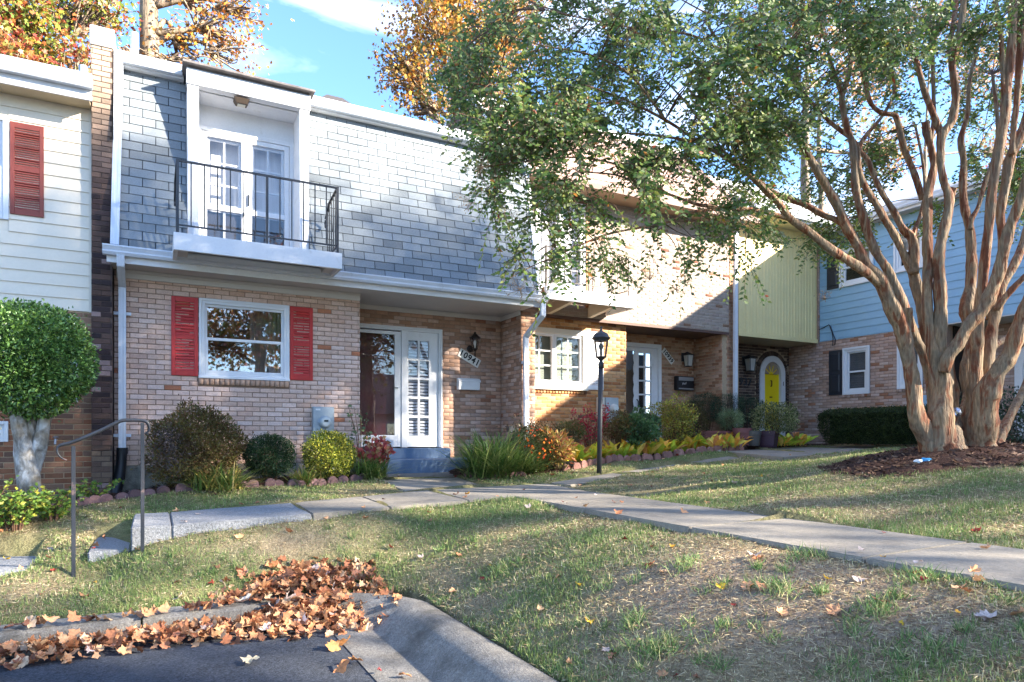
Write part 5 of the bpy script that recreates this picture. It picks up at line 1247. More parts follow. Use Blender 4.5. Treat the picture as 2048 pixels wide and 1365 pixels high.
def bark_mat(name, base, cols, stretch=(5, 5, 1.1), sc=2.0, bump=.8):
    m = mat(name, base, rough=.75, spec=.25)
    t = m.node_tree; lk = t.links.new; p = t.nodes['Principled BSDF']
    g = t.nodes.new('ShaderNodeNewGeometry'); mp = t.nodes.new('ShaderNodeMapping'); mp.inputs['Scale'].default_value = stretch; lk(g.outputs['Position'], mp.inputs['Vector'])
    n = t.nodes.new('ShaderNodeTexNoise'); n.inputs['Scale'].default_value = sc; n.inputs['Detail'].default_value = 7; n.inputs['Roughness'].default_value = .62; n.inputs['Distortion'].default_value = .8; lk(mp.outputs[0], n.inputs['Vector'])
    r = t.nodes.new('ShaderNodeValToRGB'); el = r.color_ramp.elements
    while len(el) < len(cols): el.new(.5)
    for e, (pos, col) in zip(el, cols): e.position = pos; e.color = (*col, 1)
    lk(n.outputs['Fac'], r.inputs['Fac'])
    n2 = t.nodes.new('ShaderNodeTexNoise'); n2.inputs['Scale'].default_value = 6; n2.inputs['Detail'].default_value = 6; lk(mp.outputs[0], n2.inputs['Vector'])
    mr = t.nodes.new('ShaderNodeMapRange'); mr.inputs['To Min'].default_value = .58; mr.inputs['To Max'].default_value = 1.22; mr.inputs['From Min'].default_value = .3; mr.inputs['From Max'].default_value = .7; lk(n2.outputs['Fac'], mr.inputs['Value'])
    n3 = t.nodes.new('ShaderNodeTexNoise'); n3.inputs['Scale'].default_value = 2.6; n3.inputs['Detail'].default_value = 5; n3.inputs['Distortion'].default_value = 1.2; lk(g.outputs['Position'], n3.inputs['Vector'])
    m3 = t.nodes.new('ShaderNodeMapRange'); m3.inputs['From Min'].default_value = .48; m3.inputs['From Max'].default_value = .62; m3.inputs['To Max'].default_value = .75; lk(n3.outputs['Fac'], m3.inputs['Value'])
    x3 = t.nodes.new('ShaderNodeMixRGB'); x3.inputs['Color2'].default_value = (*c(140, 126, 106, .8), 1); lk(m3.outputs[0], x3.inputs['Fac']); lk(r.outputs['Color'], x3.inputs['Color1'])
    mu = t.nodes.new('ShaderNodeVectorMath'); mu.operation = 'SCALE'; lk(x3.outputs[0], mu.inputs[0]); lk(mr.outputs[0], mu.inputs['Scale']); lk(mu.outputs[0], p.inputs['Base Color'])
    b = t.nodes.new('ShaderNodeBump'); b.inputs['Strength'].default_value = bump; b.inputs['Distance'].default_value = .02
    ad = t.nodes.new('ShaderNodeMath'); ad.operation = 'ADD'; lk(n.outputs['Fac'], ad.inputs[0]); lk(n2.outputs['Fac'], ad.inputs[1]); lk(ad.outputs[0], b.inputs['Height']); lk(b.outputs[0], p.inputs['Normal'])
    return m
myr_bark = bark_mat('crepe_myrtle_bark', (.3, .2, .15), [(.32, c(108, 64, 44, .8)), (.45, c(142, 88, 60, .8)), (.50, c(164, 130, 100, .76)), (.56, c(172, 146, 116, .76)), (.66, c(142, 114, 84, .76))], stretch=(9, 9, 1.3), sc=1.5, bump=1.0)
LIMBS = [  # photo path (u, v, width px), distance at start, at end
 ([(1866, 905, 52), (1850, 870, 40), (1832, 830, 36), (1824, 764, 28), (1812, 700, 29), (1802, 655, 33), (1783, 612, 31), (1760, 560, 27), (1732, 530, 23), (1718, 496, 20), (1692, 453, 20), (1676, 414, 19), (1653, 374, 17), (1630, 335, 16), (1607, 295, 15), (1584, 265, 14), (1545, 225, 11), (1498, 168, 8), (1450, 105, 6), (1410, 40, 4)], 7.35, 6.9),
 ([(1768, 575, 18), (1732, 546, 20), (1699, 523, 19), (1663, 500, 18), (1617, 463, 16), (1580, 437, 15), (1557, 407, 14), (1531, 381, 13), (1498, 350, 11), (1465, 325, 9), (1400, 285, 7), (1330, 240, 6), (1250, 200, 4), (1170, 170, 3)], 7.2, 6.1),
 ([(1590, 444, 9), (1574, 437, 10), (1511, 420, 9), (1458, 417, 8), (1399, 410, 7), (1333, 387, 6), (1290, 372, 5), (1230, 350, 4), (1160, 345, 3)], 6.9, 5.9),
 ([(1462, 417, 7), (1382, 424, 6), (1328, 447, 5), (1256, 460, 5), (1200, 474, 4), (1130, 505, 3), (1060, 535, 2.5), (1010, 562, 2)], 6.6, 5.8),
 ([(1700, 462, 14), (1679, 443, 14), (1646, 430, 13), (1610, 410, 12), (1564, 394, 12), (1531, 374, 10), (1498, 348, 10), (1465, 322, 8), (1420, 270, 6), (1380, 215, 5), (1330, 160, 3)], 7.15, 7.6),
 ([(1885, 890, 36), (1862, 770, 20), (1848, 712, 19), (1827, 671, 20), (1814, 632, 20), (1794, 579, 18), (1775, 540, 17), (1755, 510, 17), (1740, 478, 17), (1725, 430, 17), (1712, 381, 16), (1709, 335, 15), (1705, 288, 14), (1692, 249, 12), (1686, 216, 12), (1684, 190, 12), (1698, 147, 9), (1700, 95, 8), (1692, 40, 6), (1688, -30, 5)], 7.6, 7.7),
 ([(1684, 192, 9), (1670, 150, 8), (1655, 100, 6), (1640, 40, 4), (1630, -30, 3)], 7.7, 7.3),
 ([(1822, 664, 15), (1820, 640, 13), (1819, 616, 12)], 7.5, 7.45),
 ([(1886, 905, 64), (1880, 850, 48), (1882, 790, 42), (1880, 735, 42), (1868, 700, 27), (1856, 640, 21), (1855, 582, 20), (1857, 533, 20), (1855, 500, 20), (1855, 445, 19), (1855, 397, 18), (1864, 350, 16), (1867, 325, 14), (1861, 293, 14), (1853, 262, 16), (1852, 246, 15)], 7.3, 7.5),
 ([(1861, 290, 9), (1868, 240, 9), (1867, 190, 8), (1865, 117, 8), (1862, 40, 7), (1860, -60, 5)], 7.5, 7.7),
 ([(1884, 770, 34), (1880, 714, 32), (1880, 665, 27), (1882, 615, 25), (1880, 566, 24), (1878, 516, 22), (1884, 476, 20), (1895, 430, 18), (1898, 395, 17), (1888, 366, 15), (1882, 335, 15), (1881, 308, 15), (1884, 272, 18), (1903, 245, 17), (1911, 205, 16), (1911, 176, 15), (1905, 126, 14), (1917, 82, 14), (1925, 29, 13), (1928, -20, 12), (1932, -90, 10)], 7.35, 7.2),
 ([(1897, 405, 15), (1903, 388, 16), (1908, 376, 14)], 7.4, 7.35),
 ([(1884, 272, 14), (1867, 229, 14), (1849, 182, 12), (1835, 132, 12), (1823, 102, 11), (1814, 59, 8), (1800, 0, 7), (1790, -70, 5)], 7.3, 7.0),
 ([(1908, 160, 9), (1900, 110, 10), (1903, 73, 10), (1911, 15, 10), (1915, -60, 8)], 7.25, 7.6),
 ([(1868, 780, 22), (1857, 731, 20), (1850, 670, 20), (1846, 630, 21), (1834, 576, 22), (1827, 545, 22), (1808, 508, 15), (1789, 470, 15), (1767, 435, 15), (1751, 407, 14), (1732, 378, 12), (1717, 337, 11), (1711, 287, 10), (1660, 245, 8), (1610, 190, 6), (1560, 120, 4)], 7.7, 7.9),
 ([(1827, 548, 20), (1829, 510, 20), (1824, 476, 19), (1806, 458, 15), (1789, 425, 13), (1767, 391, 12), (1751, 359, 11), (1735, 320, 10), (1720, 290, 9), (1770, 225, 7), (1790, 170, 6), (1770, 90, 5), (1760, 10, 4)], 7.7, 8.3),
 ([(1824, 480, 11), (1832, 455, 9), (1843, 423, 8), (1850, 380, 7), (1845, 320, 6), (1830, 250, 5)], 7.75, 8.3),
 ([(1845, 400, 13), (1830, 350, 13), (1810, 300, 13), (1796, 245, 12), (1788, 230, 11), (1762, 226, 9), (1740, 205, 9), (1730, 165, 9), (1722, 130, 9), (1712, 80, 8), (1690, 40, 7)], 7.6, 7.4),
 ([(1888, 745, 22), (1897, 714, 26), (1916, 688, 25), (1936, 652, 25), (1963, 622, 26), (1979, 589, 26), (1996, 549, 24), (2007, 502, 22), (2020, 454, 20), (2034, 420, 19), (2050, 370, 18), (2075, 300, 16), (2100, 200, 14), (2120, 80, 10)], 7.2, 6.5),
 ([(1946, 905, 72), (1946, 860, 56), (1949, 815, 44), (1949, 764, 28), (1953, 698, 25), (1956, 648, 24), (1964, 582, 20), (1969, 533, 18), (1979, 445, 18), (1985, 382, 19), (1999, 293, 20), (2010, 234, 18), (2013, 176, 18), (2022, 102, 17), (2025, 29, 16), (2026, -40, 14)], 7.6, 7.3),
 ([(1942, 830, 16), (1927, 757, 16), (1934, 714, 16), (1945, 672, 20), (1936, 634, 26), (1934, 612, 28), (1941, 582, 22), (1944, 533, 21), (1942, 500, 20), (1938, 454, 17), (1928, 413, 15), (1925, 366, 15), (1927, 322, 13), (1922, 278, 13), (1935, 230, 9), (1940, 160, 8), (1960, 80, 6)], 7.9, 8.2),
 ([(1941, 460, 10), (1944, 439, 10), (1957, 413, 9), (1970, 366, 9), (1992, 300, 9), (1995, 240, 8), (1985, 150, 6)], 8.0, 8.3),
 ([(1962, 890, 56), (1966, 840, 54), (1974, 792, 50), (1996, 744, 34), (2019, 714, 31), (2032, 675, 30), (2046, 632, 28), (2062, 590, 26), (2085, 500, 22), (2110, 380, 18)], 7.4, 6.8),
 ([(1970, 800, 26), (1974, 764, 24), (1977, 698, 26), (1986, 648, 22), (1996, 609, 20), (2003, 575, 17), (2022, 543, 16), (2042, 500, 16), (2060, 440, 14), (2085, 340, 12)], 7.6, 7.8),
 ([(1992, 620, 12), (2005, 602, 14), (2025, 579, 12), (2048, 556, 12), (2090, 520, 10)], 7.6, 7.4),
 ([(1976, 705, 12), (1992, 691, 13), (2005, 681, 12), (2022, 670, 11), (2045, 655, 9)], 7.6, 8.2),
 ([(1980, 640, 16), (1988, 582, 18), (2002, 533, 18), (2006, 480, 18), (2000, 430, 17), (2010, 375, 18), (2019, 322, 20), (2031, 293, 20), (2050, 245, 17), (2080, 150, 14)], 7.7, 7.5),
 ([(2024, 310, 12), (2028, 250, 12), (2034, 205, 12), (2040, 117, 15), (2043, 44, 16), (2046, -40, 14)], 7.5, 7.4),
 ([(2015, 240, 8), (2007, 190, 8), (2005, 141, 8), (2002, 73, 9), (1991, 0, 9), (1985, -70, 7)], 7.4, 7.2),
 ([(1988, 905, 30), (1996, 886, 26), (2009, 856, 20), (2025, 823, 17), (2042, 790, 15), (2062, 745, 13), (2100, 650, 10)], 7.7, 8.4),
 ([(1916, 880, 20), (1910, 816, 16), (1912, 780, 14), (1903, 745, 12), (1900, 700, 10)], 7.9, 8.0),
 ([(1925, 905, 50), (1922, 860, 34), (1928, 825, 24), (1935, 790, 16)], 7.5, 7.8),
 ([(1905, 907, 60), (1903, 880, 44), (1898, 850, 30)], 7.25, 7.35),
 ([(1450, 105, 6), (1380, 70, 5), (1290, 60, 4), (1180, 40, 3), (1090, 20, 2)], 6.8, 6.0),
 ([(1400, 285, 7), (1300, 270, 5), (1200, 265, 4), (1090, 250, 3), (990, 220, 2)], 6.45, 5.8),
 ([(1330, 240, 6), (1260, 150, 5), (1180, 110, 4), (1080, 90, 3), (980, 60, 2)], 6.25, 5.8),
 ([(1250, 200, 4), (1150, 210, 3.5), (1050, 190, 3), (940, 165, 2)], 6.1, 5.6),
 ([(1333, 387, 6), (1250, 335, 4.5), (1150, 315, 3.5), (1040, 325, 3), (960, 335, 2)], 6.6, 5.7),
 ([(1560, 120, 5), (1480, 60, 4), (1400, 20, 3), (1310, -30, 2)], 7.9, 7.0),
]
mr_ = thing('crepe_myrtle_tree', 'large crepe myrtle with many peeling cinnamon trunks rising from a mulch mound', 'tree', (7.95, 4.38, g1(7.95, 4.38)))
limb_pts = []
random.seed(5)
for li, (pts, d0, d1) in enumerate(LIMBS):
    P_, R_ = img_path(pts, d0, d1); P_, R_ = smooth_path(P_, R_, 5)
    # extend the base limbs into the soil
    if pts[0][1] >= 880:
        p = P_[0].copy(); P_ = [p+np.array((0, 0, -.16))]+P_; R_ = [R_[0]*1.15]+R_
    mb = MB(); n = 14 if max(R_) > .05 else 8
    Rn = [r*(1+.07*sin(i*.9+li)+.04*sin(i*2.3+li*2)) for i, r in enumerate(R_)]
    mb.tube(P_, Rn, n)
    # uneven, fluted surface
    for vi in range(len(mb.v)):
        i, j = divmod(vi, n)
        if i < len(P_):
            q = np.array(mb.v[vi]); k = 1+.075*sin(3*2*pi*j/n+i*.11+li)+.045*sin(5*2*pi*j/n-i*.17)
            mb.v[vi] = tuple(P_[i]+(q-P_[i])*k)
    mb.build('trunk' if pts[0][1] >= 860 else 'limb', myr_bark, mr_, smooth=True)
    for p, r in zip(P_, R_):
        if r < .055 and p[2] > 1.2: limb_pts.append(p)
limb_pts = np.array(limb_pts)
# crown: areas of the photo it fills, with density and distance range
CROWN = [ # polygon (u,v), number of clusters, d range, sprays per cluster
 ([(900, 120), (1010, -60), (1500, -80), (1520, 60), (1480, 240), (1200, 260), (1000, 300), (900, 210)], 112, (5.4, 7.6), 13),
 ([(930, 290), (1000, 250), (1250, 250), (1440, 250), (1420, 340), (1280, 400), (1130, 400), (1000, 420), (940, 360)], 29, (5.4, 7.0), 12),
 ([(1440, 30), (1700, -60), (1830, -50), (1800, 120), (1650, 180), (1560, 300), (1430, 330)], 74, (5.8, 8.4), 13),
 ([(1400, 250), (1560, 260), (1600, 330), (1500, 350), (1400, 380)], 12, (6.3, 7.2), 10),
 ([(1700, -80), (2250, -100), (2250, 60), (1950, 120), (1700, 100)], 56, (6.5, 9.5), 12),
 ([(1600, 180), (1780, 120), (1850, 300), (1750, 420), (1620, 400)], 26, (7.9, 9.4), 10),
 ([(1930, 60), (2120, 40), (2120, 420), (1960, 420), (1900, 300)], 34, (8.2, 10.0), 11),
 ([(1830, 400), (1900, 380), (1900, 470), (1820, 480)], 3, (8.2, 9), 8),
 ([(1330, 370), (1560, 330), (1660, 360), (1640, 425), (1500, 440), (1330, 430)], 8, (6.2, 7.4), 8),
 ([(1060, 410), (1330, 390), (1480, 420), (1470, 455), (1330, 460), (1240, 490), (1120, 490)], 7, (5.7, 6.8), 8),
 ([(1000, 530), (1080, 480), (1200, 460), (1210, 505), (1090, 535), (1015, 555)], 6, (5.6, 6.1), 8),
 ([(1170, 480), (1260, 480), (1265, 550), (1225, 560)], 3, (5.9, 6.3), 7),
 ([(1290, 470), (1400, 460), (1390, 540), (1300, 520)], 4, (5.9, 6.5), 6),
 ([(1478, 440), (1560, 430), (1545, 480), (1490, 560)], 4, (6.1, 6.6), 7),
 ([(1625, 440), (1700, 430), (1700, 500), (1660, 590), (1640, 560)], 7, (7.6, 8.4), 8),
 ([(1690, 400), (1780, 420), (1760, 470), (1700, 470)], 5, (8.0, 8.8), 8),
 ([(1060, 400), (1120, 420), (1100, 470), (1040, 460)], 4, (5.6, 6.2), 7),
]
def in_poly(u, v, poly):
    r = False; j = len(poly)-1
    for i in range(len(poly)):
        a, b = poly[i], poly[j]
        if (a[1] > v) != (b[1] > v) and u < (b[0]-a[0])*(v-a[1])/(b[1]-a[1])+a[0]: r = not r
        j = i
    return r
rng = np.random.default_rng(3)
tw = MB(); LP = []; LD = []; LS = []; LC = []; seeds = []
def leafcol(n, d):
    pal = [c(98, 122, 56), c(80, 110, 52), c(118, 136, 64), c(88, 116, 64), c(68, 98, 48), c(134, 144, 72), c(126, 134, 100), c(108, 126, 82)]
    C = pick(pal, n, rng, .18)
    q = rng.random(n); o = pick([c(176, 120, 50, .9), c(150, 70, 40, .9), c(170, 150, 60, .9)], n, rng)
    return np.where((q < .012)[:, None], o, C)
cyl = []
for poly, nc, (da, db), ns in CROWN:
    us = [p[0] for p in poly]; vs = [p[1] for p in poly]; k = 0
    while k < nc:
        u = rng.uniform(min(us), max(us)); v = rng.uniform(min(vs), max(vs))
        if not in_poly(u, v, poly): continue
        k += 1; d = rng.uniform(da, db); C0 = PD(u, v, d)
        j = int(np.argmin(np.linalg.norm(limb_pts-C0, axis=1))); A0 = limb_pts[j]
        L0 = np.linalg.norm(C0-A0); md = (A0+C0)/2+np.array((0, 0, .10*L0))+rng.normal(size=3)*.05*L0
        pth, rr_ = smooth_path([A0, md, C0], [.004+.003*min(L0, 1.2), .004+.0015*min(L0, 1.2), .003], 4)
        tw.tube(pth, rr_, 5, caps=False)
        if d < 7.6 and rng.random() < .10: seeds.append(C0+np.array((0, 0, .12)))
        out_ = (C0-A0)/max(L0, .01)
        for s_ in range(int(ns*1.2)):
            dr_ = rng.normal(size=3)+out_*.9+np.array((0, 0, -.25)); dr_ /= np.linalg.norm(dr_); ln = rng.uniform(.18, .42)
            st_ = C0+rng.normal(size=3)*.05
            end = st_+dr_*ln+np.array((0, 0, -.25*ln*ln*3))
            mid = st_+dr_*ln*.55
            tw.tube([st_, mid, end], [.0035, .0025, .0015], 3, caps=False)
            m_ = int(ln/.023)
            for q in range(m_):
                t = (q+1)/m_; p = (1-t)**2*st_+2*t*(1-t)*mid+t*t*end
                sd_ = np.cross(dr_, (0, 0, 1)); sd_ /= np.linalg.norm(sd_)+1e-6
                LP.append(p); LD.append(sd_*(1 if q % 2 else -1)*.9+dr_*.5+rng.normal(size=3)*.3+np.array((0, 0, -.15))); LS.append(rng.uniform(.038, .066))
LP = np.array(LP); LD = np.array(LD); LS = np.array(LS)
LC = leafcol(len(LP), None)
roll = rng.normal(size=(len(LP), 3))*.5+np.cross(LD, np.array((0, 0, 1.0)))*1.5
V, F, CC = scatter(OVAL*np.array((1.05, 1, 1)), OVALF, LP, frames(LD, roll), LS, LC)
myrleaf = mat('crepe_myrtle_leaf', src='attr', rough=0.5, spec=0.3, trans=0.35)
print('myrtle leaves', len(LP))
lo = np_obj('leaves', V, F, CC, myrleaf, mr_, kind='stuff')
tw.build('twigs', mat('twig_bark', c(96, 70, 54, .9), rough=.8), mr_, kind='stuff')
# seed heads
seed_m = mat('seed_head_tan', c(160, 134, 106, .9), rough=.8)
seeds = [np.array(PD(*q)) for q in [(1480, 195, 5.7), (1640, 75, 6.0), (1600, 150, 6.1), (1720, 60, 6.3), (1260, 75, 5.6), (1225, 30, 5.7), (1690, 25, 6.5), (1560, 85, 6.0), (945, 405, 5.5), (960, 340, 5.5), (1010, 440, 5.6), (1090, 590, 5.7), (1040, 580, 5.7), (1300, 560, 5.9), (1350, 580, 6.0), (1060, 30, 5.8), (1650, 600, 7.6), (1480, 215, 5.75), (1820, 30, 6.6), (1140, 60, 5.7), (1430, 130, 5.9)]]
for C0 in seeds:
    mb = MB(); ax = rng.normal(size=3)*.3+np.array((-.3, 0, .2)); tips = []
    for q in range(26):
        dv = ax+rng.normal(size=3)*.75; dv /= np.linalg.norm(dv); e = C0+dv*rng.uniform(.05, .15); tips.append(e)
        mb.tube([C0, (C0+e)/2+rng.normal(size=3)*.008, e], [.0022, .0016, .0012], 3, caps=False)
    for e in tips:
        for h in range(2):
            e2 = e+rng.normal(size=3)*.012; r = .0055
            mb.mesh([e2+np.array(x)*r for x in [(1, 0, 0), (-1, 0, 0), (0, 1, 0), (0, -1, 0), (0, 0, 1), (0, 0, -1)]], [(0, 2, 4), (2, 1, 4), (1, 3, 4), (3, 0, 4), (2, 0, 5), (1, 2, 5), (3, 1, 5), (0, 3, 5)])
    mb.build('seed_head', seed_m, mr_)

# ================================================================ TREES BEHIND THE HOUSES AND ACROSS THE STREET
brn = bark_mat('grey_brown_bark', (.2, .15, .1), [(.35, c(84, 70, 58, .9)), (.5, c(130, 112, 94, .9)), (.65, c(164, 148, 128, .9))], stretch=(3, 3, .6), sc=2.5, bump=1.0)
def big_tree(name, label, base, height, trunk_r, blobs, pal, n, leaf, seed=1, lean=(0, 0), template=STAR5, tf=STAR5F, per=16, spread=.55, group=None, limbs=True, hard=False):
    rg = np.random.default_rng(seed); base = np.array(base, float)
    t = thing(name, label, 'tree', tuple(base), group)
    top = base+np.array((lean[0], lean[1], height)); P_ = []; R_ = []
    for i in range(9):
        s = i/8; P_.append(base*(1-s)+top*s+rg.normal(size=3)*.05*trunk_r*4*(0 < i < 8)); R_.append(trunk_r*(1.15-.75*s) if i else trunk_r*1.4)
    P_, R_ = smooth_path(P_, R_, 3); mb = MB(); mb.tube(P_, R_, 12); mb.build('trunk', brn, t, smooth=True)
    LPp = []; br = MB(); vols = np.array([b[3]*b[4]*b[5]*(b[6] if len(b) > 6 else 1) for b in blobs]); vols = vols/vols.sum()
    for b, wgt in zip(blobs, vols):
        cen = np.array(b[:3]); rad = np.array(b[3:6]); m = max(4, int(n*wgt/per)); dirs = rg.normal(size=(m, 3)); dirs /= np.linalg.norm(dirs, axis=1, keepdims=True)
        rr2 = (.35+.65*rg.random(m)**.6)*(1+.18*np.sin(dirs[:, 0]*5+seed)+.15*np.sin(dirs[:, 2]*7+dirs[:, 1]*5))
        cl = cen+dirs*rad*rr2[:, None]
        if limbs:
            s = min(.97, max(.2, (cen[2]-rad[2]*.7-base[2])/height)); A0 = base*(1-s)+top*s
            pth, r_ = smooth_path([A0, (A0+cen)/2+rg.normal(size=3)*.3, cen], [trunk_r*.35, trunk_r*.22, trunk_r*.1], 4); br.tube(pth, r_, 7)
            for q in range(0, m, max(1, m//36)):
                pth, r_ = smooth_path([cen*.7+A0*.3, (cen+cl[q])/2+rg.normal(size=3)*.15, cl[q]], [trunk_r*.12, trunk_r*.06, .01], 3); br.tube(pth, r_, 5, caps=False)
        q = np.repeat(cl, per, axis=0)+rg.normal(size=(m*per, 3))*spread*np.array((1, 1, .7)); LPp.append(q)
    if limbs: br.build('limbs', brn, t, smooth=True)
    Pp = np.concatenate(LPp); k = len(Pp)
    D = rg.normal(size=(k, 3)); cl_t = np.repeat(rg.random(k//per+1), per)[:k]
    pal_ = np.array([p[:3] for p in pal]); idx = np.clip((cl_t*.75+rg.random(k)*.4)*len(pal), 0, len(pal)-1).astype(int)
    C = pal_[idx]*(1+rg.uniform(-.18, .18, (k, 1)))
    V, F, CC = scatter(template, tf, Pp, frames(D, rng=rg), rg.uniform(.7, 1.3, k)*leaf, C); np_obj('crown', V, F, CC, FOL, t, kind='stuff')
    return t
def at(u, v, Y): r = ray(u, v); return r*(Y/r[1])
def blob(u, v, Y, ru, rv, ry): p = at(u, v, Y); d = p[0]*sin(AZ)+p[1]*cos(AZ); return (p[0], p[1], p[2], ru*d/FPX, ry, rv*d/FPX)
pal_y = [c(214, 150, 52, .62), c(226, 176, 66, .62), c(196, 124, 50, .62), c(208, 164, 84, .62), c(170, 156, 74, .62), c(150, 104, 50, .62)]
pal_g = [c(120, 140, 56, .65), c(150, 164, 64, .65), c(100, 124, 52, .65), c(130, 150, 60, .65), c(166, 168, 66, .65), c(186, 160, 62, .65), c(196, 120, 66, .65), c(180, 86, 62, .65)]
pal_r = [c(186, 92, 66, .65), c(170, 74, 62, .65), c(196, 130, 70, .65), c(140, 136, 64, .65)]
pal_o = [c(222, 160, 60, .65), c(210, 136, 54, .65), c(232, 186, 84, .65), c(190, 110, 50, .65)]
pal_p = [c(196, 130, 110, .95), c(206, 160, 110, .95), c(170, 130, 80, .95), c(130, 140, 70, .95)]
b0_ = at(120, 400, 19.0)
big_tree('maple_tree', 'maple with green yellow and red leaves behind the cream house', (b0_[0]-1, 19, -1), 9, .22, [blob(60, 100, 19, 110, 60, 1.2), blob(40, 20, 18.5, 70, 60, 1.0), blob(110, 165, 19.5, 90, 40, 1.0), blob(150, 10, 19.5, 80, 45, 1.0), blob(-40, 60, 19, 80, 110, 1.5), blob(200, 20, 19, 50, 40, .8)], pal_g, 10000, .10, seed=3, spread=.22, per=12)
b0_ = at(60, 190, 17.6)
big_tree('maple_tree', 'small red leaved maple low behind the vent pipe of the cream house', (b0_[0], 17.6, -1), 5.5, .12, [blob(30, 130, 17.6, 70, 45, .8), blob(110, 180, 17.6, 60, 30, .7), blob(160, 130, 17.9, 30, 50, .5)], pal_r, 2200, .10, seed=8, spread=.2, per=10)
b0_ = at(291, 600, 20)
big_tree('poplar_tree', 'tall bare grey trunk with sparse orange leaves behind the grey shingle house', (b0_[0], 20, -1), 22, .30, [blob(365, 85, 20.3, 45, 40, .6), blob(430, 55, 19.8, 80, 50, .9), blob(475, 20, 19.6, 45, 30, .6), blob(390, 5, 20, 60, 22, .6), blob(350, 120, 19.8, 90, 12, .5), blob(455, 105, 19.8, 50, 22, .5), blob(250, 105, 19.8, 10, 10, .3)], pal_o, 1050, .105, seed=5, spread=.3, per=4, lean=(.3, 0))
b0_ = at(900, 500, 17.5)
big_tree('tulip_tree', 'golden orange tree rising behind the roof gutter left of the crepe myrtle', (b0_[0]+.6, 17.5, -1), 10, .24, [blob(820, 150, 17.5, 50, 60, .9), blob(790, 110, 17.5, 38, 30, .6), blob(870, 60, 17.3, 75, 80, 1.2), blob(850, 205, 17.6, 60, 36, .7), blob(960, 110, 17.8, 80, 110, 1.2), blob(900, -20, 17.3, 80, 40, 1.1), blob(1030, 40, 18, 70, 90, 1.0)], pal_y, 11000, .105, seed=6, spread=.22, per=9)
for i, (u, Y, h_) in enumerate([(1611, 24, 20), (1640, 25.5, 20), (1850, 26, 20)]):
    b0_ = at(u, 600, Y); pb = at(u+60, 60, Y)
    big_tree('poplar_tree', ['pale trunked tree with pinkish leaves behind the green house', 'thin second trunk behind the green house roof', 'tree with pink and orange leaves far behind the blue house'][i], (b0_[0], Y, -1), h_, .38 if i == 0 else .26, [blob(u+110, 130, Y, 130, 80, 2.0), blob(u+160, 300, Y, 110, 60, 1.6), blob(u+20, 10, Y, 110, 70, 2)] if i != 1 else [blob(u-60, 20, Y, 80, 40, 1.5)], pal_p, 3400 if i != 1 else 500, .2, seed=12+i, spread=.4, per=6)
# trees on the sunny side, toward the street: their shade falls over the lawn and the lower fronts
pal_s = [c(150, 110, 50, .9), c(120, 120, 56, .9), c(180, 120, 50, .9), c(96, 104, 50, .9)]
def suntree(cf, t, label, rx, seed, tops, n=6200):
    x = cf+1.1*t; y = 10.2-t; rg = random.Random(seed)
    bl = [(x+rg.uniform(-.5, .5), y+rg.uniform(-.4, .4), zf+.68*t, rx*w_, rx*w_, rz, wt) for zf, rz, w_, wt in tops]
    if seed == 33: bl.append((x+1.75, y, .68*t-.3, .75, .75, 1.7))  # clump added to this oak to shade the porch wall
    big_tree('oak_tree', label, (x, y, -1.5), .68*t+2.0, .30, bl, pal_s, n, .18, seed=seed, spread=.6, per=8, group='oaks along the street')
def crown_(top, dense): return [(top, 1.25, .95, dense), (top-.15, 1.1, 1.0, dense), (.7, 2.0, 1.0, .5), (-2.2, 2.4, 1.05, .5), (-5.2, 2.5, 1.0, .55), (-7.9, 1.9, .9, .55)]  # crowns shaped for light: dense tops shade the fronts, thin bottoms leak sun
suntree(-11.0, 17.5, 'broad oak across the street farthest from the blue house', 3.0, 34, crown_(2.4, 1.4))
suntree(-6.2, 18.5, 'oak with thinning autumn leaves nearest the parking bay across the street', 2.6, 31, crown_(2.35, 1.5))
suntree(-1.6, 17.0, 'second oak from the parking bay with a round brown and green crown', 2.5, 32, crown_(2.15, 1.6))
suntree(2.6, 18.5, 'third oak in the row beyond the blue house roof', 2.15, 33, crown_(2.0, 1.5))
big_tree('maple_tree', 'autumn maple with a forked trunk standing across the street', (4.2, -12.5, -1.55), 9, .30, [(4.0, -12.5, 5.5, 2.6, 2.0, 2.4), (2.6, -13, 4.5, 1.8, 1.6, 1.6), (6, -13.5, 7, 2.0, 2, 2.2)], pal_y+pal_p, 5200, .2, seed=41, spread=.45, per=9)
big_tree('maple_tree', 'bare limbed maple with pale leaves across the street', (-3.5, -13.5, -1.55), 9, .26, [(-3.5, -13.5, 5, 2.4, 2.0, 2.4), (-1.8, -14, 6.5, 1.8, 1.6, 1.8)], pal_p, 3000, .2, seed=42, spread=.45, per=7)
# house across the street
hO = thing('townhouse', 'low cream siding house with a grey gable roof across the street', 'house', (11, -17, -1.5))
pO = Plane((0, -15.0, 0), (1, 0, 0), (0, 1, 0))
backing(pO, 6, 17, -1.5, 1.4, [(8, 9.2, -.5, .9), (11.5, 12.7, -.5, .9)], cream, hO, name='front_wall')
siding(hO, pO, 6, 17, -1.5, 1.4, [(8, 9.2, -.5, .9), (11.5, 12.7, -.5, .9)], cream, .2)
for a in (8, 11.5): window_unit(hO, pO, a, a+1.2, -.5, .9)
mb = MB(); mb.mesh([(5.5, -14.4, 1.35), (17.5, -14.4, 1.35), (17.5, -19, 4.0), (5.5, -19, 4.0), (17.5, -23.5, 1.35), (5.5, -23.5, 1.35)], [(0, 1, 2, 3), (3, 2, 4, 5)]); mb.mesh([(6, -15.3, -1.5), (6, -23, -1.5), (6, -23, 1.35), (6, -19, 3.9), (6, -15.3, 1.35)], [(0, 1, 2, 3, 4)]); mb.build('roof', mat('dark_grey_roof', c(110, 110, 116, .7), rough=.9), hO)
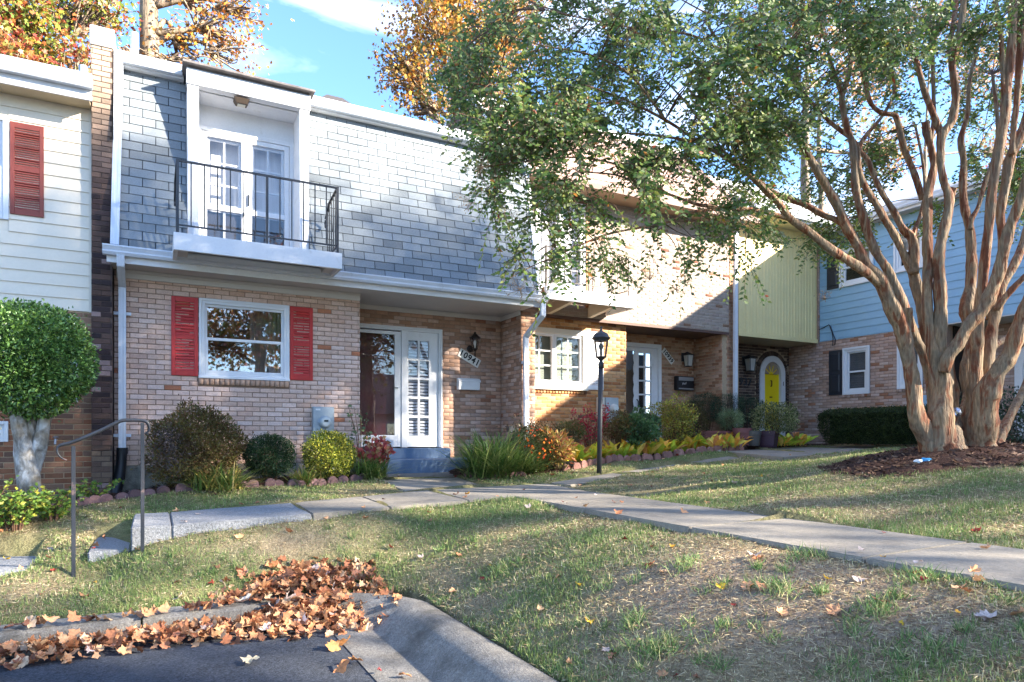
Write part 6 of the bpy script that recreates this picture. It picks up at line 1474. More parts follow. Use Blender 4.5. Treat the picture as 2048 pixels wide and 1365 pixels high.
# ================================================================ LAMP POST, HANDRAIL
lp_ = PZ(1198, 937, -.47); lx_, ly_ = float(lp_[0]), float(lp_[1]); lz_ = g1(lx_, ly_)
dl = lp_[0]*sin(AZ)+lp_[1]*cos(AZ)
post_m = mat('lamp_post_black', c(46, 48, 54, 1), rough=.5, spec=.45, var=[(30, .12)])
lamp = thing('lamp_post', 'black garden lamp post with a six sided lantern standing in front of the hosta bed', 'lamp post', (lx_, ly_, lz_))
def zpx(v): return (HV-v)*dl/FPX
tx = (1207-1198)*dl/FPX*.55    # the post leans a little
def cc_at(z): t = (z-lz_)/(zpx(655)-lz_); return (lx_+tx*t*cos(AZ), ly_-tx*t*sin(AZ))
zt0 = zpx(728); mb = MB(); a = cc_at(lz_-.1); b = cc_at(zt0)
mb.tube([(a[0], a[1], lz_-.15), (b[0], b[1], zt0)], .038, 16); mb.build('pole', post_m, lamp, smooth=True)
ct = cc_at(zpx(700)); cz = 0
def ring_(r, z, n=6): return [(ct[0]+r*cos(2*pi*(j+.5)/n+.3), ct[1]+r*sin(2*pi*(j+.5)/n+.3), z) for j in range(n)]
mb = MB(); mb.lathe([(.044, zpx(737)), (.046, zpx(728)), (.030, zpx(724)), (.026, zpx(722)), (.05, zpx(719)), (.075, zpx(716)), (.085, zpx(714.5))], (ct[0], ct[1], 0), 12); mb.build('collar', post_m, lamp, smooth=True)
rb, rt_ = ring_(.078, zpx(714.5)), ring_(.112, zpx(682))
mb = MB()
for p, q in zip(rb, rt_): mb.bar(p, q, .013, .013)
for i in range(6): mb.bar(rb[i], rb[(i+1) % 6], .014, .016); mb.bar(rt_[i], rt_[(i+1) % 6], .014, .016)
mb.build('cage', post_m, lamp)
for i in range(6):
    mb = MB(); mb.mesh([rb[i], rb[(i+1) % 6], rt_[(i+1) % 6], rt_[i]], [(0, 1, 2, 3)]); mb.build('glass_panel', glass_c, lamp)
mb = MB(); mb.lathe([(.10, zpx(682)), (.125, zpx(680)), (.125, zpx(678.5)), (.142, zpx(678)), (.145, zpx(676)), (.128, zpx(675)), (.118, zpx(671)), (.10, zpx(668)), (.072, zpx(665.5)), (.045, zpx(664)), (.028, zpx(662)), (.016, zpx(660)), (.018, zpx(658.5)), (.010, zpx(657.5)), (.022, zpx(656)), (.014, zpx(654.5)), (.003, zpx(652.5))], (ct[0], ct[1], 0), 18); mb.build('lantern_roof', post_m, lamp, smooth=True)
mb = MB(); mb.lathe([(.018, zpx(714)), (.022, zpx(703)), (.018, zpx(702)), (.030, zpx(698)), (.040, zpx(693)), (.030, zpx(689)), (.008, zpx(687))], (ct[0], ct[1], 0), 12); mb.build('bulb', mat('dusty_bulb', c(120, 122, 120, .8), rough=.3), lamp, smooth=True)

hr = thing('handrail', 'black iron handrail with curled ends beside the granite steps', 'handrail', (-.35, 6.78, -1.0))
rust = mat('rusty_iron', c(38, 42, 50, 1), rough=.5, spec=.5, var=[(9, .2)], dirt=[(7, c(96, 80, 78), .60, .65), (13, c(140, 148, 158, .8), .68, .71)])
def hp(u, v, Y=6.78): r = ray(u, v); return r*(Y/r[1])
for u, vt, vb in ((147, 893, 1106), (285, 846, 1082)):
    a, b = hp(u, vb), hp(u, vt); a[0] = b[0]; a[2] = g1(a[0], 6.78)-.1
    mb = MB(); mb.bar(a, b, .030, .030, up=(0, 1, 0)); mb.build('post', rust, hr, bevel=.003)
pr = [hp(*q) for q in [(134, 921), (124, 917), (116, 908), (115, 896), (124, 890), (147, 884), (200, 862), (240, 843), (262, 841), (287, 842), (296, 847), (299, 857), (296, 864), (288, 868)]]
P_, R_ = smooth_path(pr, [.006, .007, .008, .010, .014]+[.015]*6+[.011, .009, .007], 4); mb = MB()
mb.tube(P_, R_, 8); mb.build('top_rail', rust, hr, smooth=True)

# ================================================================ SHRUBS AND PLANTS
def shrub(name, label, cen, rad, n, leaf, pal, seed, cat='shrub', mt=FOL, T=OVAL, F=OVALF, lump=.12, base_z=None, group=None, dead=None, flat_top=False, out=.6, stem_m=None, boxy=0, core=True, stems=7, inner=.62, jit=.15):
    rg = np.random.default_rng(seed); cen = np.array(cen, float); rad = np.array(rad, float)
    bz = g1(cen[0], cen[1]) if base_z is None else base_z
    t = thing(name, label, cat, (cen[0], cen[1], bz), group)
    d = rg.normal(size=(n, 3)); d /= np.linalg.norm(d, axis=1, keepdims=True)
    if boxy: d2 = np.sign(d)*np.abs(d)**(1/(1+boxy)); d2 /= np.max(np.abs(d2), axis=1, keepdims=True)**(boxy/(1+boxy))*np.linalg.norm(d2, axis=1, keepdims=True)**(1/(1+boxy)); 
    else: d2 = d
    ph = rg.random(6)*6
    lm = 1+lump*(np.sin(d[:, 0]*4+ph[0])*np.sin(d[:, 1]*5+ph[1])+.7*np.sin(d[:, 2]*6+ph[2]+d[:, 0]*5)+.5*np.sin(d[:, 0]*13+ph[3])*np.sin(d[:, 2]*12+ph[4]))
    rr_ = np.where(rg.random(n) < .28, rg.uniform(.25, .8, n), inner+(1-inner)*rg.random(n)**.45)*lm*(1+rg.normal(size=n)*.03)*(1+.16*(np.sin(d[:, 0]*23+ph[1])*np.sin(d[:, 2]*21+ph[2])*np.sin(d[:, 1]*19+ph[0]) > .62)*rg.random(n))
    P = cen+d2*rad*rr_[:, None]; keep = P[:, 2] > bz+.01; P = P[keep]; d = d[keep]; rr_ = rr_[keep]
    C = pick(pal, len(P), rg, jit)*(np.clip(.85+.3*np.sin(P[:, 0]*9+P[:, 2]*11+ph[5]), .7, 1.15))[:, None]
    if dead is not None:   # (centre, radius, palette)
        q = np.linalg.norm(P-np.array(dead[0]), axis=1)+rg.normal(size=len(P))*.06 < dead[1]; C[q] = pick(dead[2], int(q.sum()), rg, .25)
        keep = ~(q & (rg.random(len(P)) < .5)); P = P[keep]; d = d[keep]; C = C[keep]
    D = d*out+rg.normal(size=(len(P), 3))*.55+np.array((0, 0, .25))
    roll = rg.normal(size=(len(P), 3))*.6+np.cross(D, d)*1.0
    V, FF, CC = scatter(T, F, P, frames(D, roll), leaf*rg.uniform(.7, 1.3, len(P)), C)
    np_obj('foliage', V, FF, CC, mt, t, kind='stuff')
    tw_ = MB(); 
    for i in range(stems*3 if core else stems):
        dv = rg.normal(size=3); dv[2] = abs(dv[2])+.3; dv /= np.linalg.norm(dv); e = cen+dv*rad*rg.uniform(.4, .72)
        s0 = np.array((cen[0]+rg.normal()*.05, cen[1]+rg.normal()*.05, bz-.03)); pth, r_ = smooth_path([s0, (s0+e)/2+rg.normal(size=3)*.03, e], [.010, .006, .003], 3); tw_.tube(pth, r_, 5, caps=False)
    tw_.build('stems', stem_m or mat('twig_bark'), t, kind='stuff')
    return t
def onpix(u, v, Y): r = ray(u, v); return r*(Y/r[1])
def sizer(u0, u1, v0, v1, Y):   # centre and half sizes of a shrub that fills this box of the photo, standing at depth Y
    p = onpix((u0+u1)/2, (v0+v1)/2, Y); d = p[0]*sin(AZ)+p[1]*cos(AZ); return p, ((u1-u0)/2*d/FPX, (v1-v0)/2*d/FPX)
def shrub_px(name, label, box, Y, ry, n, leaf, pal, seed, **k):
    p, (rx, rz) = sizer(*box, Y); return shrub(name, label, p, (rx, ry, rz), n, leaf, pal, seed, **k)
azp = [c(108, 102, 54, .85), c(124, 112, 60, .85), c(96, 92, 52, .85), c(140, 104, 66, .85), c(112, 84, 60, .85), c(132, 124, 72, .85)]
p, (rx, rz) = sizer(298, 484, 815, 975, 9.35)
shrub('azalea_bush', 'large rounded azalea with bronze and green leaves below the red shuttered window', p, (rx*.97, .62, rz*.98), 20000, .036, azp, 51, lump=.12, dead=((p[0]-.38, p[1]-.45, p[2]+.0), .30, [c(112, 100, 98, .8), c(92, 82, 80, .8), c(128, 112, 104, .8)]))
shrub_px('boxwood_bush', 'small dark green boxwood ball between the azalea and the golden shrub', (489, 588, 869, 955), 9.35, .36, 15000, .023, [c(46, 72, 40, .85), c(58, 86, 50, .85), c(38, 62, 40, .85)], 52, lump=.03)
shrub_px('euonymus_bush', 'round golden and green variegated shrub under the electric meter', (606, 711, 862, 960), 9.35, .40, 11000, .031, [c(186, 182, 60, .9), c(160, 168, 60, .9), c(84, 108, 44, .9), c(64, 90, 40, .9), c(206, 200, 90, .9)], 53, lump=.06)
# topiary holly with trunk
tcx = onpix(62, 720, 8.65)
tp = thing('holly_tree', 'topiary holly with a round green head on a pale forked trunk', 'tree', (tcx[0], 8.65, g1(tcx[0], 8.65)))
rg = np.random.default_rng(60); n = 26000; d = rg.normal(size=(n, 3)); d /= np.linalg.norm(d, axis=1, keepdims=True)
lmf = 1+.05*np.sin(d[:, 0]*5+1)*np.sin(d[:, 2]*6)+.04*np.sin(d[:, 1]*9+2)
hd = 7.1; RX = 110*hd/FPX; RZ = 113*hd/FPX
P = np.array((tcx[0], 8.65, tcx[2]))+d*np.array((RX, RX*.95, RZ))*(np.where(rg.random(n) < .3, rg.uniform(.2, .75, n), .70+.30*rg.random(n)**.4)*lmf*(1+.10*(rg.random(n) < .03)))[:, None]
C = pick([c(92, 126, 60), c(112, 148, 74), c(72, 106, 52), c(132, 166, 88), c(62, 92, 50)], n, rg)
D = d*.5+rg.normal(size=(n, 3))*.6; V, FF, CC = scatter(OVAL*np.array((1.15, 1, 1.5)), OVALF, P, frames(D, rg.normal(size=(n, 3))*.6+np.cross(D, d)), .042*rg.uniform(.7, 1.25, n), C)
np_obj('foliage', V, FF, CC, mat('holly_leaf', src='attr', rough=.28, spec=.55, trans=.15), tp, kind='stuff')
pale = bark_mat('pale_holly_bark', (.4, .4, .38), [(.35, c(120, 110, 100, .85)), (.5, c(168, 164, 158, .85)), (.62, c(198, 198, 198, .85))], stretch=(4, 4, 2), sc=3, bump=.5)
tb = g1(tcx[0], 8.65); by = 8.65
def tpt(u, v, dy=0): r = ray(u, v); return r*((by+dy)/r[1])
for k, pth in enumerate([[(62, 1040, 46), (60, 985, 38), (56, 935, 42), (46, 885, 32), (34, 840, 26), (20, 800, 14), (5, 760, 8)], [(62, 962, 22), (74, 910, 28), (86, 855, 24), (92, 810, 16), (110, 770, 8)], [(58, 930, 30), (60, 870, 26), (62, 820, 18), (64, 770, 9)], [(66, 915, 30), (84, 870, 22), (98, 835, 15), (125, 800, 8)], [(54, 910, 24), (40, 860, 16), (25, 825, 10)]]):
    P_ = [tpt(u, v, .03*k) for u, v, _ in pth]; R_ = [w_*hd/FPX/2 for _, _, w_ in pth]; P_, R_ = smooth_path(P_, R_, 5); mb = MB(); mb.tube(P_, R_, 12)
    for vi in range(len(mb.v)):
        i, j = divmod(vi, 12)
        if i < len(P_): q = np.array(mb.v[vi]); mb.v[vi] = tuple(P_[i]+(q-P_[i])*(1+.09*sin(3*2*pi*j/12+i*.3+k)+.05*sin(i*1.1)))
    mb.build('trunk' if k == 0 else 'limb', pale, tp, smooth=True)
# grassy clumps (liriope / daylily)
def clump(name, label, u, v, Y, r, h, n, pal, seed, group=None, wdt=1.0, cat='plant', spread=1.0, mt=FOL, z=None):
    rg = np.random.default_rng(seed); x, y = (float(k) for k in onpix(u, v, Y)[:2]); z = g1(x, y) if z is None else z
    t = thing(name, label, cat, (x, y, z), group); k = 6
    az = rg.random(n)*2*pi; el = rg.uniform(.35, 1.45, n); L_ = rg.uniform(.6, 1.1, n)*h; tt = np.linspace(0, 1, k)
    base = np.stack([x+rg.normal(size=n)*r*.35, y+rg.normal(size=n)*r*.35, np.full(n, z)], 1)
    hx = np.cos(az); hy = np.sin(az); reach = np.cos(el)*L_*spread+.15*L_; up = np.sin(el)*L_
    V = []; 
    for q in tt:
        px_ = base[:, 0]+hx*reach*(q+.25*q*q); py_ = base[:, 1]+hy*reach*(q+.25*q*q); pz_ = base[:, 2]+up*1.15*(q-.30*q*q*(1+.9*np.cos(el)))
        ww = .006*wdt*(1-q**3)+.0012; V.append(np.stack([px_-hy*ww, py_+hx*ww, pz_], 1)); V.append(np.stack([px_+hy*ww, py_-hx*ww, pz_], 1))
    V = np.stack(V, 1).reshape(-1, 3); F = np.array([(2*i, 2*i+1, 2*i+3, 2*i+2) for i in range(k-1)]); FF = (F[None]+np.arange(n)[:, None, None]*2*k).reshape(-1, 4)
    C = np.repeat(pick(pal, n, rg, .2), 2*k, axis=0); np_obj('blades', V, FF, CC_ := C, mt, t, kind='stuff'); return t
gp_ = [c(96, 126, 60, .9), c(118, 142, 72, .9), c(80, 108, 56, .9), c(150, 158, 92, .9)]
gy = gp_+[c(176, 168, 92, .9), c(160, 142, 84, .9)]
clump('daylily', 'pale green strappy daylily clump in front of the azalea', 440, 970, 9.0, .34, .46, 420, gy, 70, wdt=1.1)
clump('liriope', 'small yellowish grass clump between boxwood and golden shrub', 612, 952, 9.2, .2, .36, 260, gy, 71)
clump('liriope', 'dense green grass clump at the corner of the blue porch step', 742, 957, 9.25, .28, .44, 480, gp_, 72)
clump('liriope', 'narrow grass tuft beside the stone edging under the azalea', 395, 972, 9.05, .12, .32, 110, gy, 73)
clump('daylily', 'big arching green grass clump beside the porch path', 985, 950, 8.95, .42, .92, 900, gp_, 74, wdt=1.3)
clump('daylily', 'smaller grass clump at the foot of the orange marigolds', 1045, 948, 9.0, .3, .55, 420, gp_, 75, wdt=1.2)
# coleus with red leaves by the door
def leafy(name, label, base, stems, leafn, leaf, pal, seed, h, r, T=OVAL, F=OVALF, cat='plant', stem_col=(120, 90, 70), droop=.3, group=None, mt=FOL, wx=1.3, topheavy=.35):
    rg = np.random.default_rng(seed); base = np.array(base, float); t = thing(name, label, cat, tuple(base), group); mb = MB(); LPp = []; LDd = []
    for s in range(stems):
        a = rg.random()*2*pi; rr_ = r*math.sqrt(rg.random()); e = base+np.array((cos(a)*rr_, sin(a)*rr_, h*rg.uniform(.6, 1.0))); m = base+(e-base)*np.array((.35, .35, .55)); b = base+np.array((cos(a)*rr_*.15, sin(a)*rr_*.15, -.02))
        pth, r_ = smooth_path([b, m, e], [.006, .005, .003], 4); mb.tube(pth, r_, 4, caps=False)
        for q in range(leafn):
            tt = topheavy+(1-topheavy)*rg.random()**.7; p = (1-tt)**2*b+2*tt*(1-tt)*m+tt*tt*e; LPp.append(p+rg.normal(size=3)*.01); dv = rg.normal(size=3); dv[2] = dv[2]*.35-droop*.3; LDd.append(dv)
    mb.build('stems', mat('stem_'+'_'.join(map(str, stem_col)), c(*stem_col, .8), rough=.8), t, kind='stuff')
    LPp = np.array(LPp); LDd = np.array(LDd); n = len(LPp); V, FF, CC = scatter(T*np.array((wx, 1, 1)), F, LPp, frames(LDd, rg.normal(size=(n, 3))*.4+np.cross(LDd, (0, 0, 1.0))*1.2), leaf*rg.uniform(.6, 1.2, n), pick(pal, n, rg, .2))
    np_obj('foliage', V, FF, CC, mt, t, kind='stuff'); return t
b_ = onpix(748, 955, 9.4); gz_ = g1(b_[0], b_[1])
leafy('coleus_plant', 'leggy coleus with red and cream leaves at the entrance of the grey shingle house', (b_[0], b_[1], gz_), 17, 20, .085, [c(178, 84, 78, .9), c(196, 110, 96, .9), c(160, 62, 66, .9), c(206, 164, 128, .9), c(150, 120, 80, .9)], 80, .62, .34, wx=1.5)
b2_ = onpix(722, 950, 9.5); leafy('rose_bush', 'spindly green rose stems rising in front of the burgundy door', (b2_[0], b2_[1], g1(b2_[0], b2_[1])), 8, 9, .06, [c(90, 112, 74, .9), c(110, 130, 88, .9), c(78, 96, 66, .9)], 81, 1.05, .22, topheavy=.5)
# marigold bush
p, (rx, rz) = sizer(1015, 1108, 850, 945, 9.35)
mg = shrub('marigold_bush', 'feathery green marigold bush dotted with small orange flowers', p, (rx, .45, rz), 6500, .030, [c(76, 98, 50, .9), c(92, 112, 58, .9), c(60, 80, 44, .9), c(110, 92, 52, .9)], 82, lump=.12, cat='plant')
rg = np.random.default_rng(5); n = 95; d = rg.normal(size=(n, 3)); d[:, 1] = -abs(d[:, 1]); d /= np.linalg.norm(d, axis=1, keepdims=True); P = p+d*np.array((rx, .45, rz))*1.03
FL = np.array([(0, 0, .01)]+[(cos(a_)*(.5 if i % 2 else .38), sin(a_)*(.5 if i % 2 else .38), 0) for i, a_ in enumerate(np.linspace(0, 2*pi, 11)[:-1])]); FLF = np.array([(0, i, i % 10+1) for i in range(1, 11)])
Rf_ = frames(d); Rf_ = np.stack([Rf_[:, :, 0], Rf_[:, :, 2], Rf_[:, :, 1]], 2); V, FF, CC = scatter(FL, FLF, P, Rf_, np.full(n, .042), pick([c(214, 92, 34, .95), c(196, 60, 30, .95), c(230, 130, 40, .95)], n, rg)); np_obj('flowers', V, FF, CC, FOLD, mg, kind='stuff')
shrub_px('azalea_bush', 'sparse dry brown bush in front of the orange brick window wall', (1005, 1130, 838, 895), 9.9, .35, 1600, .036, [c(104, 86, 62, .85), c(126, 100, 74, .85), c(84, 84, 52, .85)], 83, lump=.3, core=False, stems=26, inner=.3)
p, (rx, rz) = sizer(1072, 1142, 862, 935, 9.2)
shrub('variegated_plant', 'cream edged yellow leafy plant between marigolds and hostas', p, (rx, .4, rz), 1100, .095, [c(214, 190, 108, .9), c(196, 160, 84, .9), c(168, 148, 70, .9), c(204, 128, 88, .9)], 84, lump=.15, cat='plant', T=OVAL*np.array((.7, 1, 1.6)), out=.8, inner=.4)
shrub_px('spirea_bush', 'low dull green bush behind the cream edged plant', (1110, 1170, 842, 885), 9.9, .35, 2400, .034, [c(96, 108, 60, .85), c(120, 100, 60, .85), c(80, 92, 54, .85)], 85)
bb = onpix(1180, 900, 9.95)
leafy('burning_bush', 'crimson leaved shrub in front of the orange brick wall', (bb[0], bb[1], g1(bb[0], bb[1])), 30, 22, .05, [c(170, 34, 60, .95), c(190, 60, 78, .95), c(140, 24, 48, .95), c(150, 60, 60, .95)], 86, ZY(1180, 805, 9.95)-g1(bb[0], bb[1]), .42, topheavy=.45, wx=1.5)
shrub_px('azalea_bush', 'olive brown azalea to the side of the second electric meter', (1212, 1262, 822, 885), 9.95, .4, 3200, .034, azp, 87)
shrub_px('peony_bush', 'feathery mid green bush directly before the glazed porch door', (1238, 1312, 825, 890), 9.8, .4, 2400, .055, [c(86, 122, 76, .9), c(104, 138, 88, .9), c(72, 102, 66, .9)], 88, T=STAR5, F=STAR5F, lump=.2)
shrub_px('euonymus_bush', 'tall yellow green shrub in front of the white sidelight door', (1298, 1392, 797, 890), 10.1, .5, 3600, .050, [c(178, 172, 62, .9), c(150, 156, 64, .9), c(196, 186, 84, .9), c(160, 120, 60, .9), c(110, 124, 60, .9)], 89, lump=.2, inner=.4)
shrub_px('barberry_bush', 'dark olive bush between the yellow shrub and the juniper', (1362, 1408, 805, 890), 10.4, .4, 4200, .032, [c(84, 78, 42, .85), c(102, 92, 50, .85), c(70, 70, 40, .85)], 90)
for i, (bx, lb) in enumerate([((1384, 1440, 786, 845), 'first dark pompom juniper beside the porch'), ((1425, 1482, 788, 850), 'middle dark pompom juniper in front of the porch pier'), ((1468, 1518, 792, 848), 'pompom juniper nearest the yellow door')]):
    shrub_px('juniper_bush', lb, bx, 10.7, .42, 7000, .035, [c(44, 74, 50, .85), c(58, 90, 60, .85), c(34, 56, 40, .85)], 91+i, T=BLADE*np.array((3, 1, 1)), F=BLADEF, out=1.2, group='pompom junipers', lump=.08)
shrub_px('rosemary_bush', 'pale grey green rosemary in the long terracotta planter', (1436, 1486, 818, 862), 10.15, .3, 2600, .06, [c(128, 150, 108, .9), c(150, 168, 122, .9), c(104, 124, 88, .9)], 95, T=BLADE*np.array((2.5, 1, 1)), F=BLADEF, out=1.4, inner=.2)
# hostas : the big yellowing leaves are parts
HL = []
for s_ in range(5):
    w_ = [.0, .16, .2, .15, .0][s_] 
HV_ = np.array([(0, 0, 0), (.10, .18, .05), (.17, .45, .05), (.12, .78, .03), (0, 1, -.03), (-.12, .78, .03), (-.17, .45, .05), (-.10, .18, .05), (0, .22, -.0), (0, .5, -.02), (0, .8, -.02)])
HF = [(0, 1, 8), (1, 2, 9, 8), (2, 3, 10, 9), (3, 4, 10), (4, 5, 10), (5, 6, 9, 10), (6, 7, 8, 9), (7, 0, 8)]
leafobj = mat('hosta_leaf', src='obj', rough=.5, spec=.35, trans=.25, var=[(30, .2)])
hme = []
for v_ in range(3):
    vv = HV_.copy(); vv[:, 2] += -.25*(v_*.5+.4)*vv[:, 1]**2+.22*vv[:, 1]; me = bpy.data.meshes.new('leaf'); me.from_pydata([tuple(x) for x in vv], [], HF); me.materials.append(leafobj); me.polygons.foreach_set('use_smooth', [True]*len(HF)); hme.append(me)
hpal_y = [(208, 214, 70), (186, 204, 72), (222, 210, 80), (232, 196, 62), (164, 190, 74)]; hpal_o = [(230, 172, 74), (218, 150, 80), (236, 200, 104), (196, 136, 84), (216, 196, 80)]
def hosta(x, y, n, size, mix, label, group, seed):
    rg = random.Random(seed); z = g1(x, y); t = thing('hosta', label, 'plant', (x, y, z), group)
    for i in range(n):
        o = bpy.data.objects.new('leaf', hme[rg.randrange(3)]); COL.objects.link(o); o.parent = t
        a = rg.random()*2*pi; tilt = rg.uniform(.3, 1.15); s = size*rg.uniform(.65, 1.1)
        o.rotation_euler = (tilt, rg.uniform(-.35, .35), a); rr_ = rg.random()*size*.45; o.location = (-sin(a)*rr_, cos(a)*rr_, .02+.03*rg.random())
        o.scale = (s, s, s); cc = rg.choice(hpal_o if rg.random() < mix else hpal_y); o.color = (*c(*[min(255, q*1.06) for q in cc], rg.uniform(.8, 1.1)), 1)
    return t
rgH = random.Random(3); k = 0
for row in range(3):
    for i in range(15):
        u = 1120+i*24.5+rgH.uniform(-6, 6)+row*5; v = 926-i*2.05-row*5.5; Y = 9.45+i*.035+row*.20
        if u > 1475: continue
        x, y = (float(q) for q in onpix(u, v, Y)[:2]); k += 1
        mixv = .25 if u < 1250 else (.45 if u < 1330 else (.55 if u < 1420 else .4))
        hosta(x, y, 12, .36, mixv, 'yellowing hosta in the long row behind the scalloped edging', 'yellowing hostas in the row', k)
for i, (u, v) in enumerate([(1562, 890), (1578, 893), (1594, 891), (1604, 894), (1585, 884)]):
    x, y = (float(q) for q in onpix(u, v, 9.9)[:2]); hosta(x, y, 13, .34, .25+.15*i, 'orange and yellow hosta in the small patch next to the purple pot', 'hostas by the purple pot', 60+i)
for i, (u, v) in enumerate([(1430, 905), (1450, 903), (1468, 900)]):
    x, y = (float(q) for q in onpix(u, v, 9.5)[:2]); hosta(x, y, 12, .33, .7, 'orange tinted hosta at the far end of the row by the terracotta pot', 'orange hostas at the row end', 80+i)
# pots
terra = mat('terracotta_plastic', c(132, 84, 84, .85), rough=.6, var=[(6, .08)])
def pot(label, u0, u1, vt, vb, Y, m, square=False, plant=None):
    p0 = onpix((u0+u1)/2, vt, Y); d = p0[0]*sin(AZ)+p0[1]*cos(AZ); r = (u1-u0)/2*d/FPX; h = (vb-vt)*d/FPX; x, y = float(p0[0]), float(p0[1]); zt = float(p0[2]); zb_ = zt-h
    t = thing('flower_pot', label, 'flower pot', (x, y, zb_)); mb = MB(); n = 4 if square else 28; q = 1.32 if square else 1
    prof = [(r*.72*q, -h), (r*.80*q, -h*.9), (r*.93*q, -h*.28), (r*1.0*q, -h*.26), (r*1.02*q, -.0), (r*.95*q, 0), (r*.90*q, -h*.12), (r*.4, -h*.13)]
    i0 = 0; vs = []; fs = []
    for rr_, z in prof:
        for j in range(n): a = 2*pi*(j+.5)/n+(.45 if square else 0); vs.append((x+rr_*cos(a), y+rr_*sin(a), zt+z))
    for i in range(len(prof)-1):
        for j in range(n): fs.append((i*n+j, i*n+(j+1) % n, (i+1)*n+(j+1) % n, (i+1)*n+j))
    fs.append(tuple((len(prof)-1)*n+j for j in range(n))); mb.mesh(vs, fs); o = mb.build('pot_wall', m, t, smooth=not square)
    if not square: auto_smooth(o, 35)
    mb = MB(); mb.poly([(x+r*.88*cos(2*pi*j/16), y+r*.88*sin(2*pi*j/16), zt-h*.1) for j in range(16)]); mb.build('soil', mat('potting_soil', c(60, 48, 42, .8), rough=1), t)
    return x, y, zt
pot('wide terracotta coloured pot at the end of the hosta row', 1466, 1503, 857, 893, 9.9, terra)
pot('grey green round pot between the terracotta and purple pots', 1491, 1522, 862, 892, 9.75, mat('grey_pot', c(92, 88, 84, .85), rough=.6))
x, y, zt = pot('dark purple square pot holding a variegated shrub by the yellow door', 1520, 1555, 862, 895, 9.7, mat('purple_pot', c(74, 50, 66, .9), rough=.45, spec=.4), square=True)
shrub('pittosporum_bush', 'variegated cream and green shrub growing in the purple pot', onpix(1548, 838, 9.7), (50*13/FPX, .5, 34*13/FPX), 5200, .042, [c(140, 146, 96, .9), c(176, 176, 122, .9), c(104, 118, 70, .9), c(86, 100, 60, .9)], 97, base_z=zt-.03, lump=.14)
# long planter
a, b = onpix(1395, 862, 10.2), onpix(1470, 862, 10.2); d = a[0]*sin(AZ)+a[1]*cos(AZ); h = 18*d/FPX
t = thing('planter', 'long low terracotta coloured planter box behind the hostas', 'planter', (float(a[0]), 10.2, float(a[2]-h)))
mb = MB(); mb.box(a[0], b[0], 10.1, 10.4, a[2]-h, a[2]-.03); mb.build('planter_box', terra, t, bevel=.01); mb = MB(); mb.box(a[0]-.02, b[0]+.02, 10.08, 10.099, a[2]-.05, a[2]+.0); mb.box(a[0]-.02, b[0]+.02, 10.401, 10.42, a[2]-.05, a[2]); mb.build('rim', terra, t)
mb = MB(); mb.box(a[0]+.01, b[0]-.01, 10.11, 10.39, a[2]-.03, a[2]-.015); mb.build('soil', mat('potting_soil'), t)
# hedge, right hand bushes
p0, p1 = ZX(1680, 822, 13.0), 0
yh0, yh1 = YX(1668, 13.0), YX(1850, 13.0); zc2 = (ZX(1760, 826, 13.0)+g1(13, 9))/2
hg = thing('box_hedge', 'clipped dark green box hedge with fallen leaves on top in front of the blue house', 'hedge', (13.15, (yh0+yh1)/2, g1(13, 9)))
rg = np.random.default_rng(99); n = 34000; Lh = abs(yh0-yh1)/2+.1; hz0 = g1(13, 9)+.06; hz1 = zc2+.44; Hh = hz1-hz0; f_ = rg.random(n); a_ = rg.uniform(-1, 1, n); b_2 = rg.uniform(-1, 1, n); X = np.where(f_ < .35, a_, np.where(f_ < .72, -1.0, np.where(f_ < .86, 1.0, a_))); Y = np.where(f_ < .86, b_2, np.sign(rg.random(n)-.5)); Z = np.where(f_ < .35, 1.0, rg.uniform(0, 1, n))
nr = np.stack([np.where((f_ >= .35) & (f_ < .86), X, 0), np.where(f_ >= .86, Y, 0), np.where(f_ < .35, 1.0, 0)], 1)
tap = .80+.20*np.clip(Z/.45, 0, 1); rd = 1-.10*np.clip((np.abs(Y)-.8)/.2, 0, 1)**2*1.0
P = np.stack([13.15+X*.60*tap*rd, (yh0+yh1)/2+Y*Lh*(tap*.5+.5), hz0+Z*Hh-.07*np.clip((np.abs(X)-.7)/.3, 0, 1)**2*(Z > .9)-.10*np.clip((np.abs(Y)-.8)/.2, 0, 1)**2*(Z > .9)], 1)-nr*(rg.random((n, 1))**1.5)*.12+rg.normal(size=(n, 3))*.012
D = nr*.7+rg.normal(size=(n, 3))*.6; V, FF, CC = scatter(OVAL, OVALF, P, frames(D, rg.normal(size=(n, 3))), .034*rg.uniform(.7, 1.3, n), pick([c(58, 76, 38, .85), c(46, 64, 34, .85), c(82, 98, 50, .85), c(38, 54, 32, .85)], n, rg)); np_obj('foliage', V, FF, CC, FOL, hg, kind='stuff')
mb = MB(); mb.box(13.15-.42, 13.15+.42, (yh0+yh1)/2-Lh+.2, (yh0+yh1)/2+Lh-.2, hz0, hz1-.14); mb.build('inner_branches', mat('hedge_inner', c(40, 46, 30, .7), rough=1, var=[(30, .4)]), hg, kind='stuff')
shrub('privet_bush', 'loose dark green bush behind the right trunks of the crepe myrtle', (12.2, 5.6, .15), (.8, 1.3, .6), 9000, .05, [c(50, 76, 48, .85), c(62, 90, 60, .85), c(44, 62, 44, .85), c(90, 100, 90, .85)], 100, lump=.18)
shrub('rhododendron_bush', 'bluish green bush against the arched entry of the blue house', (12.9, 7.1, .2), (.5, .6, .55), 3800, .05, [c(84, 104, 92, .85), c(104, 122, 112, .85), c(66, 86, 70, .85)], 101, lump=.2)
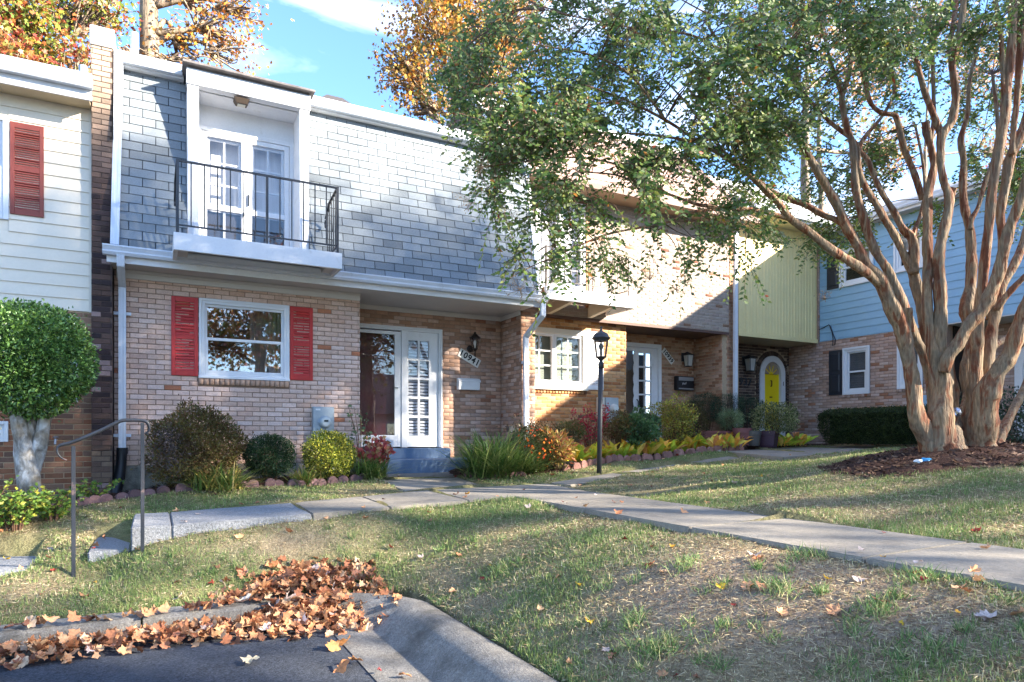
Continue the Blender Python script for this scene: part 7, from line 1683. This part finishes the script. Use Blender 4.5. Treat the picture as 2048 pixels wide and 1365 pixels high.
# weeds under the holly
rg = np.random.default_rng(9)
for i, (u, v, Y, lb) in enumerate([(30, 1030, 8.15, 'bright green weedy shrub spreading under the holly trunk'), (105, 1022, 8.3, 'low bright green weed clump right of the holly trunk'), (190, 1010, 9.2, 'sprawling weed stems at the foot of the sooty party wall'), (-30, 1010, 8.0, 'tall yellow green weeds at the picture edge under the holly')]):
    b = onpix(u, v, Y); leafy('weed_plant', lb, (b[0], b[1], g1(b[0], b[1])), [34, 26, 10, 30][i], 24, .05, [c(118, 150, 58, .95), c(96, 132, 56, .95), c(140, 166, 70, .95), c(76, 108, 50, .95), c(180, 180, 70, .95)], 110+i, [.42, .34, .22, .6][i], [.42, .35, .30, .4][i], topheavy=.15)
# black pipe, box, foil
bpp = onpix(1148, 932, 9.05)
mb = MB(); gzz = g1(bpp[0], bpp[1]); mb.tube([(bpp[0]-.25, bpp[1]+.25, gzz+.09), (bpp[0], bpp[1], gzz+.07)], .065, 14, caps=False); mb.tube([(bpp[0], bpp[1], gzz+.07), (bpp[0]+.008, bpp[1]-.008, gzz+.07)], .074, 14, caps=False); o = mb.build('drain_outlet', bk, None); tag(o, 'short black drain outlet lying at the start of the hosta row', 'drain outlet')
bq = onpix(1021, 858, 9.9); mb = MB(); mb.box(bq[0]-.05, bq[0]+.05, 9.85, 9.95, bq[2]-.05, bq[2]+.05); mb.tube([(bq[0], 9.9, bq[2]-.05), (bq[0], 9.9, g1(bq[0], 9.9)-.05)], .012, 6); o = mb.build('garden_spotlight', black_iron, None); tag(o, 'small black garden spotlight on a stake near the porch pier', 'spotlight')
foil = mat('crumpled_foil', c(200, 205, 220), rough=.25, metal=.8)
for nm, lb, pt_, r_, mm in (('crumpled_foil_ball', 'crumpled silver foil stuck in the fork of the crepe myrtle trunks', PD(1912, 826, 7.55), .055, foil),):
    bm = bmesh.new(); bmesh.ops.create_icosphere(bm, subdivisions=2, radius=r_)
    for v in bm.verts: v.co *= 1+random.uniform(-.25, .25)
    me = bpy.data.meshes.new(nm); bm.to_mesh(me); bm.free(); me.materials.append(mm); o = bpy.data.objects.new(nm, me); COL.objects.link(o); o.location = tuple(pt_); tag(o, lb, 'foil')
for k, (u, v) in enumerate([(1838, 934), (1852, 931)]):
    q = PD(u, v, 6.85); zz = g1(q[0], q[1]); bm = bmesh.new(); bmesh.ops.create_icosphere(bm, subdivisions=2, radius=.05)
    for v_ in bm.verts: v_.co *= 1+random.uniform(-.25, .25); v_.co.z *= .45; v_.co.x *= 1.3
    me = bpy.data.meshes.new('litter_wrapper'); bm.to_mesh(me); bm.free(); me.materials.append(mat('wrapper_'+('pale', 'blue')[k], [c(205, 212, 218), c(60, 140, 190)][k], rough=.4)); o = bpy.data.objects.new('litter_wrapper', me); COL.objects.link(o); o.location = (q[0], q[1], zz+.02); tag(o, ['pale crumpled plastic wrapper on the grass in front of the mulch mound', 'blue crumpled wrapper on the grass in front of the mulch mound'][k], 'wrapper')

# ---------------------------------------------------------------- edging stones
edge_m = mat('edging_stone', src='obj', rough=.95, spec=.15, var=[(20, .12), (140, .2)], bump=(90, .7, .006))
def scallop_mesh():
    mb = MB(); n = 8; prof = [(-.5, -.6), (.5, -.6)]+[(.5*cos(pi*i/n), .15+.45*sin(pi*i/n)) for i in range(n+1)]
    mb.mesh([(x, -.5, z) for x, z in prof]+[(x, .5, z) for x, z in prof], [tuple(range(len(prof))), tuple(range(len(prof), 2*len(prof)))[::-1]]+[(i, len(prof)+i, len(prof)+(i+1) % len(prof), (i+1) % len(prof)) for i in range(len(prof))])
    me = bpy.data.meshes.new('edging_stone'); me.from_pydata(mb.v, [], mb.f); bm = bmesh.new(); bm.from_mesh(me); bmesh.ops.remove_doubles(bm, verts=bm.verts, dist=1e-5); bmesh.ops.bevel(bm, geom=[e for e in bm.edges if e.calc_face_angle(0) > .9], offset=.06, segments=2, affect='EDGES'); bm.to_mesh(me); bm.free(); me.materials.append(edge_m); return me
sme = scallop_mesh(); rge = random.Random(8)
def edging(pts, label, group, w=.145, h=.13, col=(116, 92, 94)):
    P_, _ = smooth_path([(x, y, 0) for x, y in pts], [0]*len(pts), 12); ac = 0; prev = P_[0]
    for p, q in zip(P_, P_[1:]):
        ac += math.hypot(*(q-p)[:2])
        if ac >= w:
            ac -= w; o = bpy.data.objects.new('edging_stone', sme); COL.objects.link(o); a = atan2(q[1]-p[1], q[0]-p[0]); o.location = (q[0], q[1], g1(q[0], q[1])+.012+rge.uniform(-.015, .012)); o.rotation_euler = (rge.uniform(-.3, .3), rge.uniform(-.12, .12), a+rge.uniform(-.12, .12)); o.scale = (w*.96, .055, h); o.color = (*c(*col, rge.uniform(.7, 1.05)), 1)
            tag(o, label, 'edging stone', group)
edging([(-3, 8.15), (-1.3, 8.52), (-.5, 8.86), (0, 9.0), (1.3, 9.06), (2.3, 9.1), (2.7, 9.2)], 'mauve scalloped edging stone along the bed under the red shuttered window', 'edging stones of the first bed')
edging([(4.0, 9.25), (4.3, 8.82), (4.8, 8.7)], 'reddish scalloped edging stone beside the big grass clump', 'edging stones beside the porch path', col=(130, 100, 96))
edging([(5.6, 8.95), (6.4, 9.18), (7.2, 9.32), (8.3, 9.37), (9.4, 9.42), (10.3, 9.6)], 'terracotta scalloped edging stone in front of the hosta row', 'edging stones of the hosta bed', h=.17, col=(150, 112, 104))

# ================================================================ FALLEN LEAVES
fl_m = mat('fallen_leaf', src='obj', rough=.7, spec=.25, trans=.15, var=[(40, .22), (150, .15)]); fl_a = mat('fallen_leaf_litter', src='attr', rough=.7, spec=.25, trans=.15, var=[(40, .22)])
lms = []
for v_ in range(7):
    rl_ = random.Random(v_+20); vv = MAPLE.copy(); k1, k2, k3 = rl_.uniform(-.7, .9), rl_.uniform(-.6, .8), rl_.uniform(-.5, .5)
    vv[:, 2] += k1*vv[:, 0]**2*1.6+k2*(vv[:, 1]-.4)**2*.9+k3*vv[:, 0]*(vv[:, 1]-.4)+np.array([rl_.uniform(-.05, .05) for _ in vv]); vv[:, 1] -= .42
    me = bpy.data.meshes.new('fallen_leaf'); me.from_pydata([tuple(x) for x in vv], [], [tuple(f) for f in MAPLEF.tolist()]); me.materials.append(fl_m); me.polygons.foreach_set('use_smooth', [True]*20); lms.append((me, vv))
lpal = [(198, 146, 108), (186, 128, 92), (208, 158, 118), (168, 112, 80), (216, 174, 134), (178, 122, 94), (156, 104, 80), (202, 150, 108)]
lpal2 = lpal+[(196, 178, 170), (210, 190, 180), (150, 60, 50), (214, 160, 60)]
def pile_h(x, y):
    """depth of the leaf drift over the paving"""
    a = np.exp(-((x-1.15)/.50)**2-((y-5.72)/.34)**2)*.24
    b = np.clip(1-np.abs(y-(5.56-.02*x))/.25, 0, 1)*np.where((x > -3.5) & (x < 1.45), 1, 0)*.11*np.clip((x+3.6)/3.0, .55, 1)
    cc = np.exp(-((x-1.05)/.38)**2-((y-6.05)/.22)**2)*.12
    return np.maximum(np.maximum(a, b), cc)
def surf(x, y):
    """top surface including paving"""
    if bool(paved(np.array([x]), np.array([y]))[0]):
        if y > 5.72 and x < 1.42: return -1.34
        if x > 1.2:
            s = min(max(x-1.2, 0), .76); zz = np.interp(s, [q[0] for q in sec], [q[1] for q in sec]); return float(zz)
        return -1.5
    pts = np.array([x]), np.array([y])
    for p, k in SLABS:
        if in_quad(pts[0], pts[1], p)[0]: return p[0][2]+.004
    return g1(x, y)
rl_ = random.Random(77)
def put_leaf(x, y, z, s, tiltmax, pal, label, group):
    me, _ = lms[rl_.randrange(7)]; o = bpy.data.objects.new('fallen_leaf', me); COL.objects.link(o); o.location = (x, y, z); o.rotation_euler = (rl_.gauss(0, tiltmax), rl_.gauss(0, tiltmax), rl_.random()*6.28); o.scale = (s, s, s); cc = rl_.choice(pal); k_ = rl_.uniform(.85, 1.15); o.color = (*c(*[min(255, q*k_) for q in cc], .9), 1); tag(o, label, 'fallen leaf', group)
cand = []
while len(cand) < 195:
    x, y = rl_.uniform(-1.4, 1.75), rl_.uniform(5.1, 6.35); h = float(pile_h(np.array([x]), np.array([y]))[0])
    if h > .035 and rl_.random() < .3+h*4: cand.append((x, y, surf(x, y)+h*rl_.uniform(.85, 1.12)+.012))
for x, y, z in cand: put_leaf(x, y, z, rl_.uniform(.07, .135), .65, lpal+lpal[:3]+[(200, 182, 176)], 'brown curled maple leaf in the drift heaped along the kerb', 'fallen leaves of the kerb drift')
k = 0
while k < 80:
    u, v = rl_.uniform(0, 2048), 985+rl_.random()**.8*380; q = ray(u, v)
    lo, hi = 3.0, 14.0
    for _ in range(22):
        mid = (lo+hi)/2; p = q*mid
        if p[2] > g1(p[0], p[1]): lo = mid
        else: hi = mid
    p = q*lo
    if lo > 12 or (p[0] < 1.98 and p[1] < 5.98): continue
    k += 1; cl_ = ['rust brown', 'pale whitish', 'dark red', 'yellow'][[0, 0, 0, 0, 0, 0, 0, 0, 1, 2, 3][rl_.randrange(11)]]; put_leaf(p[0], p[1], surf(p[0], p[1])+.02, rl_.uniform(.055, .115)*(.7 if cl_ in ('dark red', 'yellow') else 1), .35, {'rust brown': lpal, 'pale whitish': [(196, 178, 170), (210, 190, 180)], 'dark red': [(150, 60, 50)], 'yellow': [(214, 160, 60), (220, 180, 60)]}[cl_], cl_+' fallen leaf lying singly on the '+('footpath' if mask_slab(np.array([p[0]]), np.array([p[1]]))[0] else 'worn lawn'), 'single fallen leaves on the lawn and footpath')
for (u, v, s, cc, lb) in [(503, 1323, .15, (226, 206, 168), 'pale lobed oak leaf lying flat on the asphalt'), (680, 1338, .17, (190, 128, 84), 'upturned brown leaf near the asphalt edge'), (715, 1325, .13, (192, 136, 90), 'folded brown leaf on the seam of asphalt and gutter'), (672, 1296, .16, (200, 150, 96), 'largest leaf of the small cluster on the asphalt edge'), (692, 1288, .15, (184, 128, 80), 'second leaf of the small cluster beside the gutter'), (450, 1285, .12, (182, 116, 80), 'lone curled leaf just in front of the leaf drift'), (810, 1352, .11, (196, 140, 100), 'small orange brown leaf in the concrete gutter'), (757, 1347, .05, (150, 70, 70), 'tiny dark red leaf on the gutter edge'), (485, 1205, .15, (214, 200, 184), 'large whitish oak leaf on top of the drift')]:
    z0 = -1.49 if v > 1250 else -1.25; p = PZ(u, v, z0); o = bpy.data.objects.new('fallen_leaf', lms[rl_.randrange(7)][0]); COL.objects.link(o); o.location = (p[0], p[1], max(surf(p[0], p[1]), z0-.01)+.025); o.rotation_euler = (rl_.gauss(0, .3), rl_.gauss(0, .3), rl_.random()*6); o.scale = (s, s, s); o.color = (*c(*cc, .9), 1); tag(o, lb, 'fallen leaf', 'leaves on the paving')
# deeper layers and small litter
rg = np.random.default_rng(15); X = rg.uniform(-5.2, 1.8, 30000); Y = rg.uniform(5.0, 6.4, 30000); H = pile_h(X, Y); kk = (H > .008) & (rg.random(30000) < np.clip(.10+H*3.0, 0, .7)*.62); X, Y, H = X[kk], Y[kk], H[kk]
Z = np.array([surf(a, b) for a, b in zip(X, Y)])+H*rg.uniform(.2, 1.0, len(X))+.01
sets = []
def litter(X, Y, Z, pal, smin, smax, til, name, label=None):
    n = len(X); Vs, Fs, Cs = [], [], []; off = 0; vi = rg.integers(0, 7, n)
    for q in range(7):
        m_ = vi == q; k = int(m_.sum())
        if not k: continue
        P = np.stack([X[m_], Y[m_], Z[m_]], 1); up = np.stack([rg.normal(size=k)*til, rg.normal(size=k)*til, np.ones(k)], 1); a = rg.random(k)*6.28; D = np.stack([np.cos(a), np.sin(a), np.zeros(k)], 1); Xx = np.cross(D, up); Xx /= np.linalg.norm(Xx, axis=1, keepdims=True); D2 = np.cross(up, Xx); D2 /= np.linalg.norm(D2, axis=1, keepdims=True)
        R = np.stack([Xx, D2, np.cross(Xx, D2)], 2); V, FF, CC = scatter(lms[q][1], MAPLEF, P, R, rg.uniform(smin, smax, k), pick([c(*p_, .9) for p_ in pal], k, rg, .2)); Vs.append(V); Fs.append(FF+off); Cs.append(CC); off += len(V)
    o = np_obj(name, np.concatenate(Vs), np.concatenate(Fs), np.concatenate(Cs), fl_a, None, kind='stuff'); return tag(o, label, 'leaf litter')
print('litter', len(X)); litter(X, Y, Z, lpal+[(210, 180, 150), (120, 80, 60)], .05, .13, .85, 'leaf_litter', 'mass of smaller brown leaves filling the drift along the kerb')
X = rg.uniform(-3, 13, 2600); Y = rg.uniform(5.5, 11, 2600); m_ = ((Y > bed_edge(X)-.25) & (rg.random(2600) < .55)) | (rg.random(2600) < .05); X, Y = X[m_], Y[m_]; m_ = ~((Y > 9.9) & (X > 2.7) & (X < 5.9)) & (Y < np.where(X < 2.8, 10.1, np.where(X < 6, 9.9, 10.7))); X, Y = X[m_], Y[m_]
Z = np.array([surf(a, b) for a, b in zip(X, Y)])+.015; litter(X, Y, Z, lpal2+[(110, 70, 60)], .04, .10, .35, 'leaf_litter', 'scattered small dead leaves on the flower beds and lawn edges')
X = rg.uniform(12.6, 13.7, 70); Y = rg.uniform(min(yh0, yh1), max(yh0, yh1), 70); litter(X, Y, np.full(70, zc2+.45), [(190, 150, 110), (206, 176, 130), (160, 110, 80)], .05, .09, .3, 'leaf_litter', 'pale leaves caught on top of the clipped hedge')
# mulch chips on the mound
n = 4200; a = rg.random(n)*6.28; r_ = np.sqrt(rg.random(n)); X = 7.95+r_*1.5*np.cos(a); Y = 4.38+r_*1.22*np.sin(a); Z = ground(X, Y)+.012
D = np.stack([np.cos(a*7), np.sin(a*7), rg.normal(size=n)*.3], 1); CH = np.array([(-.5, 0, 0), (.5, 0, 0), (.35, 1, .2), (-.4, 1, .1)]); V, FF, CC = scatter(CH*np.array((.35, 1, 1)), np.array([(0, 1, 2, 3)]), np.stack([X, Y, Z], 1), frames(D), rg.uniform(.02, .07, n), pick([c(84, 62, 54, .8), c(60, 44, 40, .8), c(108, 84, 72, .8), c(140, 112, 92, .8)], n, rg)); o = np_obj('mulch', V, FF, CC, FOLD, None, kind='stuff', smooth=False); tag(o, 'dark shredded bark mulch heaped round the crepe myrtle', 'mulch')
X = rg.uniform(-5, 13, 9000); Y = rg.uniform(7.8, 11, 9000); m_ = (Y > bed_edge(X)+.02) & (Y < np.where(X < 2.8, 10.15, np.where(X < 6, 9.9, 10.7))); X, Y = X[m_], Y[m_]; n = len(X); a = rg.random(n)*6.28; D = np.stack([np.cos(a), np.sin(a), rg.normal(size=n)*.3], 1)
V, FF, CC = scatter(CH*np.array((.35, 1, 1)), np.array([(0, 1, 2, 3)]), np.stack([X, Y, ground(X, Y)+.03], 1), frames(D), rg.uniform(.02, .06, n), pick([c(84, 62, 54, .8), c(60, 44, 40, .8), c(108, 84, 72, .8)], n, rg)); o = np_obj('mulch', V, FF, CC, FOLD, None, kind='stuff', smooth=False); tag(o, 'dark bark mulch covering the flower beds along the houses', 'mulch')

# ================================================================ GRASS
def grass(n, dmin, dmax, seed, hk=1.0):
    rg = np.random.default_rng(seed); s = (rg.uniform(-450, 2500, n)-U0)/FPX; d = dmin*(dmax/dmin)**rg.random(n)
    x = d*(sin(AZ)+s*cos(AZ)); y = d*(cos(AZ)-s*sin(AZ))
    m_ = ~paved(x, y) & ~mask_slab(x, y, .0) & (y > -2.3) & (y < bed_edge(x)) & (x < 13.6) & ~((x > 2.75) & (x < 3.95) & (y > 8)) & (y < 10.2)
    m_ &= ~(np.hypot((x-7.95)/1.42, (y-4.38)/1.15) < 1)
    x, y, d = x[m_], y[m_], d[m_]; gr, ba = grass_amount(x, y)
    # clumped density
    cl = .5+.5*np.sin(x*11+3*np.sin(y*7))*np.sin(y*13+2*np.sin(x*9)); dens = np.clip(.5+.7*gr-.5*ba+.3*(cl-.5), .16, 1)
    k = rg.random(len(x)) < dens; x, y, d, gr, ba, cl = x[k], y[k], d[k], gr[k], ba[k], cl[k]; n = len(x); z = ground(x, y)-.004
    a = rg.random(n)*6.28; tilt = rg.uniform(.25, 1.25, n)*(1+.3*(1-gr)); D = np.stack([np.cos(a)*np.sin(tilt), np.sin(a)*np.sin(tilt), np.cos(tilt)], 1)
    R = frames(D, np.stack([np.cos(a), np.sin(a), -np.tan(tilt*.5)], 1)*-1.0+rg.normal(size=(n, 3))*.35)
    h = hk*rg.uniform(.020, .052, n)*(.65+.6*gr); wd = (1.0+.12*np.maximum(d-4, 0))*rg.uniform(.8, 1.4, n)
    S_ = np.stack([wd*.085, h, h], 1)
    g_ = pick([c(112, 136, 76), c(132, 150, 90), c(94, 120, 66), c(148, 158, 102)], n, rg, .2); t_ = pick([c(202, 188, 152), c(186, 170, 132), c(214, 200, 166), c(166, 150, 116)], n, rg, .15)
    pg = np.clip(.40+.8*gr-.2*ba+.25*(cl-.5), .22, .94); q = rg.random(n) < pg; C = np.where(q[:, None], g_, t_)
    return scatter(BLADE, BLADEF, np.stack([x, y, z], 1), R, S_, C)
V, FF, CC = grass(600000, 2.6, 15.5, 21)
print('grass blades', len(V)//5)
gm = mat('grass_blade', src='attr', rough=.6, spec=.25, trans=.25)
tag(np_obj('grass', V, FF, CC, gm, None, kind='stuff', smooth=False), 'worn green and straw coloured lawn grass', 'grass')
# dead thatch lying flat between the blades
rg = np.random.default_rng(57); n = 120000; s_ = (rg.uniform(-300, 2350, n)-U0)/FPX; d = 2.6*(11/2.6)**rg.random(n); x = d*(sin(AZ)+s_*cos(AZ)); y = d*(cos(AZ)-s_*sin(AZ))
m_ = ~paved(x, y) & ~mask_slab(x, y, .0) & (y > -2.3) & (y < bed_edge(x)) & (x < 13) & ~(np.hypot((x-7.95)/1.42, (y-4.38)/1.15) < 1) & (y < 9.5) & ~((x > 2.75) & (x < 3.95) & (y > 8)); x, y, d = x[m_], y[m_], d[m_]; n = len(x); a = rg.random(n)*6.28; D = np.stack([np.cos(a), np.sin(a), rg.uniform(-.05, .30, n)], 1); h = rg.uniform(.02, .06, n)
V2, F2, C2 = scatter(BLADE[[0, 1, 4]], np.array([(0, 1, 2)]), np.stack([x, y, ground(x, y)+.006], 1), frames(D, rg.normal(size=(n, 3))), np.stack([(.09+.012*d), h, h], 1), pick([c(186, 168, 134), c(160, 140, 110), c(136, 116, 92), c(200, 184, 152), c(120, 98, 80)], n, rg, .2))
tag(np_obj('dead_grass', V2, F2, C2, gm, None, kind='stuff', smooth=False), 'flat straw coloured dead grass between the living blades', 'grass')
# taller tufts
rg = np.random.default_rng(33)
Vs = []; Fs = []; Cs = []; off = 0
TUF = [(rg.uniform(200, 2048), rg.uniform(1010, 1360), None, rg.uniform(.03, .08), int(rg.integers(18, 55))) for _ in range(130)]
for (u, v, Zg, r_, k_) in TUF+[(2030, 1245, -1.0, .16, 260), (1550, 1225, -.98, .12, 150), (1370, 1165, -.95, .12, 130), (1265, 1215, -1.0, .10, 120), (1010, 1120, -1.0, .14, 120), (1330, 1285, -1.1, .12, 130), (1850, 1290, -1.1, .14, 170), (1750, 1340, -1.15, .1, 120), (200, 1115, -1.05, .12, 120), (1900, 1205, -.95, .15, 150), (1300, 1245, -1.0, .1, 110), (60, 1250, -1.3, .2, 260), (430, 1180, -1.1, .05, 60), (1620, 1150, -.85, .14, 140)]:
    if Zg is None:
        q = ray(u, v); lo, hi = 2.6, 14.0
        for _ in range(18):
            md_ = (lo+hi)/2; p = q*md_
            if p[2] > g1(p[0], p[1]): lo = md_
            else: hi = md_
    else: p = PZ(u, v, Zg)
    a = rg.random(k_)*6.28; x = p[0]+rg.normal(size=k_)*r_*.5; y = p[1]+rg.normal(size=k_)*r_*.5
    ok_ = ~paved(x, y) & ~mask_slab(x, y, .02); x, y, a = x[ok_], y[ok_], a[ok_]; n = len(x)
    if not n: continue
    til = rg.uniform(.2, 1.2, n); D = np.stack([np.cos(a)*np.sin(til), np.sin(a)*np.sin(til), np.cos(til)], 1); h = rg.uniform(.05, .11, n)*(1 if Zg is not None else .75)
    V, FF, CC = scatter(BLADE, BLADEF, np.stack([x, y, ground(x, y)], 1), frames(D, rg.normal(size=(n, 3))), np.stack([np.full(n, .11), h, h], 1), pick([c(104, 134, 76), c(122, 148, 88), c(90, 118, 70), c(176, 172, 124)], n, rg)); Vs.append(V); Fs.append(FF+off); Cs.append(CC); off += len(V)
tag(np_obj('grass_tufts', np.concatenate(Vs), np.concatenate(Fs), np.concatenate(Cs), gm, None, kind='stuff', smooth=False), 'darker taller grass tufts standing in the worn lawn', 'grass')
print('objects', len(bpy.data.objects))
